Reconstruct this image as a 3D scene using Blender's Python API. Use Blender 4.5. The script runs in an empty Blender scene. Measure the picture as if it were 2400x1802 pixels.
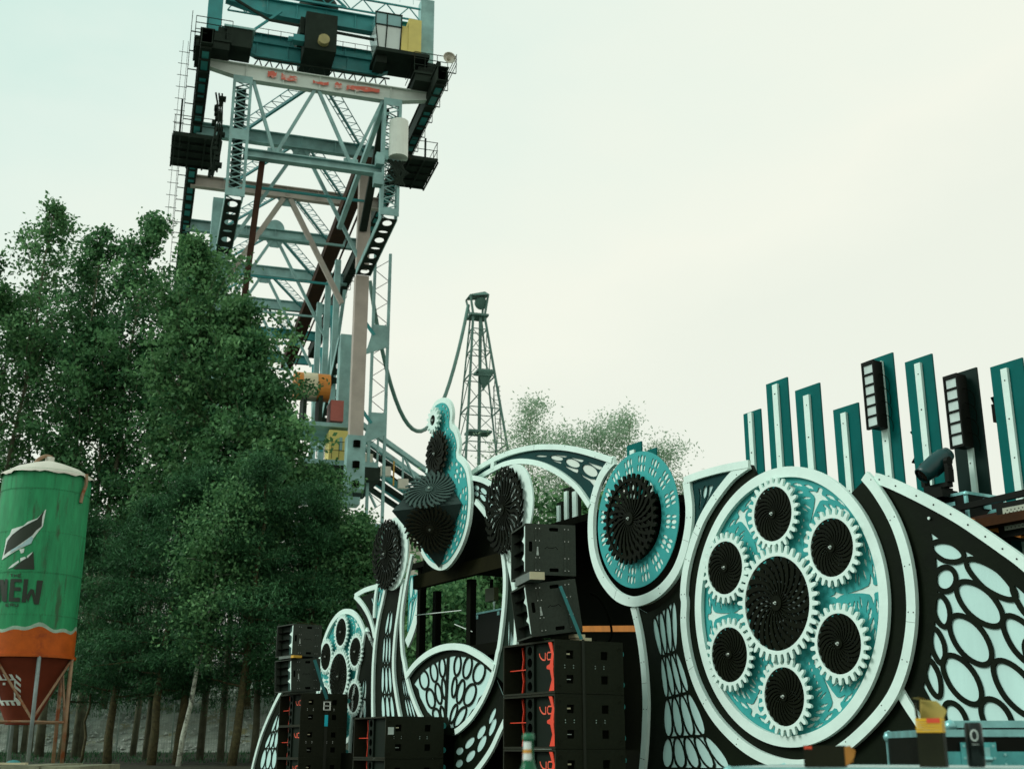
import bpy, bmesh, math, random
import numpy as np
from mathutils import Vector, Matrix
R = math.radians
PI = math.pi
sc = bpy.context.scene
COL = sc.collection
random.seed(7)

# ------------------------------------------------------------------ camera
cam = bpy.data.cameras.new('camera')
cam.sensor_width = 36.0
cam.lens = 42.54
cam.clip_start = 0.05
cam.clip_end = 3000
camo = bpy.data.objects.new('camera', cam)
COL.objects.link(camo)
camo.location = (0, 0, 1.3)
camo.rotation_euler = (R(90 + 16.795), 0, 0)
cam.dof.use_dof = True
cam.dof.focus_distance = 14.5
cam.dof.aperture_fstop = 4.0
sc.camera = camo

# ------------------------------------------------------------------ sky
SUN_DIR = Vector((-0.82, -0.12, 0.56)).normalized()
wd = bpy.data.worlds.new('World')
sc.world = wd
wd.use_nodes = True
wn, wl = wd.node_tree.nodes, wd.node_tree.links
wn.clear()
wo = wn.new('ShaderNodeOutputWorld')
bg = wn.new('ShaderNodeBackground')
bg.inputs['Strength'].default_value = 0.1
sky = wn.new('ShaderNodeTexSky')
sky.sky_type = 'NISHITA'
sky.sun_disc = False
sky.sun_elevation = math.asin(SUN_DIR.z)
sky.sun_rotation = math.atan2(SUN_DIR.x, SUN_DIR.y)
sky.air_density = 1.0
sky.dust_density = 4.0
tc = wn.new('ShaderNodeTexCoord')
mp = wn.new('ShaderNodeMapping')
mp.inputs['Scale'].default_value = (1.0, 1.0, 2.2)
mp.inputs['Location'].default_value = (0.35, 0.1, 0.2)
n1 = wn.new('ShaderNodeTexNoise')
n1.inputs['Scale'].default_value = 2.6
n1.inputs['Detail'].default_value = 5.0
n1.inputs['Roughness'].default_value = 0.55
sx = wn.new('ShaderNodeSeparateXYZ')
m1 = wn.new('ShaderNodeMath'); m1.operation = 'MULTIPLY_ADD'; m1.inputs[1].default_value = -0.55      # lens vignette and teal tint put into the sky colour, high up towards the west
m2 = wn.new('ShaderNodeMath'); m2.operation = 'MULTIPLY_ADD'; m2.inputs[1].default_value = 0.36
cr = wn.new('ShaderNodeValToRGB')
cr.color_ramp.elements[0].position = 0.40
cr.color_ramp.elements[0].color = (7.45, 7.80, 6.85, 1)
cr.color_ramp.elements[1].position = 0.52
cr.color_ramp.elements[1].color = (7.95, 8.15, 7.10, 1)
for ps, cl in ((0.68, (7.25, 7.95, 7.05, 1)), (0.80, (6.5, 7.7, 6.95, 1)), (0.95, (4.6, 7.0, 6.3, 1))):
    e = cr.color_ramp.elements.new(ps); e.color = cl
mx = wn.new('ShaderNodeMix')
mx.data_type = 'RGBA'
mx.inputs[0].default_value = 0.95
wl.new(tc.outputs['Generated'], mp.inputs['Vector'])
wl.new(mp.outputs['Vector'], n1.inputs['Vector'])
wl.new(tc.outputs['Generated'], sx.inputs[0])
wl.new(sx.outputs['X'], m1.inputs[0]); wl.new(sx.outputs['Z'], m1.inputs[2])
wl.new(n1.outputs['Fac'], m2.inputs[0]); wl.new(m1.outputs[0], m2.inputs[2])
wl.new(m2.outputs[0], cr.inputs['Fac'])
wl.new(sky.outputs['Color'], mx.inputs[6])
wl.new(cr.outputs['Color'], mx.inputs[7])
wl.new(mx.outputs[2], bg.inputs['Color'])
wl.new(bg.outputs['Background'], wo.inputs['Surface'])

# ------------------------------------------------------------------ sun behind thin cloud
sl = bpy.data.lights.new('sun', 'SUN')
sl.energy = 1.5
sl.angle = R(24)
sl.color = (1.0, 0.98, 0.93)
so = bpy.data.objects.new('sun', sl)
COL.objects.link(so)
so.location = (-30, 5, 40)
so.rotation_euler = SUN_DIR.to_track_quat('Z', 'Y').to_euler()

# ------------------------------------------------------------------ exposure
sc.view_settings.view_transform = 'Standard'
sc.view_settings.look = 'None'
sc.view_settings.gamma = 1.0
sc.view_settings.exposure = 0.25
sc.view_settings.use_curve_mapping = False
sc.render.engine = 'CYCLES'

# ------------------------------------------------------------------ materials
MATS = {}
def mat(name, col, rough=0.6, var=0.18, scale=5.0, bump=0.0, metal=0.0, col2=None, patch=None, spec=0.4, trans=0.0, streak=False):
    """painted / weathered surface: base colour with two octaves of tone variation, optional second colour in patches"""
    if name in MATS: return MATS[name]
    m = bpy.data.materials.new(name)
    m.use_nodes = True
    N, L = m.node_tree.nodes, m.node_tree.links
    b = N['Principled BSDF']
    b.inputs['Roughness'].default_value = rough
    b.inputs['Metallic'].default_value = metal
    b.inputs['Specular IOR Level'].default_value = spec
    t = N.new('ShaderNodeTexCoord')
    src = t.outputs['Object']
    if streak:
        mpn = N.new('ShaderNodeMapping'); mpn.inputs['Scale'].default_value = (1, 1, 0.18)
        L.new(src, mpn.inputs['Vector']); src = mpn.outputs['Vector']
    nz = N.new('ShaderNodeTexNoise'); nz.inputs['Scale'].default_value = scale; nz.inputs['Detail'].default_value = 6; nz.inputs['Roughness'].default_value = 0.6
    L.new(src, nz.inputs['Vector'])
    rp = N.new('ShaderNodeValToRGB')
    lo = tuple(c * (1 - var) for c in col) + (1,)
    hi = tuple(min(1, c * (1 + var * 0.6)) for c in col) + (1,)
    rp.color_ramp.elements[0].position = 0.3; rp.color_ramp.elements[0].color = lo
    rp.color_ramp.elements[1].position = 0.7; rp.color_ramp.elements[1].color = hi
    L.new(nz.outputs['Fac'], rp.inputs['Fac'])
    out = rp.outputs['Color']
    if col2:
        n2 = N.new('ShaderNodeTexNoise'); n2.inputs['Scale'].default_value = scale * 0.6; n2.inputs['Detail'].default_value = 8; n2.inputs['Roughness'].default_value = 0.7
        L.new(src, n2.inputs['Vector'])
        r2 = N.new('ShaderNodeValToRGB')
        p = patch or 0.55
        r2.color_ramp.elements[0].position = p; r2.color_ramp.elements[0].color = (0, 0, 0, 1)
        r2.color_ramp.elements[1].position = min(1, p + 0.12); r2.color_ramp.elements[1].color = (1, 1, 1, 1)
        L.new(n2.outputs['Fac'], r2.inputs['Fac'])
        mm = N.new('ShaderNodeMix'); mm.data_type = 'RGBA'
        L.new(r2.outputs['Color'], mm.inputs[0]); L.new(out, mm.inputs[6]); mm.inputs[7].default_value = tuple(col2) + (1,)
        out = mm.outputs[2]
    L.new(out, b.inputs['Base Color'])
    nr = N.new('ShaderNodeMapRange'); nr.inputs['To Min'].default_value = max(0.05, rough - 0.12); nr.inputs['To Max'].default_value = min(1, rough + 0.12)
    L.new(nz.outputs['Fac'], nr.inputs['Value']); L.new(nr.outputs['Result'], b.inputs['Roughness'])
    if bump:
        bp = N.new('ShaderNodeBump'); bp.inputs['Strength'].default_value = bump; bp.inputs['Distance'].default_value = 0.02
        n3 = N.new('ShaderNodeTexNoise'); n3.inputs['Scale'].default_value = scale * 6; n3.inputs['Detail'].default_value = 4
        L.new(src, n3.inputs['Vector']); L.new(n3.outputs['Fac'], bp.inputs['Height']); L.new(bp.outputs['Normal'], b.inputs['Normal'])
    if trans:
        b.inputs['Transmission Weight'].default_value = trans
    MATS[name] = m
    return m

def leaf_mat(name, c1, c2, tr=0.35):
    if name in MATS: return MATS[name]
    m = bpy.data.materials.new(name); m.use_nodes = True
    N, L = m.node_tree.nodes, m.node_tree.links
    N.clear()
    o = N.new('ShaderNodeOutputMaterial')
    g = N.new('ShaderNodeAttribute'); g.attribute_name = 'tone'
    rp = N.new('ShaderNodeValToRGB')
    rp.color_ramp.elements[0].color = tuple(c1) + (1,); rp.color_ramp.elements[1].color = tuple(c2) + (1,)
    L.new(g.outputs['Fac'], rp.inputs['Fac'])
    d = N.new('ShaderNodeBsdfPrincipled'); d.inputs['Roughness'].default_value = 0.55; d.inputs['Specular IOR Level'].default_value = 0.18
    t = N.new('ShaderNodeBsdfTranslucent')
    L.new(rp.outputs['Color'], d.inputs['Base Color']); L.new(rp.outputs['Color'], t.inputs['Color'])
    s = N.new('ShaderNodeMixShader'); s.inputs['Fac'].default_value = tr
    L.new(d.outputs[0], s.inputs[1]); L.new(t.outputs[0], s.inputs[2]); L.new(s.outputs[0], o.inputs['Surface'])
    MATS[name] = m
    return m

WHITE = mat('white_painted_plywood', (0.71, 0.89, 0.81), 0.55, 0.10, 2.2, 0.15, col2=(0.56, 0.70, 0.63), patch=0.62)
CLOTH = mat('pale_cloth', (0.55, 0.80, 0.75), 0.8, 0.12, 2.0, 0.25, streak=True, spec=0.1)
BLACK = mat('black_painted_plywood', (0.0046, 0.0085, 0.0032), 0.6, 0.45, 2.2, 0.15, spec=0.08, col2=(0.0085, 0.0140, 0.0065), patch=0.60)
DTEAL = mat('dark_teal_painted_plywood', (0.002, 0.040, 0.038), 0.55, 0.25, 2.0, 0.08, spec=0.12)
TEAL = mat('teal_painted_plywood', (0.040, 0.36, 0.345), 0.55, 0.18, 2.0, 0.08, spec=0.2)
STEAL = mat('slat_teal_paint', (0.0005, 0.118, 0.108), 0.5, 0.2, 1.5, 0.08, spec=0.06)
FAN = mat('black_painted_blades', (0.0042, 0.0062, 0.0020), 0.6, 0.35, 4.0, spec=0.07)
GREYFAN = mat('toplit_grey_plywood', (0.045, 0.078, 0.066), 0.6, 0.3, 3.0, 0.1, spec=0.15)  # grey of the lit upper beak face put into the blade colour
STEEL = mat('bright_bolt_steel', (0.6, 0.65, 0.6), 0.3, 0.1, 20, metal=0.9)
STAGE = mat('black_stage_board', (0.0035, 0.0045, 0.0018), 0.8, 0.4, 2.0, 0.1, spec=0.05)
TIMBER = mat('orange_timber', (0.50, 0.17, 0.02), 0.6, 0.25, 5.0, 0.15, streak=True)
BROWNW = mat('brown_timber', (0.045, 0.018, 0.006), 0.75, 0.3, 5.0, 0.15, spec=0.1)
CAB = mat('textured_black_cabinet', (0.0170, 0.0195, 0.0100), 0.6, 0.22, 30.0, 0.3, spec=0.14)
TOPCAB = mat('textured_grey_cabinet', (0.046, 0.056, 0.043), 0.6, 0.2, 40.0, 0.4, spec=0.15)
OLIVE = mat('dark_olive_timber', (0.012, 0.012, 0.004), 0.8, 0.3, 3.0, 0.1, spec=0.05)
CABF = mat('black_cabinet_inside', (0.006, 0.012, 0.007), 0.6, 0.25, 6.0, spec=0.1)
HOLE = mat('dark_recess', (0.002, 0.0025, 0.001), 0.85, 0.3, 6.0, spec=0.03)
RED = mat('red_brace_paint', (0.78, 0.055, 0.018), 0.45, 0.12, 6.0)
LOGO = mat('coral_red_lettering', (0.85, 0.12, 0.06), 0.5, 0.08, 9.0)
STRAP = mat('teal_strap_webbing', (0.035, 0.20, 0.20), 0.7, 0.15, 30.0)
DSTRAP = mat('dark_strap_webbing', (0.020, 0.022, 0.012), 0.7, 0.2, 30.0)
CYAN = mat('cyan_tag', (0.02, 0.65, 0.80), 0.5, 0.1, 9.0)
CASTER = mat('teal_caster', (0.04, 0.30, 0.28), 0.4, 0.15, 9.0)
PALEWOOD = mat('pale_wood_block', (0.62, 0.55, 0.36), 0.6, 0.15, 9.0)
ALU = mat('teal_lit_aluminium', (0.27, 0.58, 0.57), 0.32, 0.3, 9.0, metal=0.5)  # teal of the light on the cases put into the metal colour
TALU = mat('teal_lit_hardware', (0.10, 0.42, 0.42), 0.3, 0.25, 12.0, metal=0.6)  # hardware carries the same teal light in its colour
CASEP = mat('black_case_panel', (0.005, 0.0065, 0.004), 0.5, 0.3, 4.0, spec=0.1)
YELLOW = mat('yellow_paint', (0.66, 0.55, 0.16), 0.6, 0.12, 1.0)
GLASS = mat('dusty_cab_glass', (0.62, 0.72, 0.68), 0.12, 0.12, 1.0, spec=0.8)
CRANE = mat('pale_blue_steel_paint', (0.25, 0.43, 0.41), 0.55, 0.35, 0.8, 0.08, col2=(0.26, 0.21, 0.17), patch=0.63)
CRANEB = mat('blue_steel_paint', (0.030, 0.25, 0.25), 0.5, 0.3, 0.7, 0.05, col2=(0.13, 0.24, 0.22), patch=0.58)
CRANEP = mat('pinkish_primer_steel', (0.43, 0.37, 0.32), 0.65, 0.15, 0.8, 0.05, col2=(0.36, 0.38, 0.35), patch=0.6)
CRANED = mat('dark_crane_steel', (0.020, 0.030, 0.022), 0.7, 0.35, 1.0, 0.05, col2=(0.035, 0.026, 0.013), patch=0.62, spec=0.1)  # near-black tone with brownish patches, for girders, decks and rails
RUSTP = mat('dark_rust_red_paint', (0.046, 0.021, 0.011), 0.75, 0.4, 2.0, 0.08, spec=0.15)
REDWORN = mat('worn_red_lettering', (0.62, 0.13, 0.085), 0.65, 0.15, 3.0, col2=(0.55, 0.50, 0.44), patch=0.50)
GREEN = mat('green_silo_paint', (0.028, 0.290, 0.115), 0.55, 0.28, 6.0, 0.15, col2=(0.040, 0.125, 0.055), patch=0.55, streak=True, spec=0.2)
ORANGE = mat('orange_silo_paint', (0.50, 0.095, 0.008), 0.55, 0.3, 2.0, 0.1, col2=(0.26, 0.045, 0.010), patch=0.54, spec=0.2)
BRICKR = mat('rust_red_hopper_paint', (0.155, 0.024, 0.007), 0.55, 0.25, 1.5, 0.08)
RUST = mat('rusty_tube', (0.30, 0.19, 0.11), 0.7, 0.3, 4.0, 0.1, col2=(0.26, 0.07, 0.02), patch=0.5)
GREYT = mat('grey_blue_tube', (0.22, 0.27, 0.26), 0.55, 0.25, 4.0, 0.05, col2=(0.2, 0.09, 0.04), patch=0.62)
CREAM = mat('cream_render', (0.62, 0.59, 0.50), 0.7, 0.1, 2.0, 0.08, col2=(0.5, 0.46, 0.38), patch=0.66)
STENCIL = mat('black_stencil_paint', (0.018, 0.030, 0.016), 0.6, 0.2, 6.0)
PWHITE = mat('white_stencil_paint', (0.70, 0.78, 0.72), 0.6, 0.12, 8.0)
PBLUE = mat('pale_blue_brushed_paint', (0.42, 0.62, 0.64), 0.6, 0.3, 9.0, streak=True)
CONC = mat('mossy_concrete', (0.26, 0.26, 0.17), 0.85, 0.35, 3.0, 0.5, col2=(0.10, 0.13, 0.05), patch=0.58)
SOIL = mat('dark_soil_and_leaf_litter', (0.022, 0.022, 0.009), 0.95, 0.5, 0.8, 0.6, col2=(0.016, 0.028, 0.010), patch=0.52)
BANK = mat('gravel_bank', (0.36, 0.40, 0.34), 0.9, 0.5, 1.2, 0.9, col2=(0.30, 0.27, 0.13), patch=0.55)
STONE = mat('pale_gravel_stone', (0.50, 0.54, 0.48), 0.9, 0.4, 3.0, 0.3)
WIRE = mat('galvanised_wire', (0.16, 0.22, 0.18), 0.5, 0.2, 3.0, metal=0.3)
BARK = mat('olive_bark', (0.085, 0.074, 0.030), 0.9, 0.6, 9.0, 1.0, col2=(0.05, 0.06, 0.022), patch=0.55)
PBARK = mat('greyish_bark', (0.12, 0.125, 0.075), 0.9, 0.4, 3.0, 0.6)
BIRCHB = mat('white_birch_bark', (0.48, 0.52, 0.42), 0.8, 0.25, 9.0, 0.5, col2=(0.03, 0.035, 0.02), patch=0.50)
LEAF = leaf_mat('broad_leaf_green', (0.020, 0.090, 0.032), (0.200, 0.410, 0.165))
LEAF2 = leaf_mat('darker_leaf_green', (0.015, 0.074, 0.027), (0.155, 0.350, 0.140))
NEEDLE = leaf_mat('pine_needle_green', (0.008, 0.046, 0.018), (0.090, 0.250, 0.100), 0.2)
PALELEAF = leaf_mat('hazed_willow_leaf', (0.21, 0.35, 0.22), (0.42, 0.56, 0.39), 0.5)  # haze and backlight put into this pale leaf colour
DUST = mat('silver_speckle', (0.4, 0.45, 0.4), 0.5)

# ------------------------------------------------------------------ mesh helpers
class MB:
    def __init__(s): s.v = []; s.f = []
    def add(s, vs, fs):
        o = len(s.v); s.v += [tuple(v) for v in vs]; s.f += [tuple(i + o for i in f) for f in fs]; return s
    def box(s, x0, x1, y0, y1, z0, z1):
        return s.add([(x0,y0,z0),(x1,y0,z0),(x1,y1,z0),(x0,y1,z0),(x0,y0,z1),(x1,y0,z1),(x1,y1,z1),(x0,y1,z1)],
                     [(0,3,2,1),(4,5,6,7),(0,1,5,4),(1,2,6,5),(2,3,7,6),(3,0,4,7)])
    def beam(s, p, q, w, h, up=(0,0,1)):
        p = Vector(p); q = Vector(q); d = (q - p).normalized(); u = Vector(up)
        if abs(d.dot(u)) > 0.99: u = Vector((0,1,0))
        a = d.cross(u).normalized(); b = a.cross(d).normalized()
        vs = []
        for c in (p, q):
            for i, j in ((-1,-1),(1,-1),(1,1),(-1,1)): vs.append(c + a*(i*w/2) + b*(j*h/2))
        return s.add(vs, [(0,1,2,3),(7,6,5,4),(0,4,5,1),(1,5,6,2),(2,6,7,3),(3,7,4,0)])
    def ibeam(s, p, q, w, h, t=0.06, up=(0,0,1)):
        p = Vector(p); q = Vector(q); d = (q - p).normalized(); u = Vector(up)
        if abs(d.dot(u)) > 0.99: u = Vector((0,1,0))
        a = d.cross(u).normalized(); b = a.cross(d).normalized()
        s.beam(p, q, t, h - 2*t, up)
        s.beam(p + b*(h/2 - t/2), q + b*(h/2 - t/2), w, t, up)
        s.beam(p - b*(h/2 - t/2), q - b*(h/2 - t/2), w, t, up)
        return s
    def tube(s, pts, r, n=8, cap=True):
        pts = [Vector(p) for p in pts]; m = len(pts)
        rr = r if isinstance(r, (list, tuple)) else [r]*m
        o = len(s.v); prev = None
        for i, p in enumerate(pts):
            d = (pts[min(i+1,m-1)] - pts[max(i-1,0)]).normalized()
            if prev is None:
                a = d.cross(Vector((0,0,1)) if abs(d.z) < 0.9 else Vector((1,0,0))).normalized()
            else:
                a = (prev - d*prev.dot(d)).normalized()
            prev = a; b = d.cross(a)
            for k in range(n):
                t = 2*PI*k/n; s.v.append(tuple(p + (a*math.cos(t) + b*math.sin(t))*rr[i]))
        for i in range(m-1):
            for k in range(n):
                k2 = (k+1) % n
                s.f.append((o+i*n+k, o+i*n+k2, o+(i+1)*n+k2, o+(i+1)*n+k))
        if cap:
            s.f.append(tuple(o+k for k in reversed(range(n)))); s.f.append(tuple(o+(m-1)*n+k for k in range(n)))
        return s
    def lathe(s, prof, n=32, a0=0.0, a1=2*PI, c=(0,0,0)):
        full = abs(a1 - a0 - 2*PI) < 1e-6; o = len(s.v); m = n if full else n+1
        for r, z in prof:
            for k in range(m):
                t = a0 + (a1-a0)*k/n; s.v.append((c[0]+r*math.cos(t), c[1]+r*math.sin(t), c[2]+z))
        for i in range(len(prof)-1):
            for k in range(n):
                k2 = (k+1) % m
                s.f.append((o+i*m+k, o+i*m+k2, o+(i+1)*m+k2, o+(i+1)*m+k))
        return s
    def disc(s, c, r, ax, n=16, h=0.01):
        ax = Vector(ax).normalized(); c = Vector(c)
        return s.tube([c, c + ax*h], r, n)
    def ribbon(s, pts, w, y0, y1, closed=False):
        """flat band of width w along a path in the x-z plane, between depths y0 (front) and y1"""
        m = len(pts); L = []; Rr = []
        for i, (x, z) in enumerate(pts):
            a = pts[i-1] if (i > 0 or closed) else pts[i]; b = pts[(i+1) % m] if (i < m-1 or closed) else pts[i]
            dx, dz = b[0]-a[0], b[1]-a[1]; l = math.hypot(dx, dz) or 1; nx, nz = -dz/l, dx/l
            ww = w[i] if isinstance(w, (list, tuple)) else w
            L.append((x+nx*ww/2, z+nz*ww/2)); Rr.append((x-nx*ww/2, z-nz*ww/2))
        o = len(s.v)
        for i in range(m):
            s.v += [(L[i][0],y0,L[i][1]),(Rr[i][0],y0,Rr[i][1]),(Rr[i][0],y1,Rr[i][1]),(L[i][0],y1,L[i][1])]
        for i in range(m if closed else m-1):
            a = o+4*i; b = o+4*((i+1) % m)
            for k in range(4): s.f.append((a+k, a+(k+1)%4, b+(k+1)%4, b+k))
        if not closed:
            s.f.append((o,o+3,o+2,o+1)); e_ = o+4*(m-1); s.f.append((e_,e_+1,e_+2,e_+3))
        return s
    def mesh(s, name='m', smooth=False):
        me = bpy.data.meshes.new(name); me.from_pydata(s.v, [], s.f); me.update()
        bm = bmesh.new(); bm.from_mesh(me); bmesh.ops.recalc_face_normals(bm, faces=bm.faces); bm.to_mesh(me); bm.free()
        if smooth: me.shade_smooth()
        return me

def crom(P, n=6, closed=False):
    """Catmull-Rom through the points"""
    out = []; m = len(P)
    rng = range(m if closed else m-1)
    for i in rng:
        p0 = P[(i-1) % m] if (closed or i > 0) else P[0]; p1 = P[i]; p2 = P[(i+1) % m]; p3 = P[(i+2) % m] if (closed or i < m-2) else P[-1]
        for k in range(n):
            t = k/n
            out.append(tuple(0.5*((2*p1[j]) + (-p0[j]+p2[j])*t + (2*p0[j]-5*p1[j]+4*p2[j]-p3[j])*t*t + (-p0[j]+3*p1[j]-3*p2[j]+p3[j])*t**3) for j in range(len(p1))))
    if not closed: out.append(tuple(P[-1]))
    return out

def circ(cx, cz, r, n=64, a0=0, a1=2*PI, rz=None):
    full = abs(a1-a0-2*PI) < 1e-6
    return [(cx + r*math.cos(a0+(a1-a0)*i/n), cz + (rz or r)*math.sin(a0+(a1-a0)*i/n)) for i in range(n if full else n+1)]

def plate(loops, y0, y1):
    """board cut to an outline with holes: loops in x-z, thickness from y0 to y1"""
    cu = bpy.data.curves.new('t', 'CURVE'); cu.dimensions = '2D'; cu.fill_mode = 'BOTH'; cu.extrude = (y1-y0)/2
    for lp in loops:
        sp = cu.splines.new('POLY'); sp.points.add(len(lp)-1)
        sp.points.foreach_set('co', [c for p in lp for c in (p[0], p[1], 0, 1)]); sp.use_cyclic_u = True
    ob = bpy.data.objects.new('t', cu)
    me = bpy.data.meshes.new_from_object(ob)
    bpy.data.objects.remove(ob); bpy.data.curves.remove(cu)
    co = np.empty(len(me.vertices)*3); me.vertices.foreach_get('co', co); co = co.reshape(-1, 3)
    ny = (y0+y1)/2 - co[:, 2]
    co = np.stack([co[:, 0], ny, co[:, 1]], 1)
    me.vertices.foreach_set('co', co.ravel()); me.update()
    if me.materials: me.materials.clear()
    return me

def xform(me, M):
    me.transform(M); return me

def thing(name, label, cat, loc=(0,0,0), rz=0.0, group=None):
    o = bpy.data.objects.new(name, None); COL.objects.link(o)
    o.empty_display_size = 0.2; o.location = loc; o.rotation_euler = (0, 0, rz)
    o['label'] = label; o['category'] = cat
    if group: o['group'] = group
    return o
def tag(o, label, cat, group=None):
    o['label'] = label; o['category'] = cat
    if group: o['group'] = group
    return o
def obj(name, me, m, parent=None):
    if isinstance(me, MB): me = me.mesh(name)
    if not me.materials: me.materials.append(m)
    me.name = name
    o = bpy.data.objects.new(name, me); COL.objects.link(o)
    if parent is not None: o.parent = parent
    return o
def share(name, o, parent, loc=(0,0,0), rot=(0,0,0), scale=(1,1,1)):
    c = bpy.data.objects.new(name, o.data); COL.objects.link(c)
    c.parent = parent; c.location = loc; c.rotation_euler = rot; c.scale = scale
    return c
def children(o): return [c for c in bpy.data.objects if c.parent == o]
def copy_tree(o, parent=None):
    c = o.copy(); COL.objects.link(c)
    if parent is not None: c.parent = parent
    for ch in list(o.children): copy_tree(ch, c)
    return c

# stage frame: facade boards face -y in a frame turned by -59.5 degrees; s runs along the stage, z up
TH = R(59.5)
SP0 = Vector((1.88, 14.05, 0)); ST = Vector((math.cos(TH), -math.sin(TH), 0)); SN = Vector((-math.sin(TH), -math.cos(TH), 0))
S0 = {}
def sw(s, off, z=0): return SP0 + ST*s + SN*off + Vector((0,0,z))
def fthing(name, label, cat, s0, off, group=None, z0=0.0):
    o = thing(name, label, cat, sw(s0, off, z0), -TH, group); S0[o.name] = (s0, z0); return o
def fp(root, pts):
    a, b = S0[root.name]; return [(p[0]-a, p[1]-b) for p in pts]
# ================================================================== SETTING
def ground_z(x, y):
    if y < 28: return 0.0
    if y < 40: return 0.75*(y-28)/12
    if y < 57: return 0.75 + 0.45*(y-40)/17
    return 1.2
gv, gf = [], []
xs = [-400,-120,-60,-40,-30,-20,-10,0,10,20,30,45,80,150,400]; ys = [-60,-20,0,5,10,15,20,25,28,31,34,37,40,44,48,52,57,62,75,120,300,900]
for j, y in enumerate(ys):
    for i, x in enumerate(xs): gv.append((x, y, ground_z(x, y)))
for j in range(len(ys)-1):
    for i in range(len(xs)-1): a = j*len(xs)+i; gf.append((a, a+1, a+len(xs)+1, a+len(xs)))
g = obj('ground', MB().add(gv, gf), SOIL); g['kind'] = 'structure'
# embankment behind the fence
rng = np.random.default_rng(3)
bv, bf = [], []
NX, NY = 150, 16
for j in range(NY):
    t = j/(NY-1)
    for i in range(NX):
        x = -75 + 130*i/(NX-1)
        y = 59 + 9*t; z = 1.15 + 4.6*(t**0.9) + (0 if j == 0 else rng.normal(0, 0.09)); bv.append((x, y, z))
for i in range(NX): bv.append((-75 + 130*i/(NX-1), 110, 5.9))
for j in range(NY):
    for i in range(NX-1): a = j*NX+i; bf.append((a, a+1, a+NX+1, a+NX))
b_ = obj('bank', MB().add(bv, bf), BANK); b_['kind'] = 'structure'
# loose stones on the bank: uncountable
M_ = MB()
for k in range(2600):
    t = random.random(); x = random.uniform(-32, -8); y = 59 + 9*t; z = 1.15 + 4.6*(t**0.9)
    r = random.uniform(0.04, 0.13)
    pts = [(x+random.uniform(-r,r), y+random.uniform(-r,r), z+random.uniform(-0.03, r*1.1)) for _ in range(2)]
    M_.add([(x-r,y,z),(x,y-r,z),(x+r,y,z),(x,y+r,z),(x+random.uniform(-r,r)*.4,y,z+r)], [(0,1,4),(1,2,4),(2,3,4),(3,0,4)])
st = obj('gravel', M_, STONE); st['kind'] = 'stuff'; st['label'] = 'loose pale stones scattered over the bank'; st['category'] = 'gravel'
# low weeds under the trees
def blades(n, xr, yr, zf, h, seed):
    r = np.random.default_rng(seed); x = r.uniform(*xr, n); y = r.uniform(*yr, n); z = np.array([zf(a, b) for a, b in zip(x, y)])
    hh = r.uniform(0.4, 1, n)*h; a = r.uniform(0, 2*PI, n); w = 0.02
    v = np.empty((n, 3, 3)); lean = r.normal(0, 0.25, (n, 2))*hh[:, None]
    v[:,0] = np.stack([x-w*np.cos(a), y-w*np.sin(a), z], 1); v[:,1] = np.stack([x+w*np.cos(a), y+w*np.sin(a), z], 1)
    v[:,2] = np.stack([x+lean[:,0], y+lean[:,1], z+hh], 1)
    me = tri_mesh(v.reshape(-1, 3), 3)
    at_ = me.attributes.new('tone', 'FLOAT', 'POINT'); at_.data.foreach_set('value', np.repeat(r.uniform(0, .6, n), 3).astype(np.float32))
    return me
def tri_mesh(v, k):
    n = len(v)//k; me = bpy.data.meshes.new('m')
    me.vertices.add(len(v)); me.vertices.foreach_set('co', v.astype(np.float32).ravel())
    me.loops.add(len(v)); me.loops.foreach_set('vertex_index', np.arange(len(v), dtype=np.int32))
    me.polygons.add(n); me.polygons.foreach_set('loop_start', np.arange(0, len(v), k, dtype=np.int32)); me.polygons.foreach_set('loop_total', np.full(n, k, dtype=np.int32))
    me.update(calc_edges=True); return me
gr = obj('grass', blades(5000, (-36, -4), (44, 57), ground_z, 0.20, 5), NEEDLE); gr['kind'] = 'stuff'; gr['label'] = 'low weeds and grass on the dark soil under the trees'; gr['category'] = 'grass'
gr2 = obj('grass', blades(9000, (-36, -4), (62, 68), lambda x, y: 1.1 + 4.6*(((y-59)/9)**0.9), 0.6, 6), LEAF); gr2['kind'] = 'stuff'; gr2['label'] = 'dry yellowish grass along the top of the bank'; gr2['category'] = 'grass'

# mesh fence
fe = thing('mesh_fence', 'green-grey welded mesh fence running behind the tree trunks', 'fence', (-22, 57.5, 1.2))
for k in range(16):
    obj('post', MB().box(-16+2.5*k-0.03, -16+2.5*k+0.03, -0.03, 0.03, -0.2, 2.1), WIRE, fe)
for k in range(15):
    m_ = MB(); x0 = -16+2.5*k+0.04
    for i in range(20): x = x0 + 2.42*(i+.5)/20; m_.box(x-0.004, x+0.004, -0.004, 0.004, 0.0, 2.0)
    for j in range(11): z = 0.2*j; m_.box(x0, x0+2.42, -0.012, -0.004, z-0.004, z+0.004)
    obj('mesh_panel', m_, WIRE, fe)

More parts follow.
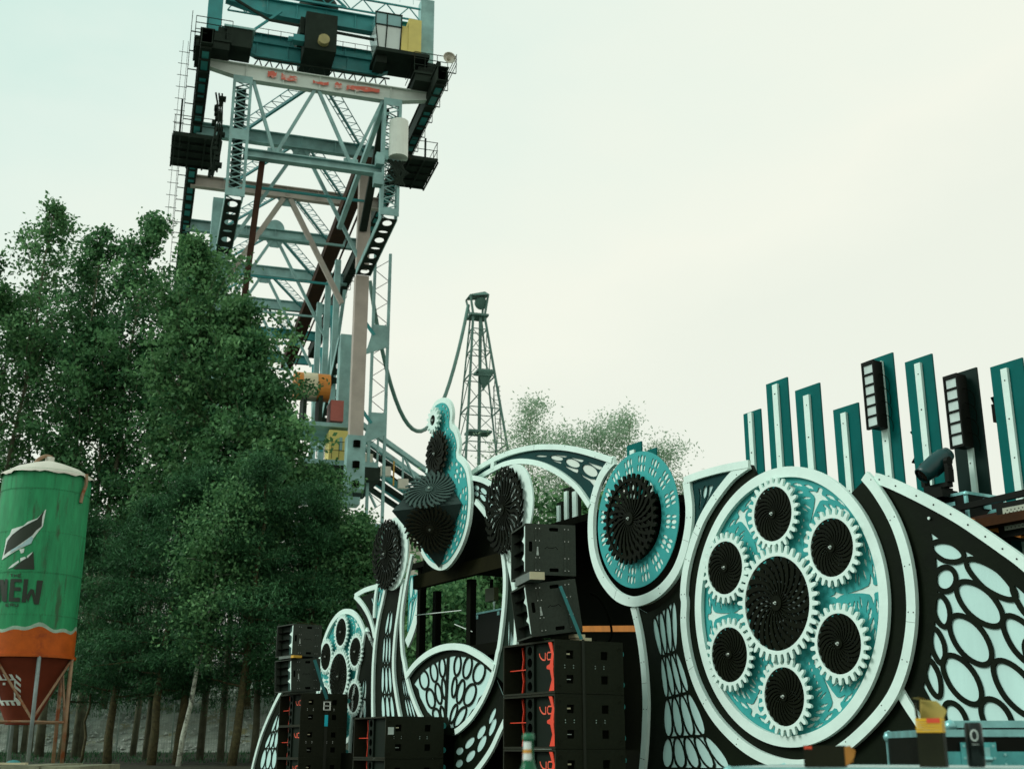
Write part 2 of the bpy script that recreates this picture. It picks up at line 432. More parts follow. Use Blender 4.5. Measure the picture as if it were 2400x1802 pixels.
# ================================================================== TREES
def leaves(centers, per, spread, size, r, flat=0.6, aspect=0.6, up=0.5, droop=0.0):
    """leaf-sized rhombs scattered round clump centres"""
    c = np.repeat(np.asarray(centers), per, axis=0); n = len(c)
    c = c + r.normal(0, 1, (n, 3))*np.array([spread, spread, spread*flat])
    d = r.normal(0, 1, (n, 3)); d[:, 2] -= droop; d /= np.linalg.norm(d, axis=1)[:, None]
    nn = r.normal(0, 1, (n, 3)); nn[:, 2] += up; nn -= d*np.sum(nn*d, axis=1)[:, None]; nn /= np.linalg.norm(nn, axis=1)[:, None]
    w = np.cross(d, nn); l = size*r.uniform(0.7, 1.3, n)[:, None]
    v = np.empty((n, 4, 3)); v[:, 0] = c; v[:, 1] = c + d*l*.5 + w*l*aspect*.5; v[:, 2] = c + d*l; v[:, 3] = c + d*l*.5 - w*l*aspect*.5
    me = tri_mesh(v.reshape(-1, 3), 4)
    # leaf tone: each clump its own shade, each leaf a little off it
    cl = np.repeat(r.uniform(0, 1, len(centers))**1.3, per); tone = np.clip(cl*.62 + r.uniform(0, 1, n)**1.5*.5 - .05, 0, 1)
    at_ = me.attributes.new('tone', 'FLOAT', 'POINT'); at_.data.foreach_set('value', np.repeat(tone, 4).astype(np.float32))
    return me

def tree(name, label, x, y, h, cb, rad, nl, per, size, seed, bark, leafm, tr=0.16, lean=(0,0), prof='poplar', up=0.9, spread=0.42, clump=9, group=None, flat=0.7, aspect=0.62, droop=0.0, stems=1):
    r = np.random.default_rng(seed); rr = random.Random(seed)
    z0 = ground_z(x, y) - 0.1
    t = thing(name, label, 'tree', (x, y, z0), 0, group)
    tb = MB(); cents = []
    for s_ in range(stems):
        ox, oy = (0, 0) if stems == 1 else (rr.uniform(-.5, .5), rr.uniform(-.5, .5))
        ll = (lean[0] + (0 if stems == 1 else rr.uniform(-1.6, 1.6)), lean[1] + (0 if stems == 1 else rr.uniform(-1, 1)))
        hh = h*(1 if s_ == 0 else rr.uniform(0.75, 0.97))
        n = 9; tp = []
        for i in range(n+1):
            f = i/n; tp.append((ox + ll[0]*f + rr.uniform(-.1, .1)*(i > 0), oy + ll[1]*f + rr.uniform(-.1, .1)*(i > 0), hh*0.97*f))
        tb.tube(tp, [tr*(1-0.9*(i/n)**0.9)+0.012 for i in range(n+1)], 8)
        nn = int(nl/stems)
        for k in range(nn):
            f = cb + (1-cb)*((k+rr.random())/nn)**(0.8 if prof == 'poplar' else 1.0)
            i = min(n-1, int(f*n)); q = f*n-i
            p = [tp[i][j]*(1-q)+tp[i+1][j]*q for j in range(3)]
            g_ = (f-cb)/(1-cb)
            if prof == 'poplar': R_ = rad*(0.55+0.6*math.sin(PI*min(1, g_*0.9+0.1)))*(1 if g_ < 0.8 else max(0.25, (1-g_)/0.2))
            elif prof == 'pine': R_ = rad*max(0.12, 1.05-g_)**0.8*(0.75+0.5*rr.random())
            elif prof == 'round': R_ = rad*math.sqrt(max(0.03, 1-(2*g_-0.9)**2*0.8))
            else: R_ = rad*(1-0.6*g_)
            az = rr.uniform(0, 2*PI); L_ = R_*rr.uniform(0.5, 1.25)
            e1 = (up if prof != 'pine' else rr.uniform(-0.15, 0.3))
            pts = []
            m = 6
            for j in range(m+1):
                u = j/m
                pts.append((p[0]+math.cos(az)*L_*u + rr.uniform(-.06,.06)*L_*u, p[1]+math.sin(az)*L_*u + rr.uniform(-.06,.06)*L_*u, p[2] + L_*e1*u*(0.6+0.4*u) - droop*L_*u*u))
            tb.tube(pts, [max(0.008, tr*0.32*(1-g_*0.6)*(1-0.85*j/m)) for j in range(m+1)], 5, cap=False)
            for c in range(clump):
                u = 0.25 + 0.8*(c+rr.random())/clump; u = min(u, 1.0); j = min(m-1, int(u*m)); q = u*m-j
                P = [pts[j][w]*(1-q)+pts[j+1][w]*q for w in range(3)]
                sd = (0.17 if prof == 'poplar' else 0.22)*L_*u + 0.06
                cents.append((P[0]+rr.gauss(0, sd), P[1]+rr.gauss(0, sd), P[2]+rr.gauss(0, sd*(0.25 if prof == 'pine' else 0.7))))
    obj('trunk', tb.mesh('trunk', True), bark, t)
    obj('crown', leaves(cents, per, spread, size, r, flat, aspect, 0.5 if prof != 'pine' else 1.6, droop), leafm, t)
    return t
G1 = 'tall broad-leaved trees behind the silo'
for (nm, lab, x, y, h, cb, rd, nl, per, sz, sd, bk, lm, tr, pr, upw, dr, st) in [
    ('poplar_tree', 'tallest leafy tree near the left edge, its top feathery', -22.9, 52, 25.6, .46, 2.1, 46, 32, .20, 11, PBARK, LEAF, .15, 'poplar', 1.15, 0, 2),
    ('poplar_tree', 'leafy tree cut by the left edge of the photo', -24.3, 51, 22.6, .46, 2.0, 40, 28, .20, 10, PBARK, LEAF, .15, 'poplar', 1.15, 0, 2),
    ('poplar_tree', 'lower bushy tree right of the feathery left one, above the silo', -21.3, 55, 23.4, .48, 2.0, 40, 24, .20, 12, PBARK, LEAF, .13, 'poplar', 1.15, 0, 3),
    ('poplar_tree', 'leafy tree with rounded top left of the twin-topped tree', -19.3, 51, 23.6, .48, 1.8, 42, 32, .20, 19, PBARK, LEAF2, .14, 'poplar', 1.15, 0, 2),
    ('poplar_tree', 'leafy twin-topped tree left of the steel crane', -17.1, 50, 24.4, .38, 2.1, 48, 46, .20, 13, PBARK, LEAF2, .15, 'poplar', 1.15, 0, 2),
    ('poplar_tree', 'leafy tree whose top overlaps the left crane girder', -13.9, 48, 21.9, .34, 2.0, 46, 48, .20, 14, PBARK, LEAF, .14, 'poplar', 1.15, 0, 1),
    ('poplar_tree', 'leafy tree filling the dip left of the crane girder', -15.6, 52, 20.4, .40, 1.9, 42, 42, .20, 20, PBARK, LEAF2, .13, 'poplar', 1.15, 0, 1),
    ('poplar_tree', 'leafy tree in front of the lower crane cross beams', -11.6, 47, 18.6, .34, 1.9, 44, 54, .20, 15, PBARK, LEAF, .14, 'poplar', 1.15, 0, 1),
    ('poplar_tree', 'leafy tree just left of the orange drum on the crane', -10.6, 46, 16.6, .36, 1.4, 40, 54, .20, 16, PBARK, LEAF2, .13, 'poplar', 1.15, 0, 1),
    ('poplar_tree', 'leafy tree below the orange drum on the crane', -9.2, 45, 12.9, .36, 1.3, 38, 54, .20, 21, PBARK, LEAF, .13, 'poplar', 1.15, 0, 1),
    ('birch_tree', 'drooping light green birch below the crane machinery', -7.3, 45, 11.2, .30, 1.4, 40, 52, .15, 17, BIRCHB, LEAF, .10, 'round', .5, .5, 1),
    ('birch_tree', 'small drooping birch left of the owl-like head board', -5.75, 44, 9.0, .30, 1.3, 36, 50, .14, 18, BIRCHB, LEAF, .09, 'round', .4, .6, 1)]:
    tree(nm, lab, x, y, h, cb, rd, nl, per, sz, sd, bk, lm, tr, (.2, 0), prof=pr, up=upw, droop=dr, spread=.25, clump=9, group=G1, stems=st)
G2 = 'dark pines in front of the mesh fence'
for i, (px_, py_, h_, rd, ln, lab) in enumerate([(-13.9, 43.5, 10.2, 2.4, .5, 'dark pine with thick trunk just right of the silo'), (-12.1, 42.5, 10.8, 2.3, .5, 'dark pine with the left of two close trunks'), (-11.45, 43.2, 11.4, 2.3, .6, 'dark pine with leaning trunk left of the white birch'), (-9.3, 42.0, 11.6, 2.5, .7, 'dark pine with leaning trunk right of the white birch'), (-7.2, 43.5, 10.6, 2.5, .2, 'dark pine behind the far speaker stack'), (-16.4, 46.0, 10.0, 2.3, .1, 'dark pine hidden behind the green silo'), (-5.7, 45.5, 8.2, 2.0, .1, 'dark pine left of the far gear wheel')]):
    tree('pine_tree', lab, px_, py_, h_*.94, .24, rd, 46, 84, .17, 30+i, BARK, NEEDLE, .155, (ln,0), prof='pine', spread=.30, clump=9, group=G2, flat=.42, aspect=.16)
tree('birch_tree', 'slender birch with bright white trunk between the pines', -10.95, 41.6, 9.6, .40, 1.3, 30, 40, .14, 41, BIRCHB, LEAF, .085, (1.1,0), prof='round', up=.5, droop=.4, spread=.36, clump=9)
G3 = 'thin saplings in front of the gravel bank'
for i, (px_, py_, h_, lab) in enumerate([(-15.3, 45, 4.6, 'thin bare-stemmed sapling nearest the silo legs'), (-13.2, 46, 4.4, 'thin sapling between the two left pine trunks'), (-8.6, 45, 4.2, 'thin sapling right of the leaning pine, by the white wing edge'), (-12.6, 48, 4.8, 'thin dark sapling behind the close pair of pine trunks')]):
    tree('sapling', lab, px_, py_, h_, .55, .8, 10, 26, .15, 50+i, BARK, LEAF2, .05, (.25,0), prof='round', up=.5, spread=.28, clump=5, group=G3)
G4 = 'pale thin trees behind the stage'
for i, (px_, py_, h_, rd, lab) in enumerate([(0.7, 63, 18.2, 2.4, 'pale wispy tree right of the lattice mast'), (2.6, 66, 17.6, 2.6, 'pale wispy tree above the left of the feather arch'), (4.4, 64, 17.0, 2.6, 'low pale tree above the right of the feather arch'), (6.2, 65, 18.4, 2.4, 'tallest pale tree behind the teal ring'), (8.0, 66, 16.6, 2.3, 'pale tree between the teal ring and the white crest'), (9.8, 67, 14.6, 2.0, 'rightmost pale tree fading out left of the slats'), (-1.4, 64, 13.6, 1.9, 'low pale tree at the foot of the lattice mast')]):
    tree('willow_tree', lab, px_, py_, h_, .16, rd, 58, 24, .17, 60+i, PBARK, PALELEAF, .10, (.3,0), prof='round', up=.9, spread=.36, clump=10, group=G4, aspect=.36)
G5 = 'background trees seen through the stage'
for i, (px_, py_, h_, rd, lab) in enumerate([(-2.6, 40, 5.4, 1.9, 'dense tree seen through the booth opening'), (-.8, 44, 9.6, 2.6, 'dense tree seen under the feather arch'), (2.2, 45, 9.4, 2.6, 'dense tree behind the stage roof, right of the arch')]):
    tree('background_tree', lab, px_, py_, h_, .10, rd, 44, 56, .20, 70+i, PBARK, LEAF, .16, (0,0), prof='round', up=.6, spread=.5, clump=9, group=G5)
G6 = 'dark conifers on the bank behind'
for i, (px_, py_, h_, lab) in enumerate([(-27.2, 60, 10.0, 'far dark conifer on the bank at the left edge'), (-23.4, 61, 10.6, 'far dark conifer on the bank behind the silo'), (-19.6, 60, 9.8, 'far dark conifer on the bank right of the silo'), (-16.2, 62, 10.4, 'far dark conifer on the bank behind the pine trunks'), (-12.9, 61, 9.6, 'far dark conifer on the bank above the white birch'), (-9.6, 62, 9.4, 'far dark conifer on the bank near the speaker stack')]):
    t_ = tree('conifer', lab, px_, py_, h_, .06, 2.8, 44, 52, .26, 80+i, BARK, NEEDLE, .18, (.2,0), prof='pine', spread=.5, clump=9, group=G6, flat=.5, aspect=.2)
    t_.location.z = 3.2
# outlines of the cut boards: (along the stage, height) in metres
D = {
 'u_band': [(-1.085,4.815),(-1.22,4.762),(-1.385,4.65),(-1.518,4.477),(-1.604,4.265),(-1.635,3.999),(-1.602,3.726),(-1.489,3.476),(-1.307,3.266),(-1.067,3.098),(-0.783,3.011),(-0.504,3.013),(-0.231,3.079),(-0.004,3.201),(0.156,3.354),(0.275,3.551),(0.353,3.767),(0.377,3.964),(0.358,4.157),(0.341,4.282)],
 'crest_band': [(1.404,4.266),(1.16,4.194),(0.966,4.087),(0.756,3.94),(0.582,3.784),(0.446,3.606),(0.328,3.411),(0.241,3.198),(0.2,2.993),(0.211,2.899),(0.186,2.685),(0.214,2.426),(0.289,2.168),(0.423,1.913),(0.648,1.642),(0.944,1.42),(1.232,1.275),(1.541,1.189),(1.842,1.158),(2.136,1.188),(2.4,1.277),(2.661,1.407),(2.944,1.592),(3.163,1.79),(3.315,2.021),(3.413,2.271),(3.462,2.49),(3.478,2.714),(3.463,2.961),(3.403,3.22),(3.302,3.454),(3.161,3.682),(3.045,3.826)],
 'crest_tri': [(0.387,4.274),(0.802,4.283),(1.194,4.259),(0.993,4.18),(0.784,4.041),(0.61,3.885),(0.476,3.734),(0.371,3.577),(0.382,3.829),(0.392,4.042)],
 'crest_top': [(0.307,4.289),(0.599,4.302),(1.002,4.297),(1.422,4.266)],
 'crest_bones': [[(0.516,4.162),(0.557,4.148),(0.561,4.067),(0.536,3.951),(0.508,3.895),(0.504,3.956),(0.531,4.072)],[(0.691,4.164),(0.782,4.154),(0.703,4.042),(0.581,3.91),(0.572,3.931),(0.663,4.049)]],
 'crest_ell': [[(0.659,4.092),(0.648,4.065),(0.632,4.044),(0.615,4.032),(0.598,4.03),(0.584,4.04),(0.576,4.059),(0.574,4.085),(0.579,4.114),(0.591,4.141),(0.607,4.162),(0.624,4.175),(0.641,4.176),(0.655,4.166),(0.663,4.147),(0.665,4.121)]],
 'pillar_left': [(-0.813,2.955),(-0.745,2.758),(-0.687,2.536),(-0.646,2.291),(-0.625,2.05),(-0.622,1.813),(-0.645,1.579),(-0.682,1.321),(-0.732,1.088),(-0.808,0.845),(-0.911,0.588)],
 'pillar_cl': [(-0.536,2.781),(-0.391,2.329),(-0.341,1.856),(-0.366,1.434),(-0.439,1.105),(-0.559,0.727)],
 'pillar_cr': [(-0.012,2.986),(-0.028,2.384),(0.183,1.926),(0.471,1.452),(0.864,1.108),(1.368,0.759)],
 'wing_top': [(3.15,3.788),(3.349,3.692),(3.631,3.529),(3.86,3.387),(4.079,3.241),(4.287,3.083),(4.486,2.925),(4.651,2.788),(4.904,2.537),(5.16,2.249),(5.351,1.919),(5.435,1.499),(5.434,1.002)],
 'wing_ell': [[(4.014,2.925),(3.99,2.909),(3.948,2.905),(3.893,2.915),(3.834,2.935),(3.779,2.965),(3.738,2.998),(3.716,3.031),(3.717,3.057),(3.742,3.073),(3.786,3.076),(3.842,3.066),(3.901,3.044),(3.955,3.015),(3.995,2.982),(4.016,2.95)],[(3.902,2.728),(3.885,2.7),(3.857,2.679),(3.822,2.669),(3.786,2.672),(3.754,2.686),(3.732,2.711),(3.722,2.742),(3.726,2.775),(3.744,2.804),(3.772,2.824),(3.807,2.834),(3.843,2.831),(3.875,2.816),(3.897,2.791),(3.907,2.76)],[(4.492,2.529),(4.454,2.522),(4.391,2.541),(4.313,2.584),(4.23,2.645),(4.156,2.714),(4.101,2.782),(4.076,2.837),(4.084,2.87),(4.125,2.876),(4.191,2.855),(4.271,2.809),(4.354,2.747),(4.426,2.678),(4.477,2.613),(4.5,2.561)],[(4.326,2.333),(4.277,2.32),(4.209,2.335),(4.13,2.376),(4.054,2.436),(3.99,2.508),(3.951,2.58),(3.941,2.64),(3.964,2.679),(4.016,2.69),(4.087,2.673),(4.167,2.629),(4.242,2.568),(4.303,2.497),(4.34,2.428),(4.347,2.37)],[(4.16,2.022),(4.107,2.014),(4.04,2.035),(3.968,2.082),(3.902,2.15),(3.853,2.228),(3.828,2.303),(3.832,2.363),(3.864,2.4),(3.919,2.407),(3.988,2.383),(4.061,2.333),(4.125,2.264),(4.172,2.188),(4.195,2.116),(4.191,2.057)],[(4.015,1.7),(3.965,1.695),(3.903,1.717),(3.837,1.765),(3.777,1.832),(3.733,1.907),(3.711,1.979),(3.717,2.036),(3.748,2.069),(3.799,2.073),(3.863,2.048),(3.929,1.998),(3.988,1.931),(4.03,1.858),(4.049,1.788),(4.044,1.733)],[(3.801,2.484),(3.803,2.439),(3.795,2.401),(3.779,2.375),(3.757,2.364),(3.733,2.371),(3.71,2.394),(3.691,2.431),(3.68,2.475),(3.679,2.52),(3.687,2.559),(3.703,2.586),(3.725,2.596),(3.749,2.589),(3.772,2.565),(3.791,2.528)],[(3.706,2.186),(3.712,2.136),(3.709,2.092),(3.699,2.062),(3.683,2.05),(3.663,2.057),(3.642,2.083),(3.624,2.125),(3.611,2.174),(3.605,2.225),(3.607,2.269),(3.617,2.3),(3.634,2.312),(3.654,2.304),(3.675,2.277),(3.693,2.236)],[(3.619,1.92),(3.63,1.865),(3.631,1.818),(3.623,1.784),(3.606,1.77),(3.584,1.777),(3.559,1.804),(3.536,1.848),(3.517,1.902),(3.506,1.957),(3.505,2.006),(3.514,2.04),(3.531,2.054),(3.553,2.047),(3.578,2.018),(3.601,1.974)],[(3.845,1.582),(3.862,1.536),(3.865,1.493),(3.853,1.46),(3.828,1.441),(3.795,1.439),(3.757,1.454),(3.721,1.485),(3.692,1.527),(3.675,1.574),(3.672,1.617),(3.684,1.652),(3.709,1.671),(3.743,1.672),(3.781,1.656),(3.817,1.624)],[(4.286,1.592),(4.312,1.538),(4.321,1.485),(4.31,1.442),(4.282,1.416),(4.24,1.409),(4.191,1.423),(4.142,1.457),(4.101,1.505),(4.073,1.56),(4.064,1.614),(4.075,1.658),(4.105,1.685),(4.147,1.691),(4.197,1.675),(4.246,1.64)],[(4.581,1.58),(4.532,1.574),(4.466,1.599),(4.393,1.653),(4.323,1.727),(4.268,1.811),(4.237,1.892),(4.234,1.956),(4.26,1.993),(4.312,1.998),(4.381,1.97),(4.455,1.913),(4.523,1.838),(4.575,1.755),(4.604,1.678),(4.606,1.617)],[(4.695,1.958),(4.651,1.954),(4.591,1.98),(4.525,2.033),(4.462,2.104),(4.412,2.183),(4.383,2.259),(4.38,2.318),(4.404,2.352),(4.45,2.355),(4.512,2.326),(4.579,2.271),(4.641,2.199),(4.688,2.121),(4.715,2.048),(4.717,1.991)],[(4.782,2.275),(4.75,2.274),(4.703,2.299),(4.649,2.346),(4.594,2.408),(4.548,2.476),(4.518,2.539),(4.509,2.587),(4.522,2.613),(4.556,2.613),(4.604,2.586),(4.66,2.537),(4.714,2.475),(4.758,2.408),(4.787,2.347),(4.795,2.3)],[(4.887,1.739),(4.841,1.734),(4.78,1.76),(4.711,1.814),(4.646,1.888),(4.594,1.971),(4.564,2.051),(4.561,2.113),(4.585,2.149),(4.634,2.152),(4.698,2.123),(4.767,2.066),(4.831,1.991),(4.881,1.909),(4.908,1.833),(4.91,1.774)],[(4.893,1.384),(4.845,1.376),(4.782,1.399),(4.713,1.448),(4.648,1.519),(4.597,1.599),(4.569,1.676),(4.568,1.738),(4.595,1.776),(4.645,1.782),(4.711,1.756),(4.781,1.704),(4.844,1.633),(4.893,1.554),(4.919,1.479),(4.919,1.42)]],
 'wing_diag': [(3.188,1.826),(3.287,1.676),(3.386,1.544),(3.544,1.323),(3.698,1.117)],
 'arch_out': [(-4.959,5.345),(-4.617,5.4),(-4.214,5.439),(-3.803,5.449),(-3.407,5.43),(-2.984,5.381),(-2.58,5.303),(-2.192,5.208),(-1.82,5.09),(-1.465,4.957),(-1.108,4.813)],
 'arch_in': [(-4.615,5.248),(-4.237,5.29),(-3.848,5.308),(-3.451,5.274),(-3.091,5.194),(-2.784,5.09),(-2.449,4.938),(-2.146,4.763),(-1.891,4.58),(-1.638,4.321)],
 'arch_ell': [[(-1.501,4.703),(-1.536,4.694),(-1.591,4.7),(-1.658,4.721),(-1.727,4.754),(-1.787,4.793),(-1.829,4.833),(-1.846,4.867),(-1.836,4.891),(-1.799,4.9),(-1.742,4.893),(-1.675,4.872),(-1.606,4.839),(-1.547,4.8),(-1.507,4.76),(-1.49,4.727)],[(-1.904,4.906),(-1.93,4.896),(-1.978,4.899),(-2.041,4.914),(-2.109,4.939),(-2.173,4.97),(-2.222,5.003),(-2.249,5.033),(-2.248,5.054),(-2.221,5.064),(-2.172,5.06),(-2.108,5.045),(-2.039,5.019),(-1.977,4.988),(-1.929,4.955),(-1.903,4.927)],[(-2.308,5.078),(-2.325,5.071),(-2.363,5.072),(-2.418,5.083),(-2.481,5.1),(-2.542,5.122),(-2.593,5.146),(-2.624,5.167),(-2.632,5.182),(-2.614,5.189),(-2.574,5.187),(-2.519,5.177),(-2.455,5.159),(-2.395,5.136),(-2.345,5.113),(-2.315,5.093)],[(-2.711,5.204),(-2.723,5.201),(-2.756,5.204),(-2.806,5.213),(-2.864,5.225),(-2.922,5.239),(-2.972,5.253),(-3.005,5.264),(-3.017,5.272),(-3.005,5.275),(-2.971,5.271),(-2.92,5.263),(-2.862,5.251),(-2.804,5.237),(-2.755,5.223),(-2.722,5.211)]],
 'arch_bones': [[(-1.743,4.938),(-1.645,4.89),(-1.487,4.833),(-1.392,4.794),(-1.384,4.767),(-1.446,4.764),(-1.524,4.799),(-1.646,4.875)],[(-2.147,5.079),(-2.007,5.031),(-1.842,4.982),(-1.806,4.959),(-1.843,4.945),(-1.925,4.972),(-2.045,5.028)],[(-2.552,5.197),(-2.405,5.156),(-2.232,5.111),(-2.204,5.095),(-2.252,5.094),(-2.367,5.128)],[(-1.902,4.811),(-1.813,4.752),(-1.67,4.689),(-1.546,4.66),(-1.521,4.615),(-1.55,4.554),(-1.602,4.589),(-1.689,4.667),(-1.831,4.745)],[(-2.293,4.993),(-2.198,4.953),(-2.048,4.902),(-1.947,4.872),(-1.938,4.839),(-1.967,4.823),(-2.068,4.864),(-2.198,4.932)],[(-2.642,5.144),(-2.524,5.104),(-2.388,5.06),(-2.34,5.04),(-2.369,5.03),(-2.505,5.084)]],
 'arch_tie': [(-4.163,5.417),(-4.176,5.296)],
 'in_up': [(-4.523,5.223),(-4.141,5.112),(-3.863,4.995),(-3.605,4.868)],
 'in_panel': [(-4.522,5.181),(-4.14,5.08),(-3.863,4.96),(-3.593,4.827),(-3.375,4.622),(-3.332,4.286),(-3.503,4.148),(-3.679,4.351),(-3.791,4.479),(-4.019,4.686),(-4.289,4.858),(-4.516,4.921)],
 'in_cl': [(-4.424,5.104),(-4.221,5.043),(-3.988,4.932),(-3.771,4.825)],
 'in_cr': [(-4.421,4.928),(-4.254,4.864),(-4.043,4.735),(-3.814,4.584)],
 'lineA': [(-4.288,4.812),(-4.088,4.663),(-3.926,4.523),(-3.79,4.368),(-3.7,4.232),(-3.611,4.065),(-3.542,4.09),(-3.45,3.795),(-3.419,3.534),(-3.448,3.218),(-3.507,2.928),(-3.578,2.661),(-3.624,2.576),(-3.702,2.38),(-3.828,2.186),(-4.059,1.95),(-4.366,1.734),(-4.658,1.604),(-4.832,1.549)],
 'lineB': [(-3.396,3.974),(-3.289,3.816),(-3.305,3.776),(-3.188,3.465),(-3.126,3.186),(-3.115,2.895),(-3.14,2.651),(-3.202,2.37),(-3.337,2.072)],
 'head': [(-5.305,6.653),(-5.134,6.58),(-5.013,6.452),(-4.972,6.3),(-4.989,6.155),(-4.856,6.046),(-4.751,5.866),(-4.726,5.723),(-4.752,5.617),(-4.602,5.51),(-4.461,5.364),(-4.389,5.183),(-4.344,4.976),(-4.353,4.731),(-4.408,4.495),(-4.539,4.271),(-4.739,4.087),(-5.014,3.942),(-5.263,3.911),(-5.521,3.972),(-5.75,4.085),(-5.948,4.248),(-6.112,4.444),(-6.243,4.692),(-6.298,4.967),(-6.231,5.225),(-6.062,5.409),(-5.89,5.52),(-5.84,5.69),(-5.827,5.849),(-5.795,6.004),(-5.696,6.127),(-5.708,6.238),(-5.748,6.448),(-5.702,6.565),(-5.552,6.656)],
 'shell_top': [(-6.485,2.399),(-6.171,2.565),(-5.75,2.695),(-5.341,2.754),(-4.943,2.757),(-4.559,2.709),(-4.188,2.599),(-3.901,2.487),(-3.696,2.386)],
 'Lc': [(-6.394,4.304),(-6.562,3.91),(-6.691,3.511),(-6.724,3.187),(-6.663,2.798),(-6.528,2.491),(-6.581,2.614),(-6.469,2.379),(-6.293,2.121),(-5.99,1.805),(-5.647,1.571)],
 'shell_ell': [[(-5.831,2.332),(-5.824,2.285),(-5.838,2.245),(-5.872,2.217),(-5.919,2.207),(-5.974,2.215),(-6.028,2.241),(-6.072,2.281),(-6.1,2.328),(-6.107,2.376),(-6.093,2.418),(-6.059,2.445),(-6.01,2.455),(-5.955,2.446),(-5.902,2.42),(-5.858,2.38)],[(-5.538,2.432),(-5.529,2.383),(-5.535,2.341),(-5.557,2.312),(-5.591,2.302),(-5.632,2.311),(-5.673,2.339),(-5.71,2.38),(-5.735,2.43),(-5.745,2.48),(-5.739,2.522),(-5.717,2.55),(-5.682,2.56),(-5.641,2.551),(-5.599,2.523),(-5.563,2.481)],[(-5.286,2.487),(-5.284,2.438),(-5.295,2.397),(-5.317,2.37),(-5.346,2.361),(-5.379,2.371),(-5.409,2.4),(-5.433,2.442),(-5.447,2.492),(-5.449,2.541),(-5.437,2.582),(-5.415,2.61),(-5.386,2.618),(-5.353,2.607),(-5.323,2.578),(-5.299,2.536)],[(-4.794,2.477),(-4.81,2.43),(-4.837,2.391),(-4.87,2.367),(-4.904,2.361),(-4.935,2.373),(-4.957,2.403),(-4.967,2.446),(-4.964,2.495),(-4.948,2.542),(-4.921,2.581),(-4.888,2.605),(-4.853,2.611),(-4.823,2.598),(-4.801,2.568),(-4.791,2.525)],[(-4.468,2.424),(-4.498,2.375),(-4.539,2.336),(-4.585,2.312),(-4.629,2.308),(-4.664,2.324),(-4.685,2.358),(-4.689,2.404),(-4.674,2.455),(-4.644,2.504),(-4.602,2.543),(-4.556,2.567),(-4.512,2.57),(-4.477,2.554),(-4.457,2.52),(-4.454,2.475)],[(-4.086,2.32),(-4.125,2.275),(-4.179,2.241),(-4.241,2.222),(-4.3,2.223),(-4.348,2.242),(-4.378,2.277),(-4.384,2.323),(-4.366,2.372),(-4.326,2.418),(-4.271,2.452),(-4.209,2.47),(-4.15,2.469),(-4.102,2.45),(-4.074,2.414),(-4.068,2.369)],[(-5.615,2.053),(-5.599,2.004),(-5.602,1.962),(-5.624,1.933),(-5.662,1.92),(-5.71,1.927),(-5.761,1.952),(-5.807,1.991),(-5.842,2.039),(-5.858,2.089),(-5.855,2.131),(-5.833,2.161),(-5.794,2.173),(-5.745,2.166),(-5.694,2.14),(-5.648,2.1)],[(-5.394,2.112),(-5.378,2.061),(-5.376,2.017),(-5.39,1.987),(-5.416,1.976),(-5.45,1.984),(-5.489,2.012),(-5.525,2.055),(-5.553,2.106),(-5.569,2.158),(-5.571,2.202),(-5.558,2.233),(-5.531,2.244),(-5.496,2.235),(-5.458,2.207),(-5.422,2.164)],[(-5.253,2.174),(-5.245,2.124),(-5.246,2.081),(-5.255,2.053),(-5.271,2.043),(-5.291,2.053),(-5.313,2.081),(-5.334,2.124),(-5.349,2.174),(-5.357,2.225),(-5.356,2.268),(-5.347,2.296),(-5.331,2.306),(-5.311,2.296),(-5.289,2.267),(-5.268,2.224)],[(-4.914,2.173),(-4.928,2.127),(-4.948,2.088),(-4.972,2.063),(-4.995,2.056),(-5.015,2.067),(-5.028,2.095),(-5.032,2.136),(-5.027,2.183),(-5.013,2.23),(-4.993,2.269),(-4.969,2.294),(-4.945,2.301),(-4.926,2.29),(-4.913,2.261),(-4.909,2.22)],[(-4.687,2.101),(-4.718,2.047),(-4.757,2.003),(-4.798,1.976),(-4.835,1.969),(-4.863,1.984),(-4.877,2.019),(-4.874,2.068),(-4.856,2.123),(-4.825,2.177),(-4.786,2.221),(-4.745,2.248),(-4.708,2.255),(-4.68,2.239),(-4.667,2.205),(-4.669,2.156)],[(-4.361,2.029),(-4.408,1.982),(-4.469,1.947),(-4.533,1.927),(-4.59,1.928),(-4.633,1.947),(-4.654,1.984),(-4.65,2.031),(-4.621,2.082),(-4.573,2.129),(-4.511,2.165),(-4.447,2.183),(-4.39,2.182),(-4.348,2.162),(-4.328,2.126),(-4.332,2.079)],[(-5.446,1.815),(-5.435,1.787),(-5.439,1.762),(-5.458,1.743),(-5.488,1.734),(-5.525,1.737),(-5.564,1.749),(-5.598,1.771),(-5.623,1.798),(-5.634,1.827),(-5.63,1.852),(-5.611,1.87),(-5.581,1.879),(-5.543,1.877),(-5.504,1.864),(-5.47,1.842)],[(-5.286,1.822),(-5.277,1.791),(-5.275,1.763),(-5.283,1.745),(-5.298,1.738),(-5.319,1.743),(-5.342,1.76),(-5.363,1.786),(-5.381,1.817),(-5.391,1.849),(-5.392,1.876),(-5.384,1.895),(-5.369,1.902),(-5.348,1.897),(-5.325,1.879),(-5.303,1.853)],[(-4.921,1.795),(-4.956,1.752),(-4.995,1.718),(-5.031,1.696),(-5.06,1.691),(-5.077,1.703),(-5.078,1.731),(-5.065,1.771),(-5.039,1.815),(-5.004,1.858),(-4.965,1.893),(-4.928,1.914),(-4.9,1.919),(-4.884,1.906),(-4.882,1.878),(-4.895,1.839)],[(-4.685,1.731),(-4.747,1.686),(-4.813,1.65),(-4.874,1.631),(-4.92,1.63),(-4.944,1.649),(-4.941,1.683),(-4.914,1.729),(-4.865,1.778),(-4.802,1.823),(-4.736,1.858),(-4.675,1.877),(-4.631,1.877),(-4.608,1.859),(-4.61,1.825),(-4.637,1.78)]],
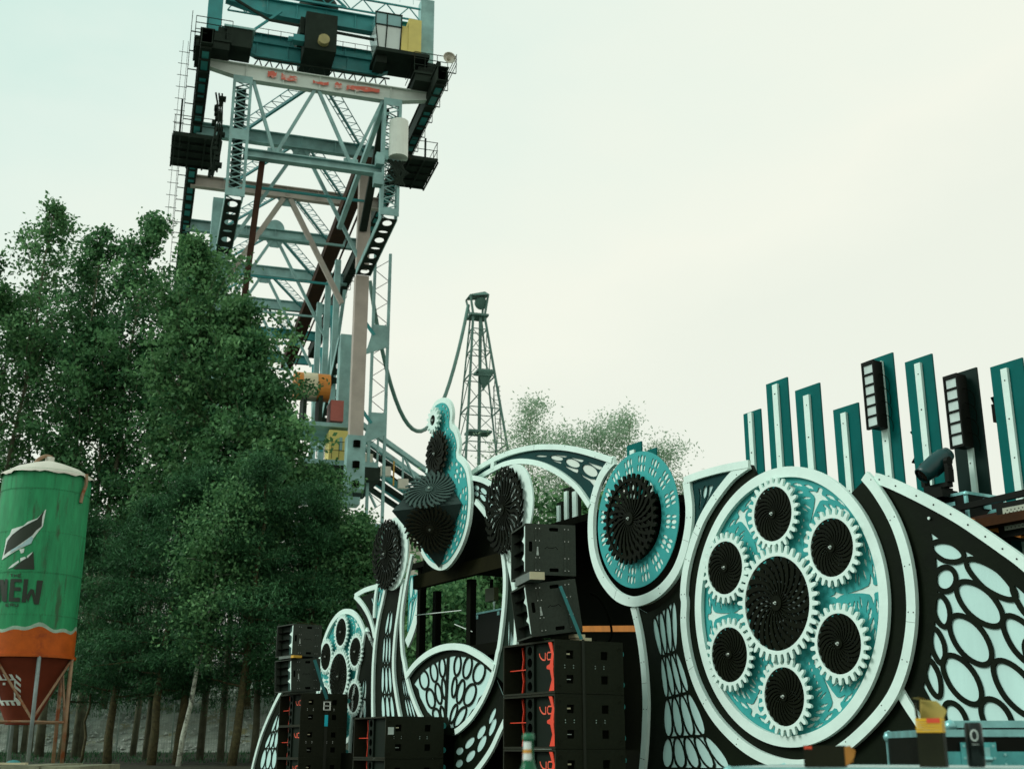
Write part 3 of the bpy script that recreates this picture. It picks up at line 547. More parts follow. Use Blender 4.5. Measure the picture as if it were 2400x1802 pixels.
 'low_band': [(-3.418,1.757),(-3.651,1.53),(-3.82,1.353),(-4.025,1.19),(-4.304,1.013),(-4.639,0.831)],
 'low_ell': [[(-4.134,1.52),(-4.179,1.488),(-4.23,1.464),(-4.28,1.451),(-4.32,1.453),(-4.345,1.468),(-4.351,1.494),(-4.336,1.528),(-4.303,1.564),(-4.258,1.596),(-4.207,1.62),(-4.157,1.632),(-4.117,1.631),(-4.093,1.615),(-4.088,1.589),(-4.102,1.556)],[(-4.477,1.372),(-4.531,1.346),(-4.589,1.327),(-4.642,1.32),(-4.682,1.325),(-4.702,1.341),(-4.7,1.367),(-4.676,1.397),(-4.633,1.428),(-4.578,1.454),(-4.52,1.472),(-4.467,1.479),(-4.428,1.474),(-4.408,1.458),(-4.41,1.433),(-4.434,1.402)],[(-4.118,1.368),(-4.167,1.327),(-4.221,1.295),(-4.273,1.277),(-4.315,1.275),(-4.34,1.291),(-4.344,1.321),(-4.327,1.362),(-4.291,1.406),(-4.242,1.447),(-4.187,1.479),(-4.135,1.497),(-4.094,1.498),(-4.07,1.482),(-4.066,1.452),(-4.083,1.412)],[(-4.441,1.195),(-4.49,1.167),(-4.546,1.147),(-4.599,1.138),(-4.64,1.142),(-4.665,1.158),(-4.668,1.183),(-4.649,1.215),(-4.612,1.247),(-4.561,1.275),(-4.505,1.295),(-4.453,1.304),(-4.412,1.3),(-4.388,1.284),(-4.385,1.258),(-4.404,1.227)],[(-3.829,1.59),(-3.869,1.546),(-3.914,1.511),(-3.957,1.49),(-3.992,1.487),(-4.014,1.501),(-4.019,1.531),(-4.006,1.572),(-3.977,1.618),(-3.937,1.662),(-3.892,1.696),(-3.848,1.717),(-3.813,1.72),(-3.792,1.706),(-3.787,1.676),(-3.8,1.636)],[(-3.851,1.739),(-3.89,1.7),(-3.932,1.669),(-3.971,1.65),(-4.001,1.647),(-4.018,1.66),(-4.018,1.687),(-4.002,1.724),(-3.972,1.765),(-3.933,1.804),(-3.89,1.836),(-3.851,1.854),(-3.821,1.857),(-3.805,1.844),(-3.805,1.817),(-3.821,1.78)],[(-4.768,1.257),(-4.806,1.242),(-4.851,1.234),(-4.895,1.234),(-4.933,1.242),(-4.959,1.257),(-4.967,1.277),(-4.958,1.299),(-4.932,1.318),(-4.894,1.333),(-4.849,1.341),(-4.805,1.341),(-4.767,1.333),(-4.742,1.318),(-4.734,1.298),(-4.743,1.277)],[(-4.771,1.092),(-4.805,1.075),(-4.848,1.065),(-4.892,1.063),(-4.932,1.069),(-4.96,1.083),(-4.972,1.102),(-4.967,1.124),(-4.946,1.145),(-4.91,1.161),(-4.867,1.171),(-4.823,1.173),(-4.784,1.167),(-4.757,1.153),(-4.744,1.134),(-4.749,1.112)],[(-3.683,1.976),(-3.71,1.941),(-3.739,1.913),(-3.765,1.895),(-3.785,1.891),(-3.796,1.901),(-3.795,1.923),(-3.783,1.955),(-3.762,1.991),(-3.734,2.025),(-3.706,2.053),(-3.679,2.071),(-3.66,2.075),(-3.649,2.065),(-3.65,2.043),(-3.662,2.011)],[(-3.641,1.834),(-3.661,1.803),(-3.684,1.777),(-3.705,1.761),(-3.722,1.756),(-3.732,1.765),(-3.733,1.784),(-3.726,1.813),(-3.711,1.845),(-3.69,1.876),(-3.668,1.902),(-3.646,1.918),(-3.629,1.922),(-3.619,1.914),(-3.618,1.894),(-3.626,1.866)]],
 'La': [(-7.351,3.969),(-7.475,3.693),(-7.609,3.429),(-7.694,3.182),(-7.752,2.869),(-7.774,2.556),(-7.757,2.14),(-7.72,1.811),(-7.667,1.526),(-7.595,1.125)],
 'Lb': [(-6.698,3.946),(-6.827,3.524),(-6.937,3.122),(-6.984,2.717),(-6.95,2.412),(-6.834,2.108),(-6.688,1.808),(-6.495,1.515),(-6.225,1.136)],
 'Lcl': [(-7.345,3.511),(-7.494,3.124),(-7.535,2.647),(-7.535,2.173),(-7.466,1.725),(-7.387,1.325)],
 'Lcr': [(-7.118,3.49),(-7.181,3.1),(-7.168,2.626),(-7.054,2.155),(-6.904,1.715),(-6.645,1.324)],
 'Lml': [(-6.8,2.706),(-6.758,2.403),(-6.669,2.102),(-6.524,1.785),(-6.285,1.418)],
 'Lmr': [(-6.755,2.743),(-6.606,2.395),(-6.412,2.073),(-6.169,1.759),(-5.845,1.416)],
 'Lcrest_top': [(-11.431,4.242),(-10.95,4.306),(-10.343,4.314)],
 'Lcrest_r': [(-11.431,4.242),(-11.052,4.039),(-10.756,3.824),(-10.557,3.61),(-10.406,3.355)],
 'Lcrest_blk': [(-11.43,4.229),(-11.051,4.027),(-10.723,3.797),(-10.523,3.558),(-10.403,3.162),(-10.854,3.536),(-11.125,3.808),(-11.463,4.041)],
 'Lcrest_pan': [(-11.16,4.202),(-10.728,4.232),(-10.306,4.224),(-10.4,3.889),(-10.433,3.551),(-10.595,3.711),(-10.83,3.98)],
 'Lcrest_bones': [[(-10.72,4.131),(-10.647,4.131),(-10.577,4.005),(-10.52,3.901),(-10.585,3.956)],[(-10.51,4.159),(-10.455,4.146),(-10.471,4.044),(-10.512,3.949),(-10.532,4.05)]],
 'Lcrest_ell': [[(-10.528,4.071),(-10.52,4.038),(-10.518,4.01),(-10.524,3.992),(-10.536,3.987),(-10.552,3.994),(-10.569,4.013),(-10.587,4.042),(-10.6,4.075),(-10.608,4.108),(-10.61,4.136),(-10.604,4.154),(-10.592,4.16),(-10.576,4.152),(-10.558,4.133),(-10.541,4.104)]],
 'Lstrip': [(-10.267,4.491),(-10.38,4.256),(-10.437,3.991),(-10.446,3.723)],
 'Lstrip_pan': [(-10.237,4.487),(-10,4.46),(-10.077,4.15),(-10.273,3.78),(-10.408,3.695),(-10.407,3.988),(-10.356,4.254)],
 'Ledge': [(-10.809,3.508),(-10.917,3.197),(-11.042,2.862),(-11.15,2.551),(-11.233,2.239),(-11.277,1.902),(-11.322,1.52),(-11.339,1.046)],
 'Ldiag': [(-10.825,3.546),(-10.628,3.371),(-10.416,3.187)],
 'Lpil_cl': [(-10.885,2.611),(-10.956,2.229),(-11.013,1.849),(-11.038,1.447)],
 'Lpil_cr': [(-10.703,2.603),(-10.683,2.22),(-10.664,1.842),(-10.618,1.445)],
 'Lback': [(-9.081,4.613),(-8.809,4.578),(-8.559,4.336),(-8.516,3.985),(-8.614,3.651),(-8.797,3.347),(-9.008,3.135)],
 'Lback_pan': [(-9.04,4.37),(-8.702,4.342),(-8.663,4.001),(-8.763,3.688),(-8.95,3.429),(-9.063,3.346)],
 'Lwing': [(-14.45,3.053),(-14.907,2.843),(-15.563,2.467),(-16.124,2.048),(-16.594,1.618),(-16.927,1.165),(-17.127,0.795),(-17.248,0.482)],
 'Lwing_cl': [(-15.787,2.055),(-16.188,1.67),(-16.561,1.335),(-16.787,0.881)],
 'Lwing_cr': [(-15.432,2.157),(-15.567,1.718),(-15.587,1.334),(-15.598,0.896)],
 'slats': [(0.212,5.255),(0.518,5.279),(0.644,5.525),(1.009,5.534),(1.125,5.322),(1.521,5.313),(1.7,4.95),(2.076,4.941),(2.24,5.373),(2.617,5.378),(2.771,5.215),(3.126,5.226),(3.282,4.925),(3.646,4.94),(3.806,4.878),(4.171,4.893)],
 'slat_bars': [(0.314,5.236),(0.384,5.24),(0.772,5.475),(0.857,5.473),(1.273,5.214),(1.361,5.212),(1.826,4.873),(1.904,4.873),(2.389,5.308),(2.475,5.308),(2.908,5.15),(2.984,5.151),(3.447,4.86),(3.504,4.859),(3.931,4.814),(4.003,4.815)],
 'wing_web': [(3.704,3.182),(3.716,3.094),(3.733,2.918),(3.728,2.769),(3.716,2.651),(3.685,2.507),(3.641,2.349),(3.595,2.192),(3.539,2.021),(3.493,1.922),(3.452,1.84),(3.52,1.719),(3.587,1.632),(3.663,1.539),(3.748,1.364),(3.887,1.093),(4.768,1.108),(5.091,1.419),(5.086,1.857),(4.929,2.19),(4.771,2.376),(4.618,2.524),(4.489,2.652),(4.368,2.754),(4.26,2.836),(4.159,2.895),(4.124,2.926),(4.048,2.973),(3.913,3.051),(3.79,3.113)],
 'shell_web': [(-6.317,2.287),(-6.128,2.4),(-5.938,2.484),(-5.757,2.539),(-5.579,2.57),(-5.416,2.605),(-5.268,2.613),(-5.057,2.631),(-4.888,2.628),(-4.733,2.601),(-4.531,2.586),(-4.394,2.539),(-4.162,2.468),(-3.982,2.379),(-3.817,2.303),(-3.956,2.214),(-4.037,2.1),(-4.06,2.068),(-4.214,2),(-4.308,1.874),(-4.405,1.848),(-4.562,1.727),(-4.847,1.618),(-5.064,1.61),(-5.173,1.763),(-5.384,1.756),(-5.627,1.761),(-5.853,1.868),(-6.104,2.083),(-6.167,2.203)],
}
# ================================================================== STAGE FACADE
def gear_loop(Ro, Rr, n, ph=0.0):
    prof = [(0.0, 0), (.10, .02), (.17, .30), (.19, .62), (.25, .86), (.34, .97), (.42, 1), (.50, .97), (.59, .86), (.65, .62), (.67, .30), (.74, .02)]
    out = []
    for k in range(n):
        for f, hh in prof:
            a = ph + 2*PI*(k+f)/n; r = Rr + (Ro-Rr)*hh; out.append((r*math.cos(a), r*math.sin(a)))
    return out
def fan_mesh(Rm, nb, twist, layers, w=0.5, y=0.0, hub=0.10, wave=0.0, tip=0.0, th=0.012, gap=0.016, p=1.0):
    """swirling flat blades in stacked layers round a hub disc"""
    m = MB()
    for li in range(layers):
        sg = 1 if li % 2 == 0 else -1; yy = y + li*gap
        for i in range(nb):
            a0 = 2*PI*(i + 0.5*(li % 2))/nb; pts = []; ws = []
            for k in range(9):
                f = k/8; r = Rm*(hub + (1-hub)*f)
                a = a0 + sg*twist*f**p + wave*math.sin(2*PI*f)
                pts.append((r*math.cos(a), r*math.sin(a)))
                ws.append(max(0.008, 2*PI*r/nb*w*(1.0 if f < 0.9 else (1.0-0.55*(f-0.9)/0.1 if tip else 1.0))))
            m.ribbon(pts, ws, yy, yy+th)
    m.tube([(0, y-0.012, 0), (0, y+th+gap, 0)], Rm*hub*1.25, 20)
    return m.mesh('fan')
def hub_bolt(y, r=0.018):
    m = MB(); m.tube([(0, y, 0), (0, y-0.012, 0)], r, 10); m.tube([(0, y-0.012, 0), (0, y-0.03, 0)], r*0.55, 8); return m

# --- shared gear meshes (unit: metres)
def make_gear(parent, Rd, n, nb, twist, loc, proto):
    """white toothed ring (teeth) round a dark bladed disc"""
    t = bpy.data.objects.new('gear', proto['ring']); COL.objects.link(t); t.parent = parent; t.location = loc
    f = bpy.data.objects.new('blade_disc', proto['fan']); COL.objects.link(f); f.parent = t
    b_ = bpy.data.objects.new('pale_backing', proto['back']); COL.objects.link(b_); b_.parent = t
    h = bpy.data.objects.new('hub_bolt', proto['hub']); COL.objects.link(h); h.parent = t
    return t
def gear_proto(Rd, Ro, Rr, n, nb, twist, wb):
    ring = plate([gear_loop(Ro, Rr, n), circ(0, 0, Rd, 56)], -0.03, 0.0); ring.materials.append(WHITE)
    fan = fan_mesh(Rd*0.995, nb, twist, 2, wb, -0.022, 0.13); fan.materials.append(FAN)
    hub = hub_bolt(-0.035).mesh('hub'); hub.materials.append(STEEL)
    back = plate([circ(0, 0, Rd*.99, 48)], .024, .028); back.materials.append(mat('pale_gear_backing', (.34, .46, .42), .6))
    return dict(ring=ring, fan=fan, hub=hub, back=back)
SMALL = gear_proto(.285, .385, .318, 26, 22, 1.1, .50)
BIG = gear_proto(.475, .595, .512, 38, 24, 0.75, .50)

def star_holes(Rw, gears, big):
    """cut-outs of the teal disc: six star bursts near the rim with streaks swept round them, small stars along the spokes"""
    holes = []; occ = []
    def free(pts):
        for x, z in pts:
            if math.hypot(x, z) > Rw-0.03: return False
        return True
    def put(pts, rr_):
        cx = sum(p[0] for p in pts)/len(pts); cz = sum(p[1] for p in pts)/len(pts)
        if not free(pts): return
        dn = []
        for i in range(len(pts)):
            a_, b_ = pts[i-1], pts[i]
            for q in range(6): dn.append((a_[0]+(b_[0]-a_[0])*q/6, a_[1]+(b_[1]-a_[1])*q/6))
        dn = np.array(dn)
        for o_ in occ:
            if np.min(np.hypot(dn[:, None, 0]-o_[None, :, 0], dn[:, None, 1]-o_[None, :, 1])) < .011: return
        occ.append(dn); holes.append(pts)
    for k in range(1):
        a = R(1)
        er = (math.cos(a), math.sin(a)); et = (-er[1], er[0])
        def loc(r_, t_): return (er[0]*r_+et[0]*t_, er[1]*r_+et[1]*t_)
        # main burst: four-armed blob
        st_ = [(1.255,.0),(1.245,.032),(1.205,.034),(1.190,.050),(1.192,.085),(1.168,.150),(1.150,.070),(1.125,.040),(1.04,.020),(.86,.0),(1.04,-.020),(1.125,-.040),(1.150,-.070),(1.168,-.150),(1.192,-.085),(1.190,-.050),(1.205,-.034),(1.245,-.032)]
        put([loc(*p) for p in st_], 0)
        # spoke: long thin star and dots
        put([loc(.82,0), loc(.76,.012), loc(.70,.035), loc(.68,.012), loc(.62,0), loc(.68,-.012), loc(.70,-.035), loc(.76,-.012)], 0)
        for q, r_ in enumerate((.66,.73,.80,.87)):
            for sg in (-1, 1):
                c = .085 + .006*q
                put([loc(r_+.022, sg*c), loc(r_, sg*(c+.018)), loc(r_-.022, sg*c), loc(r_, sg*(c-.018))], 0)
        for sg in (-1, 1):
            put([loc(.955, sg*.135), loc(.935, sg*.150), loc(.915, sg*.190), loc(.905, sg*.150), loc(.875, sg*.130), loc(.905, sg*.118), loc(.915, sg*.085), loc(.935, sg*.118)], 0)
        # streaks: slivers running round the rim on both sides of the burst, no two of them touching
        rs = random.Random(40)
        for _ in range(260):
            r_ = rs.choice((1.275, 1.245, 1.215, 1.185, 1.15, 1.115, 1.08, 1.045, 1.01, .975, .94)); d0 = rs.uniform(.03, .40); ln = rs.uniform(.09, .24); w_ = rs.uniform(.012, .024); dr = rs.uniform(-.5, .5)*.10
            for sg in (-1, 1):
                pts = []
                for f, ww in ((0,0),(.2,.6),(.35,1.0),(.5,.7),(.62,1.1),(.8,.5),(1,0)):
                    an = a + sg*(d0+ln*f)/r_; q = r_+ww*w_+dr*f*ln*4; pts.append((q*math.cos(an), q*math.sin(an)))
                for f, ww in ((.8,.5),(.62,.6),(.5,1.0),(.35,.5),(.2,.6)):
                    an = a + sg*(d0+ln*f)/r_; q = r_-ww*w_+dr*f*ln*4; pts.append((q*math.cos(an), q*math.sin(an)))
                # leave the part under a gear uncut
                if all(min(math.hypot(x-gx, z-gz) for gx, gz in gears) > .30 for x, z in pts): put(pts, 0)
    one = list(holes); holes = []
    for k in range(6):
        c_, s_ = math.cos(R(60*k)), math.sin(R(60*k)); holes += [[(x*c_-z*s_, x*s_+z*c_) for x, z in h] for h in one]
    return holes

GA = [R(90+60*k) for k in range(6)]
GP = [(.92*math.cos(a), .92*math.sin(a)) for a in GA]
STARS_ = None
def wheel(label, s0, z0, off, k=1.0, partial=None):
    w = fthing('gear_wheel_panel', label, 'wheel panel', s0, off, 'gear wheel panels of the stage', z0)
    w.scale = (k, k, k)
    global STARS_
    STARS_ = STARS_ or star_holes(1.30, GP, .6)
    obj('backing_disc', plate([circ(0, 0, 1.33, 96)], 0.014, 0.03), WHITE, w)
    obj('cutout_disc', plate([circ(0, 0, 1.325, 128)] + STARS_, 0.003, 0.0105), TEAL, w)
    obj('rim', plate([circ(0, 0, 1.405, 128), circ(0, 0, 1.295, 128)], -0.05, -0.006), WHITE, w)
    make_gear(w, .475, 38, 30, .75, (0, -0.10, 0), BIG)
    for q, (gx, gz) in enumerate(GP): 
        g_ = make_gear(w, .285, 26, 26, 1.1, (gx, -0.075, gz), SMALL); g_.rotation_euler = (0, 0.13*q, 0)
    return w
wheel('large round teal panel of seven white-toothed gears at the right', 1.81, 2.73, 0.0)
wheel('smaller-looking far gear panel at the left behind the speakers', -11.94, 2.70, -0.95, .95)

# --- crest: black surround, white outer band, dark teal corner
cb = crom(D['crest_band'], 5)
cr_ = fthing('crest_panel', 'black surround with white band curving round the large gear wheel', 'panel', 1.81, 0.0)
inner = circ(1.81, 2.73, 1.385, 90, R(46), R(46)-R(302))
inner = [p for p in inner]
obj('surround_board', plate([fp(cr_, cb + circ(1.81, 2.73, 1.385, 90, R(44), R(44)-2*PI+R(59)))], 0.004, 0.05), BLACK, cr_)
obj('white_band', MB().ribbon(fp(cr_, cb), .105, -0.045, 0.0), WHITE, cr_)
obj('corner_board', plate([fp(cr_, D['crest_tri'])] + [fp(cr_, q) for q in D['crest_bones'] + D['crest_ell']], -0.01, 0.006), DTEAL, cr_)
obj('corner_cloth', plate([fp(cr_, D['crest_tri'])], 0.012, 0.018), CLOTH, cr_)
obj('top_band', MB().ribbon(fp(cr_, crom(D['crest_top'], 4)), .085, -0.052, -0.012), WHITE, cr_)

# --- teal ring with dark gear in its white U-shaped frame
ring = fthing('ring_panel', 'teal pierced ring with black gear inside a white U-shaped frame', 'ring panel', -.64, 0.0)
RC = (0.0, 3.99)
ub = crom(D['u_band'], 5)
obj('white_frame', MB().ribbon(fp(ring, ub), .122, -0.05, 0.0), WHITE, ring)
hl = []
for k in range(16):
    a = 2*PI*(k+.5)/16
    for r_, dr in ((.625, .042), (.735, .044)):
        for j in (-1, 0, 1):
            an = a + j*.062/r_; wd_ = .027 if j == 0 else .019; hr = dr*1.2 if j == 0 else dr*1.08
            c = (RC[0]+r_*math.cos(an), RC[1]+r_*math.sin(an)); q = []
            for i in range(12):
                t = 2*PI*i/12; u_, v_ = hr*math.cos(t), wd_*math.sin(t)
                q.append((c[0]+u_*math.cos(an)-v_*math.sin(an), c[1]+u_*math.sin(an)+v_*math.cos(an)))
            hl.append(q)
obj('pierced_ring', plate([circ(RC[0], RC[1], .83, 96), circ(RC[0], RC[1], .50, 64)] + hl, -0.045, -0.037), TEAL, ring)
obj('white_backing', plate([circ(RC[0], RC[1], .815, 96), circ(RC[0], RC[1], .53, 64)], -0.034, -0.024), WHITE, ring)
gm = plate([gear_loop(.555, .485, 34), circ(0, 0, .455, 56)], -0.03, 0.0); 
gg = obj('black_gear', gm, FAN, ring); gg.location = (RC[0]-.02, -0.115, RC[1])
f_ = obj('blade_disc', fan_mesh(.47, 24, .55, 2, .42, -0.02, .13), FAN, gg)
obj('hub_bolt', hub_bolt(-.035), STEEL, gg)
for a in (R(20), R(140), R(250)):
    obj('strut', MB().beam((RC[0]+.47*math.cos(a), -.10, RC[1]+.47*math.sin(a)), (RC[0]+.47*math.cos(a), .25, RC[1]+.47*math.sin(a)), .05, .05), STAGE, ring)

# --- cut patterns
def patch_holes(Lp, Rp, cols):
    """rows of ovals with small tooth shapes between them, on the strip between two edge lines"""
    H = []
    for i in range(len(Lp)-1):
        n = cols[i] if isinstance(cols, (list, tuple)) else cols
        A, B, C_, D_ = Lp[i], Rp[i], Rp[i+1], Lp[i+1]
        def Mx(u, v): return tuple((A[k]*(1-u)+B[k]*u)*(1-v) + (D_[k]*(1-u)+C_[k]*u)*v for k in (0, 1))
        sh = 0.0
        for j in range(n):
            cu_ = (j+.5)/n
            H.append([Mx(cu_ + .415/n*math.cos(2*PI*q/14), .5 + .465*math.sin(2*PI*q/14)) for q in range(14)])
        for j in range(1, n):
            u0 = j/n
            H.append([Mx(u0-.25/n, .030), Mx(u0+.25/n, .030), Mx(u0+.09/n, .15), Mx(u0+.03/n, .33), Mx(u0-.03/n, .33), Mx(u0-.09/n, .15)])
            H.append([Mx(u0-.25/n, .970), Mx(u0-.09/n, .85), Mx(u0-.03/n, .67), Mx(u0+.03/n, .67), Mx(u0+.09/n, .85), Mx(u0+.25/n, .970)])
    return H
def cut_panel(root, outline, holes, board, cloth=CLOTH, y=0.0, bname='cutout_board', clothpts=None):
    obj(bname, plate([fp(root, outline)] + [fp(root, h) for h in holes], y, y+0.010), board, root)
    obj('backing_cloth', plate([fp(root, clothpts or outline)], y+0.016, y+0.019), cloth, root)

def web_panel(root, outline, web, ells, w, board, y=0.0, extra=()):
    """board with one large opening, pale cloth behind it and a black net of oval rings across it"""
    obj('cutout_board', plate([fp(root, outline), fp(root, web)], y, y+.010), board, root)
    obj('backing_cloth', plate([fp(root, outline)], y+.016, y+.019), CLOTH, root)
    cx_ = np.mean([p[0] for p in web]); W_ = [tuple(p) for p in web]
    def inside(x, z):
        c = False; j = len(W_)-1
        for i in range(len(W_)):
            if (W_[i][1] > z) != (W_[j][1] > z) and x < (W_[j][0]-W_[i][0])*(z-W_[i][1])/(W_[j][1]-W_[i][1])+W_[i][0]: c = not c
            j = i
        return c
    for k, e_ in enumerate(ells):
        cx = sum(p[0] for p in e_)/len(e_); cz = sum(p[1] for p in e_)/len(e_)
        out = []
        for p in e_:
            d = math.hypot(p[0]-cx, p[1]-cz); out.append((p[0]+(p[0]-cx)/d*w*.5, p[1]+(p[1]-cz)/d*w*.5))
        out = crom(out, 2, True)
        obj('net_ring', MB().ribbon(fp(root, out), w, y-.0003*(k % 7)-.001, y+.0098, True), board, root)
    for a, b, ww in extra: obj('net_spoke', MB().ribbon(fp(root, [a, b]), ww, y-.003, y+.0095), board, root)
# --- feather pillar right of the speaker stack
fpn = fthing('feather_screen', 'black pillar panel with tall pale cells left of the gear wheel', 'panel', 0.2, -0.03)
pl_ = crom(D['pillar_left'], 4)
out = pl_ + [(-.95, .02), (1.9, .02), (1.75, .98)] + [p for p in reversed(crom(D['crest_band'], 5)) if p[0] < 1.7 and p[1] < 3.55] + [(.345, 3.55), (.25, 3.35), (.1, 3.15), (-.1, 3.02), (-.35, 2.9), (-.6, 2.86)]
cut_panel(fpn, out, patch_holes(D['pillar_cl'], D['pillar_cr'], [4, 4, 4, 5, 5]), BLACK)
obj('edge_band', MB().ribbon(fp(fpn, pl_), .10, -0.045, -0.002), WHITE, fpn)

# --- right wing
wg = fthing('wing_panel', 'large black wing panel with pale net pattern at the right edge', 'panel', 3.6, -0.03)
wt = crom(D['wing_top'], 5)
out = wt + [(5.42, .02), (1.95, .02), (1.95, 1.0)] + [p for p in circ(1.81, 2.73, 1.60, 50, R(-80), R(38))]
web_panel(wg, out, D['wing_web'], D['wing_ell'], .046, BLACK)
obj('top_band', MB().ribbon(fp(wg, wt), .098, -0.05, -0.002), WHITE, wg)
obj('slant_band', MB().ribbon(fp(wg, crom(D['wing_diag'], 4)), .095, -0.03, -0.002), WHITE, wg)
m_ = MB()
for p in wt[2::4]:
    m_.tube([(p[0]-3.6, -0.056, p[1]), (p[0]-3.6, -0.05, p[1])], .008, 6)
obj('screw_heads', m_, HOLE, wg)
obj('white_marker', MB().disc((3.72-3.6, -.01, 3.31), .014, (0,-1,0), 10, .012), WHITE, wg)

# --- feather arch
ar = fthing('feather_arch', 'dark teal arch with white edges and pale cells above the booth', 'arch', -2.9, 0.02)
ao = crom(D['arch_out'], 5); ai = crom(D['arch_in'], 5)
cut_panel(ar, ao + list(reversed(ai)), D['arch_ell'] + D['arch_bones'], DTEAL, mat('pale_sky_cloth', (.70, .80, .72), .8, .08, 2.0))
obj('outer_band', MB().ribbon(fp(ar, ao), .075, -0.045, -0.002), WHITE, ar)
obj('inner_band', MB().ribbon(fp(ar, ai), .075, -0.045, -0.002), WHITE, ar)
obj('cross_tie', MB().ribbon(fp(ar, D['arch_tie']), .10, -0.05, -0.003), WHITE, ar)

# --- centre: inner arch and right pillar, both framing the booth
ia = fthing('booth_pillar', 'slim dark pillar with two white lines right of the booth opening', 'pillar', -3.3, 0.25)
la = crom(D['lineA'][:5] + D['lineA'][6:], 5); lb = crom(D['lineB'], 5)
hol = patch_holes(D['in_cl'], D['in_cr'], 2)
cut_panel(ia, D['in_panel'], hol, BLACK, bname='cutout_board')
obj('upper_band', MB().ribbon(fp(ia, crom(D['in_up'], 5)), .075, -0.04, -0.002), WHITE, ia)
obj('inner_line', MB().ribbon(fp(ia, la), .082, -0.04, -0.002), WHITE, ia)
obj('outer_line', MB().ribbon(fp(ia, lb), .085, -0.042, -0.004), WHITE, ia)
mid = [p for p in la if p[1] < 4.2 and p[1] > 2.3]
lbb = [p for p in lb if p[1] > 1.9]
obj('pillar_board', plate([fp(ia, mid + list(reversed(lbb)))], 0.0, .016), mat('green_black_ply', (.006, .016, .009), .55, .3, 2, spec=.1), ia)
m_ = MB()
for sx, z0_, z1_ in ((-3.36, 2.62, 3.0), (-3.30, 2.5, 2.85), (-3.26, 2.55, 2.8)):
    m_.add([(sx+3.3, -.004, z0_), (sx+3.312, -.004, (z0_+z1_)/2), (sx+3.305, -.004, z1_), (sx+3.292, -.004, (z0_+z1_)/2)], [(0,1,2,3)])
obj('pale_slits', m_, CLOTH, ia)

# --- left pillar
lp = fthing('booth_pillar', 'tall flaring black pillar with pale cells left of the booth opening', 'pillar', -7.2, 0.25)
La, Lb, Lc = crom(D['La'], 4), crom(D['Lb'], 4), crom(D['Lc'][:5] + D['Lc'][6:], 4)
cut_panel(lp, La + [(-7.5, .6), (-6.6, .6)] + list(reversed(Lb)), patch_holes(D['Lcl'], D['Lcr'], [2, 3, 3, 3, 3]), BLACK)
cut_panel(lp, [p for p in Lb if p[1] > .65] + [(-6.2, .7), (-5.6, 1.2)] + list(reversed([p for p in Lc if p[1] < 3.9])), patch_holes(D['Lml'], D['Lmr'], 3), BLACK, y=0.004, bname='cutout_board')
obj('edge_line', MB().ribbon(fp(lp, La), .078, -0.04, -0.002), WHITE, lp)
obj('middle_line', MB().ribbon(fp(lp, Lb), .078, -0.042, -0.004), WHITE, lp)
obj('inner_line', MB().ribbon(fp(lp, Lc), .078, -0.044, -0.006), WHITE, lp)

# --- eyes
def eye(label, s, z, rx, rz, ps, pz, prx, prz, n=24):
    e_ = fthing('eye_gear', label, 'eye gear', s, 0.25, 'two black blade-gear eyes of the stage', z)
    obj('white_plate', plate([circ(ps-s, pz-z, prx, 64, rz=prz)], -0.075, -0.05), WHITE, e_)
    for li, (tw, yy) in enumerate(((.9, -.13), (-.75, -.17))):
        me = fan_mesh(rx, n, tw, 1, .46, yy, .10, .16*(1 if li == 0 else -1), 1.0, p=.8)
        xform(me, Matrix.Diagonal((1, 1, rz/rx, 1))); obj('blade_layer', me, FAN, e_)
    obj('hub_bolt', hub_bolt(-.19), STEEL, e_)
    m = MB()
    for a in (0.5, 2.6, 4.6): m.beam((.3*rx*math.cos(a), -.14, .3*rx*math.sin(a)), (.3*rx*math.cos(a), 0.1, .3*rx*math.sin(a)), .04, .04)
    obj('mount', m, STAGE, e_)
eye('right black blade-gear eye on white oval, above the speakers', -3.26, 4.50, .50, .61, -3.13, 4.53, .53, .60)
eye('left black blade-gear eye on white oval, nearer the trees', -7.13, 4.40, .53, .575, -7.0, 4.40, .53, .60)

# --- head board with beak
hd = fthing('head_board', 'tall keyhole-shaped head board with teal lattice and pyramid beak', 'head board', -5.3, 0.30)
ho = crom(D['head'], 3, True)
def inset(P, d, cx, cz):
    out = []; m = len(P)
    for i, p in enumerate(P):
        a, b = P[i-1], P[(i+1) % m]; dx, dz = b[0]-a[0], b[1]-a[1]; l = math.hypot(dx, dz) or 1; nx, nz = dz/l, -dx/l
        out.append((p[0]+nx*d, p[1]+nz*d))
    return out
hi = inset(ho, .085, 0, 0)
obj('white_edge', plate([fp(hd, ho)], -0.03, 0.02), WHITE, hd)
# lattice board: rows of small ovals following the outline
hh_ = []
for q, dd in enumerate((.14, .225, .31)):
    lp_ = inset(ho, dd, 0, 0); acc = 0
    for i in range(0, len(lp_)-1, 1):
        a = lp_[i]; b = lp_[i+1]; L_ = math.hypot(b[0]-a[0], b[1]-a[1]); acc += L_
        big_ = a[1] < 5.55
        if acc > (.115 if big_ else .085):
            acc = 0; dx, dz = (b[0]-a[0])/(L_ or 1), (b[1]-a[1])/(L_ or 1); rl, rw = (.050, .030) if big_ else (.030, .020)
            hh_.append([(a[0]+dx*rl*math.cos(t)-dz*rw*math.sin(t), a[1]+dz*rl*math.cos(t)+dx*rw*math.sin(t)) for t in [2*PI*k/10 for k in range(10)]])
keep = []
for h in hh_:
    A_ = np.array(h)
    if all(np.min(np.hypot(A_[:, None, 0]-B_[None, :, 0], A_[:, None, 1]-B_[None, :, 1])) > .018 and math.hypot(*(A_.mean(0)-B_.mean(0))) > .05 for B_ in keep): keep.append(A_)
hh_ = [[tuple(q) for q in A_] for A_ in keep]
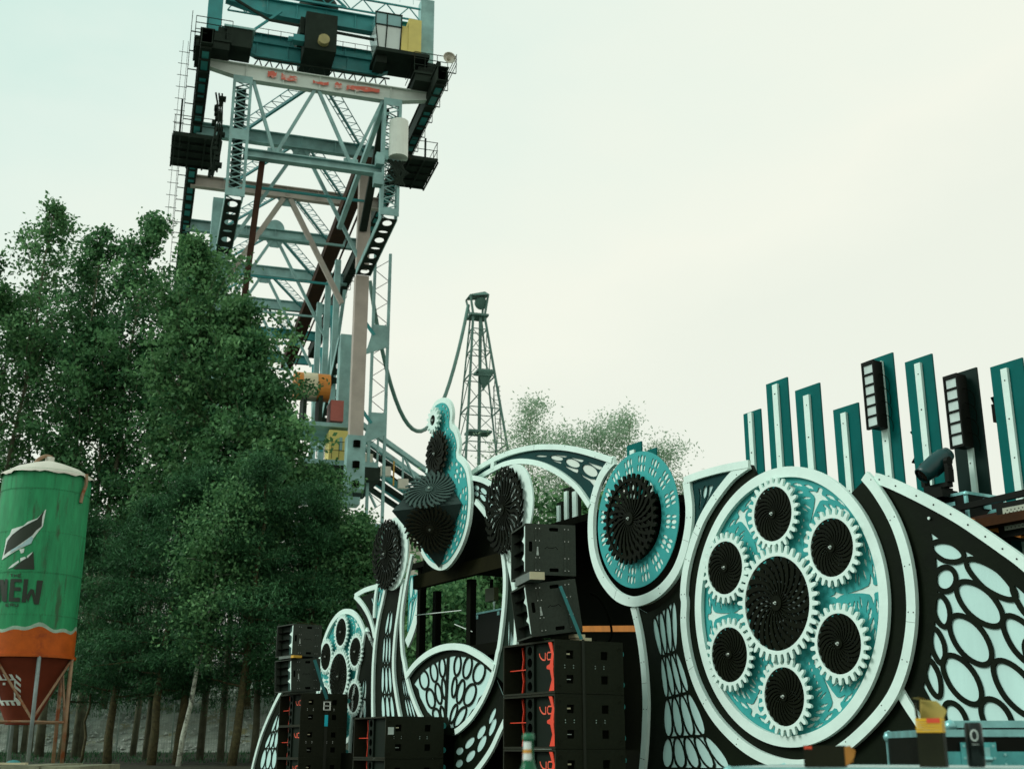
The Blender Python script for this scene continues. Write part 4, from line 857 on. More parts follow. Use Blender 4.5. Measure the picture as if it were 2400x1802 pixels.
obj('lattice_board', plate([fp(hd, hi)] + [fp(hd, h) for h in hh_], -0.042, -0.035), TEAL, hd)
Tp, Rp_, Bp, Lp_ = (-5.40, 5.60), (-4.58, 4.82), (-5.27, 3.94), (-6.10, 4.80)
Ap = (-5.31, -.86, 4.75)
def P3(p, y=-.06): return (p[0]+5.3, y, p[1])
apx = (Ap[0]+5.3, Ap[1], Ap[2])
obj('beak', MB().add([P3(Tp), P3(Rp_), P3(Bp), P3(Lp_), apx], [(0,1,4),(1,2,4),(2,3,4),(3,0,4),(0,3,2,1)]), mat('weathered_black_beak', (.030, .050, .044), .6, .35, 2.5, .12, spec=.12), hd)
def face_disc(name, tri, c, r, m, twist, wave, n=26, lift=.05):
    a, b, c_ = [Vector(t) for t in tri]; nrm = (b-a).cross(c_-a).normalized()
    ctr = Vector(c)
    if nrm.y > 0: nrm = -nrm
    # project centre to the face plane
    ctr = ctr - nrm*((ctr-a).dot(nrm)) + nrm*lift
    x = Vector((1, 0, 0)); x = (x - nrm*x.dot(nrm)).normalized(); z = x.cross(-nrm).normalized()
    if z.z < 0: z = -z
    Mx_ = Matrix((( x.x, -nrm.x, z.x, ctr.x), (x.y, -nrm.y, z.y, ctr.y), (x.z, -nrm.z, z.z, ctr.z), (0,0,0,1)))
    me = fan_mesh(r, n, twist, 1, .46, -.01, .12, wave, 1.0); o = obj(name, xform(me, Mx_), m, hd)
    me2 = fan_mesh(r*.95, n, -twist, 1, .36, .012, .12, -wave, 1.0); o2 = obj('blade_layer', xform(me2, Mx_), m, o)
    hb = hub_bolt(-.03).mesh('h'); obj('hub_bolt', xform(hb, Mx_), STEEL, o)
tA = (P3(Tp), P3(Rp_), apx); tB = (P3(Rp_), P3(Bp), apx)
cA = tuple(sum(t[k] for t in tA)/3 for k in range(3)); cB = tuple(sum(t[k] for t in tB)/3 for k in range(3))
face_disc('upper_blade_gear', tA, cA, .42, GREYFAN, .55, .03)
face_disc('lower_blade_gear', tB, cB, .40, mat('shaded_brown_blades', (.020, .021, .012), .55, .3, 3, spec=.2), .55, .05)  # darker copy of the upper gear's tone, for the shaded lower face
# head ornaments
og = obj('white_flower_gear', plate([gear_loop(.215, .155, 14), circ(0, 0, .085, 28)], -.05, 0), WHITE, hd); og.location = (-.12, -.10, 6.29)
obj('dark_centre', MB().disc((0, -.02, 0), .10, (0,-1,0), 20, .012), FAN, og); obj('hub_bolt', hub_bolt(-.04), STEEL, og)
og2 = obj('dark_swirl_gear', plate([gear_loop(.38, .31, 22)], -.02, 0), mat('dark_bronze_ply', (.016, .017, .009), .5, .3, 3, spec=.12), hd); og2.location = (0.0, -.115, 5.72)
obj('blade_layer', fan_mesh(.30, 14, 1.3, 1, .5, -.045, .12, .1), FAN, og2); obj('hub_bolt', hub_bolt(-.05), STEEL, og2)

# --- centre shell under the booth
sh = fthing('shell_panel', 'fan-shaped black panel with pale ovals below the booth opening', 'panel', -5.1, 0.25)
stp = crom(D['shell_top'], 5)
rt = [p for p in la if p[1] < 2.42]; lt = [p for p in Lc if p[1] < 2.40]
out = stp + rt + [(-5.0, 1.50)] + list(reversed(lt))
web_panel(sh, out, D['shell_web'], D['shell_ell'], .034, BLACK, y=0.010, extra=(((-5.17, 2.66), (-5.24, 1.70), .07),))
obj('top_band', MB().ribbon(fp(sh, stp), .095, -0.052, -0.008), WHITE, sh)
lw = fthing('lower_net_panel', 'black panel with pale ovals and white edge beside the shell', 'panel', -4.0, 0.20)
lbd = crom(D['low_band'], 4)
out = [p for p in la if p[1] < 2.25][:-1] + [(-5.0, 1.40), (-5.05, .4), (-4.55, .3)] + list(reversed([p for p in lbd if p[1] < 2.25]))
cut_panel(lw, out, [h for h in D['low_ell'][:8]], BLACK)
obj('edge_band', MB().ribbon(fp(lw, lbd), .085, -0.04, -0.002), WHITE, lw)

# --- far left wing
fl = fthing('crest_panel', 'pointed black crest with white edges beside the far gear wheel', 'panel', -10.4, -0.95)
obj('surround_board', plate([fp(fl, D['Lcrest_blk'])], .012, .03), BLACK, fl)
cut_panel(fl, D['Lcrest_pan'], D['Lcrest_bones'] + D['Lcrest_ell'], BLACK, y=-.012)
obj('top_band', MB().ribbon(fp(fl, crom(D['Lcrest_top'], 4)), .095, -0.05, -0.014), WHITE, fl)
obj('side_band', MB().ribbon(fp(fl, crom(D['Lcrest_r'], 4)), .095, -0.052, -0.016), WHITE, fl)
obj('slant_band', MB().ribbon(fp(fl, crom(D['Ldiag'], 4)), .085, -0.05, -0.014), WHITE, fl)
fs = fthing('strip_panel', 'narrow teal net strip with white edge under the left eye', 'panel', -9.9, -0.93)
sp_ = D['Lstrip_pan']
cut_panel(fs, sp_, patch_holes([sp_[0], sp_[6], sp_[5], sp_[4]], [sp_[1], sp_[2], ((sp_[2][0]+sp_[3][0])/2, (sp_[2][1]+sp_[3][1])/2), sp_[3]], 2), TEAL)
obj('edge_band', MB().ribbon(fp(fs, crom(D['Lstrip'], 4)), .085, -0.04, -0.002), WHITE, fs)
lf = fthing('feather_screen', 'black panel with pale slits right of the far gear wheel', 'panel', -10.6, -0.90)
le = crom(D['Ledge'], 4); lx = 0
cut_panel(lf, le + [(-11.2, .1), (-9.6, .1), (-9.4, 2.0), (-9.6, 3.3)], patch_holes(D['Lpil_cl'], D['Lpil_cr'], 2), BLACK)
obj('edge_band', MB().ribbon(fp(lf, le), .085, -0.04, -0.002), WHITE, lf)
lk = fthing('back_net_panel', 'teal net panel with white curved edge behind the left pillar', 'panel', -8.6, -0.95)
bp_ = D['Lback_pan']
cut_panel(lk, bp_, patch_holes([bp_[0], (bp_[0][0]-.02, 3.9), bp_[5]], [bp_[1], bp_[2], bp_[4]], 2), TEAL)
obj('edge_band', MB().ribbon(fp(lk, crom(D['Lback'][2:], 4)), .19, -0.04, -0.002), WHITE, lk)
lwg = fthing('wing_panel', 'far black wing tip with white curved edge at the far left', 'panel', -15, -0.97)
lw_ = crom(D['Lwing'], 4)
cut_panel(lwg, lw_ + [(-17.2, .1), (-13.2, .1), (-13.0, 3.3)], patch_holes(D['Lwing_cl'], D['Lwing_cr'], [2, 3, 3]), BLACK)
obj('edge_band', MB().ribbon(fp(lwg, lw_), .10, -0.045, -0.002), WHITE, lwg)

def fixings(root, path, step, y, w, joints=(), skip=0):
    m = MB()
    for i in range(skip, len(path)-1, step):
        (x, z), (x2, z2) = path[i], path[i+1]; l = math.hypot(x2-x, z2-z) or 1; nx, nz = -(z2-z)/l, (x2-x)/l
        for sg in (-1, 1):
            if random.random() < .75: m.tube([(x+nx*sg*w*.28, y-.003, z+nz*sg*w*.28), (x+nx*sg*w*.28, y+.001, z+nz*sg*w*.28)], .006, 6)
    obj('screw_heads', m, HOLE, root)['kind'] = 'stuff'
    for i in joints:
        (x, z), (x2, z2) = path[i], path[i+1]; l = math.hypot(x2-x, z2-z) or 1; nx, nz = -(z2-z)/l, (x2-x)/l
        obj('joint_line', MB().ribbon([(x-nx*w/2, z-nz*w/2), (x+nx*w/2, z+nz*w/2)], .004, y-.0012, y), mat('grey_joint', (.25, .31, .28), .7), root)  # thin grey line marking the joint between two boards
fixings(cr_, fp(cr_, cb), 9, -.0455, .105, (24, 60, 98, 128), 4)
fixings(ring, fp(ring, ub), 11, -.0505, .122, (18, 44, 76), 5)
fixings(fpn, fp(fpn, pl_), 9, -.0455, .10, (16, 30), 3)
fixings(ar, fp(ar, ao), 10, -.0455, .075, (25,), 5)
# ================================================================== STAGE STRUCTURE
def sbox(root_s, x0, x1, o0, o1, z0, z1, mb=None):
    """box in stage coordinates relative to a thing at s=root_s, off=0 : o = distance in front of the facade plane"""
    return (mb or MB()).box(x0-root_s, x1-root_s, -o1, -o0, z0, z1)
stg = fthing('stage_frame', 'black timber stage structure behind the cut-out panels', 'stage', -5, 0.0)
obj('skirt_board', sbox(-5, -13.5, 5.6, -.42, -.36, 0, 1.25), STAGE, stg)
obj('back_board', sbox(-5, -4.75, .9, -1.35, -1.3, 0.0, 4.34), STAGE, stg)
obj('back_board', sbox(-5, .92, 5.6, -1.1, -1.05, 0.0, 3.18), STAGE, stg)
obj('roof_slab', sbox(-5, -8.3, -1.0, -4.2, -.62, 4.36, 4.46), STAGE, stg)
obj('side_deck', sbox(-5, .3, 5.8, -3.0, -.28, 3.20, 3.28), BROWNW, stg)
obj('floor_deck', sbox(-5, -8.6, .9, -4.2, -.5, 1.2, 1.3), STAGE, stg)
obj('booth_desk', sbox(-5, -6.75, -3.5, -.75, -.05, 2.62, 2.79), STAGE, stg)
obj('desk_front', sbox(-5, -6.7, -3.55, -.2, -.12, 0.3, 2.615), STAGE, stg)
obj('fascia_beam', sbox(-5, -6.75, -3.45, -.02, .08, 3.80, 4.02), OLIVE, stg)
obj('header_board', plate([[(-1.62, 4.03), (1.5, 4.03), (1.42, 4.35), (1.15, 4.66), (.72, 4.92), (-.7, 5.0), (-1.3, 4.6)]], .0, .05), STAGE, stg)
for s_, o_, w_ in ((-5.18, -.1, .13), (-6.72, -.3, .12), (-3.42, -.3, .14)):
    obj('post', sbox(-5, s_-w_/2, s_+w_/2, o_-.1, o_, 2.792, 3.795), STAGE, stg)
for s_, o_ in ((-8.2, -4.0), (-1.2, -4.0), (-5.2, -4.0), (-8.2, -.8)):
    obj('post', sbox(-5, s_-.06, s_+.06, o_-.06, o_+.06, 1.302, 4.355), STAGE, stg)
for s_, z0_, z1_ in ((.12, 2.6, 3.75), (.02, 2.6, 3.75)):
    obj('stud', sbox(-5, s_-.03, s_+.03, -.5, -.42, z0_, z1_), TIMBER, stg)
tb_ = fthing('timber_rail', 'bright orange timber rail in the dark gap beside the speakers', 'timber', -1.6, -0.3)
obj('timber', MB().beam((-.75, 0, 2.83), (.9, 0, 2.70), .04, .075), TIMBER, tb_)
tb2 = fthing('timber_brace', 'orange timber brace at the right edge above the wing panel', 'timber', 4.0, -0.45)
obj('timber', MB().beam((-.28, 0, 3.335), (.35, 0, 3.11), .04, .07), TIMBER, tb2)
tb3 = fthing('timber_joist', 'dark brown joist below the roof case at the right edge', 'timber', 4.2, -0.55)
obj('timber', MB().beam((-.6, 0, 3.315), (1.4, 0, 3.33), .05, .085), RUSTP, tb3)
rl = fthing('guard_rail', 'black guard rail in front of the flight case on the roof', 'rail', 3.9, -0.50)
obj('top_bar', MB().beam((-.45, 0, 3.455), (1.6, 0, 3.50), .05, .055), CASEP, rl)
obj('post', MB().beam((.9, .0, 3.285), (.9, 0, 3.455), .05, .05), CASEP, rl)
ms = fthing('monitor_speaker', 'small black speaker with pale grille at the right edge', 'speaker', 4.45, -0.42, None, 3.10)
obj('cabinet', MB().box(-.32, .4, 0, .35, 0, .31), CASEP, ms)
gm_ = plate([[(-.25, .06), (.35, .06), (.35, .26), (-.25, .26)]] + [circ(-.25+.04*(i+.7)+.02*(j % 2), .06+.022*(j+.9), .0075, 6) for i in range(14) for j in range(8)], -.006, -.001)
obj('grille', gm_, mat('pale_grille', (.35, .38, .30), .5, .1, 9), ms)

# slats
SLG = 'teal slats with white strips along the stage top'
order = ['leftmost short', 'tall second', 'third', 'low fourth', 'tall fifth, light bar mounted,', 'tall sixth', 'seventh, light bar mounted,', 'rightmost']
for k in range(8):
    (a, zt), (b, _) = D['slats'][2*k], D['slats'][2*k+1]; (c, zb), (d, _) = D['slat_bars'][2*k], D['slat_bars'][2*k+1]
    c += .012; d += .012
    o = fthing('slat', order[k] + ' teal slat with white strip above the gear wheel', 'slat', (a+b)/2, -1.0, SLG)
    if k == 6: lm = mat('dark_slat_tone', (.004, .018, .014), .5, .2, 1.5, spec=.1)  # seventh board gets a darker tone than the other slats
    else: lm = STEAL
    obj('board', MB().box(a-(a+b)/2, b-(a+b)/2, .0, .022, 2.6, zt), lm, o)
    obj('white_strip', MB().box(c-(a+b)/2, d-(a+b)/2, -.035, -.002, 2.7, zb), WHITE, o)
    m = MB()
    for q in range(5): m.tube([((c+d-a-b)/2+random.uniform(-.01, .01), -.038, zb-.12-.38*q), ((c+d-a-b)/2+random.uniform(-.01, .01), -.0345, zb-.12-.38*q)], .007, 6)
    obj('strip_screws', m, HOLE, o)['kind'] = 'stuff'
for k, (a, b, zt, c, d, zb, lab) in enumerate([(-2.305, -1.963, 5.395, -2.2, -2.1, 5.30, 'lone teal slat rising behind the teal ring'), (-1.83, -1.63, 5.235, -1.75, -1.72, 5.05, 'narrow dark slat end just right of the lone slat')]):
    o = fthing('slat', lab, 'slat', (a+b)/2, -1.05, SLG)
    obj('board', MB().box(a-(a+b)/2, b-(a+b)/2, .0, .022, 4.46, zt), STEAL, o)
    obj('white_strip', MB().box(c-(a+b)/2, d-(a+b)/2, -.03, -.002, 4.48, zb), WHITE, o)
for k, (a, b, zt, lab) in enumerate([(-4.07, -3.91, 4.88, 'short shade-darkened slat with white strip seen under the arch'), (-3.87, -3.68, 5.06, 'middle shade-darkened slat with notches seen under the arch'), (-3.66, -3.43, 5.02, 'right shade-darkened slat with white strip seen under the arch')]):
    o = fthing('slat', lab, 'slat', (a+b)/2, -1.0, 'dark slats on the roof under the arch'); w = b-a
    obj('board', MB().box(-w/2, w/2, 0, .022, 4.46, zt), BLACK, o)  # dark board colour stands for the shade these slats are in
    obj('white_strip', MB().box(-w*.2, w*.25, -.035, -.002, 4.462, zt-.06), WHITE, o)
# lights
def light_bar(lab, s, zt, hgt):
    o = fthing('light_bar', lab, 'light bar', s, -0.97, 'six-cell light bars on the slats', zt-hgt)
    obj('body', MB().box(-.035, .075, -.13, -.015, 0, hgt), CASEP, o)
    obj('rail', MB().box(-.085, .085, -.165, -.131, 0, .02).box(-.085, .085, -.165, -.131, hgt-.02, hgt).box(-.085, -.068, -.165, -.131, .02, hgt-.02).box(.068, .085, -.165, -.131, .02, hgt-.02), CASEP, o)
    ch = (hgt-.05)/6
    for k in range(6):
        c = obj('light_cell', MB().box(-.062, .062, -.150, -.132, .03+k*ch, .03+(k+1)*ch-.022), mat('frosted_lens', (.55, .66, .62), .15, .12, 15, spec=.8), o)
        obj('divider', MB().box(-.067, .067, -.168, -.134, .03+(k+1)*ch-.019, .03+(k+1)*ch-.003), CASEP, c)
    m = MB()
    for z in (.02, hgt-.08): m.box(-.02, .05, -.014, .0, z, z+.06)
    obj('bracket', m, CASEP, o)
    m = MB()
    for k in range(4):
        z = hgt*(.2+.2*k); m.tube(crom([(.08, -.08, z), (.14, -.05, z-.04), (.17, -.04, z-.12), (.15, -.03, z-.2)], 4), .004, 5)
    obj('cable', m, HOLE, o)
light_bar('black light bar of six cells on the tall fifth slat', 2.43, 5.29, .74)
light_bar('black light bar of six cells on the dark seventh slat', 3.475, 4.86, .74)
bx_ = fthing('cable_bundle', 'black bundle of cables hanging behind the dark seventh slat', 'cables', 3.74, -1.12, None, 4.2)
m = MB()
for k in range(9):
    m.tube(crom([(-.05+.012*k, 0, .42), (-.02+.015*k, .02, .28), (.0+.01*k, .0, .12), (-.03+.014*k, .02, 0)], 4), .010, 5)
obj('loops', m, HOLE, bx_); obj('connector_box', MB().box(-.04, .05, -.03, .05, .16, .34), CASEP, bx_)
bx2 = fthing('cable_coil', 'black cable coil peeking out right of the fifth slat', 'cables', 2.66, -1.12, None, 4.25)
m = MB()
for k in range(4): m.tube(crom([(0, .02*k, .25), (.07, .02*k, .15), (.06, .02*k, .02), (-.02, .02*k, -.08)], 4), .012, 5)
obj('loops', m, HOLE, bx2)

MH = mat('moving_head_teal_black', (.006, .045, .045), .35, .2, 6, spec=.4)
def moving_head(lab, s, z, off, k, pitch):
    o = fthing('moving_head', lab, 'stage light', s, off, None, z); o.scale = (k, k, k)
    obj('base', MB().box(-.17, .17, -.14, .14, 0, .09).box(-.13, .13, -.11, .11, .092, .13), CASEP, o)
    y = MB().box(-.185, .185, -.05, .05, .132, .19)
    for sx in (-1, 1):
        pts = [(sx*.185, 0, .19), (sx*.19, 0, .35), (sx*.175, 0, .47)]
        y.beam(pts[0], pts[1], .055, .10, (0,1,0)); y.beam(pts[1], pts[2], .055, .09, (0,1,0))
        y.tube([(sx*.16, 0, .45), (sx*.215, 0, .45)], .055, 14)
    obj('yoke', y, CASEP, o)
    prof = [(.001, -.24), (.085, -.24), (.118, -.15), (.128, 0), (.122, .10), (.108, .20), (.108, .26), (.095, .262)]
    Mh = Matrix.Translation((0, 0, .45)) @ Matrix.Rotation(R(-22), 4, 'Z') @ Matrix.Rotation(pitch, 4, 'X')
    hd_ = obj('head', xform(MB().lathe(prof, 24).mesh('h', True), Mh), MH, o)
    fins = MB()
    for q in range(9): fins.lathe([(.1285, -.02+.014*q), (.1335, -.016+.014*q), (.1285, -.012+.014*q)], 24, R(200), R(340))
    obj('cooling_fins', xform(fins.mesh('f'), Mh), MH, hd_)
    obj('lens', xform(MB().lathe([(.001, .245), (.05, .25), (.093, .24)], 24).mesh('l', True), Mh), mat('dark_lens_glass', (.010, .008, .006), .05, .1, 5, spec=1.0), hd_)
moving_head('black and teal moving stage light standing left of the roof case', 3.37, 3.60, -.60, .78, R(128))
moving_head('small dark stage light half hidden behind the gear wheel rim', 2.83, 3.35, -.6, .62, R(60))

def flight_case(name, lab, loc, rz, w, d, h, group=None, latches=(0,), panel=CASEP, edge=ALU, t=.028, lid=None):
    o = thing(name, lab, 'flight case', loc, rz, group)
    obj('panel_box', MB().box(-w/2+.004, w/2-.004, -d/2+.004, d/2-.004, .004, h-.004), panel, o)
    e_ = MB()
    X, Y = w/2, d/2
    for x in (-X, X-t):
        for y in (-Y, Y-t): e_.box(x, x+t, y, y+t, t+.001, h-t-.001)
    for z in (0, h-t):
        for x in (-X, X-t): e_.box(x, x+t, -Y+t+.001, Y-t-.001, z, z+t)
        for y in (-Y, Y-t): e_.box(-X+t+.001, X-t-.001, y, y+t, z, z+t)
    obj('edge_profile', e_, edge, o)
    if lid: obj('lid_profile', MB().box(-X-.002, X+.002, -Y-.004, -Y+.006, lid-.032, lid+.032).box(X-.006, X+.004, -Y, Y, lid-.030, lid+.030), TALU, o)
    for sx in (-1, 1):
        for sy in (-1, 1):
            for z in (t*.8, h-t*.8):
                m = MB(); c = Vector((sx*(X-t*.5), sy*(Y-t*.5), z)); m.lathe([(.001, -t), (t*.7, -t*.7), (t, 0), (t*.7, t*.7), (.001, t)], 12, c=c)
                obj('ball_corner', m.mesh('b', True), edge, o)
    for x in latches:
        lz = lid or h*.5
        m = MB().box(x-.075, x+.075, -Y-.012, -Y-.005, lz-.06, lz+.07); l_ = obj('latch', m, TALU, o)
        obj('latch_dish', MB().box(x-.045, x+.045, -Y-.018, -Y-.013, lz-.045, lz+.05).tube([(x-.05, -Y-.02, lz), (x+.05, -Y-.02, lz)], .011, 8), ALU, l_)
        m = MB()
        for sx in (-1, 1):
            for q in range(3): m.disc((x+sx*.062, -Y-.012, lz-.045+.05*q), .006, (0,-1,0), 8, .005)
        obj('rivets', m, ALU, l_)
    return o
c_ = flight_case('flight_case', 'black flight case with silver edges standing on the stage roof', sw(3.28, -.88, 3.282), -TH, .80, .56, .35, latches=())
obj('recessed_handle', MB().box(.17, .27, -.286, -.280, .18, .27), ALU, c_)
obj('side_latch', MB().box(.402, .412, -.05, .05, .20, .30).tube([(.41, -.04, .26), (.43, 0, .30), (.41, .04, .26)], .008, 6), ALU, c_)
cb_ = thing('coiled_chain', 'pale coil of chain beside the roof case', 'chain', sw(3.93, -.70, 3.36), -TH)
m = MB()
for q in range(4): m.lathe([(.10-.012*q, .012*q), (.112-.012*q, .010+.012*q), (.10-.012*q, .020+.012*q), (.088-.012*q, .010+.012*q), (.10-.012*q, .012*q)], 18)
obj('coil', m, ALU, cb_)
b_ = flight_case('flight_case', 'dark green flight case with silver edges inside the booth opening', sw(-5.62, -.95, 2.80), -TH, .92, .5, .60, latches=())
obj('corner_plates', MB().box(-.40, -.33, -.256, -.251, .50, .56).box(.28, .35, -.256, -.251, .50, .56), ALU, b_)
mo = fthing('hanging_lamp_box', 'square olive lamp box hanging under the booth roof', 'lamp', -5.28, -.55, None, 3.50)
obj('housing', MB().box(-.13, .15, -.03, .05, 0, .20), mat('olive_housing', (.06, .075, .028), .5, .2, 6), mo); obj('bracket', MB().box(-.02, .02, -.01, .03, .201, .34), STAGE, mo)
cone = fthing('dark_cone', 'dark cone standing on the case inside the booth', 'cone', -5.25, -.85, None, 3.42)
obj('body', MB().lathe([(.001, .27), (.015, .27), (.07, .02), (.10, .015), (.10, 0), (.001, 0)], 20).mesh('c', True), mat('dark_cone_plastic', (.05, .055, .04), .5), cone)
pd = fthing('white_paddle', 'small white paddle standing on the case in the booth', 'paddle', -5.62, -.80, None, 3.42)
obj('blade', plate([[(-.01, 0), (.01, 0), (.012, .05), (.028, .10), (.02, .20), (0, .23), (-.02, .20), (-.028, .10), (-.012, .05)]], -.006, .006), WHITE, pd)
for k, (a, b_2, lab) in enumerate((((-7.0, -.1, 3.42), (-5.25, -.02, 3.33), 'upper thin pale wire stretched across the booth opening'), ((-6.0, -.3, 3.20), (-5.05, -.1, 3.0), 'lower slanting pale wire in the booth opening'))):
    o = thing('wire', lab, 'wire', sw(a[0], a[1], a[2]), -TH)
    obj('strand', MB().tube([(0,0,0), (b_2[0]-a[0], -(b_2[1]-a[1]), b_2[2]-a[2])], .007, 6), PWHITE, o)

# ================================================================== LOUDSPEAKERS
SW_, SD_, SH_ = 1.12, .92, .58
def side_map(me, x):
    """plate drawn in x-z -> lies on the +x side"""
    return xform(me, Matrix(((0,-1,0,x),(1,0,0,0),(0,0,1,0),(0,0,0,1))))
def make_sub(loc, rz, label, group):
    o = thing('bass_speaker', label, 'speaker', loc, rz, group)
    W, Dp, H = SW_/2, SD_/2, SH_; t = .022
    m = MB().box(-W, W, -Dp, Dp, .004, .004+t).box(-W, W, -Dp, Dp, H-t-.002, H-.002).box(-W, -W+t, -Dp, Dp, .005+t, H-t-.003).box(-W+t+.001, W-t-.012, Dp-t, Dp, .005+t, H-t-.003)
    obj('cabinet', m, CAB, o)
    hy = [(-.26, .42), (-.26, .155), (.20, .42), (.20, .155)]
    holes = []
    for yy, zz in hy: holes.append([(yy-.045, zz-.045), (yy+.045, zz-.045), (yy+.045, zz+.045), (yy-.045, zz+.045)])
    sp = side_map(plate([[(-Dp, .005+t), (Dp, .005+t), (Dp, H-t-.003), (-Dp, H-t-.003)]] + holes, -.0, .014), W); obj('side_board', sp, CAB, o)
    for yy, zz in hy: obj('handle_recess', MB().box(W-.075, W-.016, yy-.06, yy+.06, zz-.06, zz+.06), HOLE, o)
    m = MB()
    for q in range(5):
        if q == 2: continue
        for dz in (-.013, .013): m.disc((W, -.33+.115*q+(.06 if q > 2 else 0), .29+dz), .0065, (1,0,0), 8, .004)
    obj('side_bolts', m, STEEL, o)
    m = MB()
    for yy in (-.40, .40):
        for zz in (.075, .505): m.lathe([(.026, 0), (.026, .006), (.016, .006), (.014, .002), (.001, .002)], 14)
    # corner discs on the side board
    for k, (yy, zz) in enumerate([(-.40, .08), (-.40, .50), (.40, .08), (.40, .50)]):
        obj('corner_foot', side_map(plate([circ(yy, zz, .025, 16), circ(yy, zz, .012, 10)], -.007, -.001), W), CAB, o)
    obj('serial_tag', MB().box(W-.013, W-.008, -.30, -.255, .417, .432), PALEWOOD, o); obj('serial_tag', MB().box(W-.013, W-.008, -.305, -.245, .150, .156), PWHITE, o)
    # front
    obj('horn_wall', MB().box(-W+t+.002, -.075, .10, .12, .03, H-.03), HOLE, o)
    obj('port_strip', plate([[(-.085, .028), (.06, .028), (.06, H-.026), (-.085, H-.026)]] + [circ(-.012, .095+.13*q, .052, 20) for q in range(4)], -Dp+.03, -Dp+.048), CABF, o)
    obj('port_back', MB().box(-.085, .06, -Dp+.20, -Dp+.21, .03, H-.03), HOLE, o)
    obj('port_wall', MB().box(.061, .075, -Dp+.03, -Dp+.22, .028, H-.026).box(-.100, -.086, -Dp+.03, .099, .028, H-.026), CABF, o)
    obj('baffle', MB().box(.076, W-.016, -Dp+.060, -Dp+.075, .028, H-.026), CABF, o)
    rb = MB(); y_ = -Dp+.06
    rb.box(-.50, -.102, y_, y_+.025, .283, .292)
    zz = [(.03, -.30), (.16, -.27), (.287, -.30), (.41, -.27), (.545, -.30)]
    for a, b in zip(zz[:-1], zz[1:]): rb.beam((a[1], y_+.05, a[0]), (b[1], y_+.05, b[0]), .010, .022, (0,1,0))
    obj('cross_brace', rb, RED, o)
    rb = MB()
    for a, b in zip(zz[:-1], zz[1:]): rb.beam((a[1]+.165, y_+.13, a[0]), (b[1]+.165, y_+.13, b[0]), .008, .02, (0,1,0))
    obj('inner_brace', rb, RED, o)
    zg = [(.03, .405), (.15, .455), (.262, .400), (.268, .30), (.312, .30), (.318, .400), (.43, .455), (.545, .405)]
    ls = [(.03, .405), (.15, .465), (.27, .405), (.285, .33), (.30, .405), (.42, .465), (.548, .395)]
    zr = MB()
    lft = [(.435, .03), (.492, .15), (.455, .255), (.395, .268), (.385, .285), (.395, .302), (.455, .318), (.492, .425), (.425, .552)]
    rgt = [(.538, .03), (.538, .15), (.520, .262), (.530, .285), (.520, .31), (.538, .42), (.490, .552)]
    zp = plate([lft + list(reversed(rgt))], -Dp+.004, -Dp+.016); obj('zigzag_brace', zp, RED, o)
    m = MB(); lx, lz, q = .158, .372, -Dp+.053; hl_ = .078
    m.ribbon(crom([(lx, lz+hl_), (lx+.018, lz+.040), (lx+.06, lz+.008), (lx+.10, lz), (lx+.125, lz)], 4) + [(lx+.126, lz+hl_)], .015, q, q+.004)
    def rr(x, w):
        c = .016; return [(x+c, lz), (x+w-c, lz), (x+w, lz+c), (x+w, lz+hl_-c), (x+w-c, lz+hl_), (x+c, lz+hl_), (x, lz+hl_-c), (x, lz+c)]
    m.ribbon(rr(lx+.165, .115), .015, q, q+.004, True); m.ribbon([(lx+.315, lz), (lx+.315, lz+hl_)], .015, q, q+.004)
    m.ribbon([(lx+.345, lz), (lx+.36, lz), (lx+.372, lz+.02), (lx+.372, lz+.06), (lx+.36, lz+hl_), (lx+.345, lz+hl_)], .012, q, q+.004, True)
    obj('lettering', m, LOGO, o)
    for x in (-.4, .4):
        for zz_ in (.12, .46):
            c = obj('caster', MB().box(x-.03, x+.03, Dp+.001, Dp+.03, zz_-.04, zz_+.04), ALU, o)
            obj('caster_wheel', MB().tube([(x-.018, Dp+.072, zz_), (x+.018, Dp+.072, zz_)], .042, 16), CASTER, c)
    return o
def corner_to_centre(cx, cy): 
    c = Vector((cx, cy, 0)) - ST*(SW_/2) - SN*(SD_/2); return c
cR = corner_to_centre(.466, 13.55); cL = corner_to_centre(-3.86, 22.87); cM = corner_to_centre(-1.777, 17.7)
GS = 'black bass speakers stacked in front of the stage'
first = make_sub((cR.x, cR.y, .15+3*SH_), -TH, 'black bass speaker, topmost of the near right stack', GS)
def sub_copy(c, z, lab, turn=0.0, drop=()):
    o = copy_tree(first)
    for ch in list(o.children):
        if ch.name.split('.')[0] in drop: bpy.data.objects.remove(ch)
    o.location = (c.x, c.y, z); o.rotation_euler = (0, 0, -TH+turn); o['label'] = lab; return o
sub_copy(cR, .15+2*SH_, 'black bass speaker, second from top of the near right stack, green bottle before it')
sub_copy(cR, .15+SH_, 'black bass speaker at the bottom edge of the near right stack')
sub_copy(cR, .15, 'black bass speaker hidden lowest in the near right stack')
for k, lab in enumerate(['black bass speaker lowest in the far left stack', 'black bass speaker third from top of the far left stack', 'black bass speaker, second in the far left stack below the cyan tag', 'black bass speaker, topmost bass unit of the far left stack with strap buckle']):
    sub_copy(cL, .0+k*SH_*.99, lab, drop=('zigzag_brace',))
for k, lab in enumerate(['black bass speaker lowest under the fan-shaped panel', 'black bass speaker second from bottom under the fan-shaped panel', 'black bass speaker with white sticker in front of the fan-shaped panel']):
    s_ = sub_copy(cM, .02+k*SH_, lab, drop=('zigzag_brace', 'lettering'))
obj('sticker', MB().box(SW_/2+.001, SW_/2+.004, -.425, -.335, .33, .43), PWHITE, s_)
for nm, c in (('near right', cR),):
    o = tag(obj('stack_plinth', MB().box(-.5, .5, -.42, .42, .0, .152), STAGE), 'low black plinth under the near right speaker stack', 'plinth'); o.location = (c.x, c.y, 0); o.rotation_euler = (0, 0, -TH)

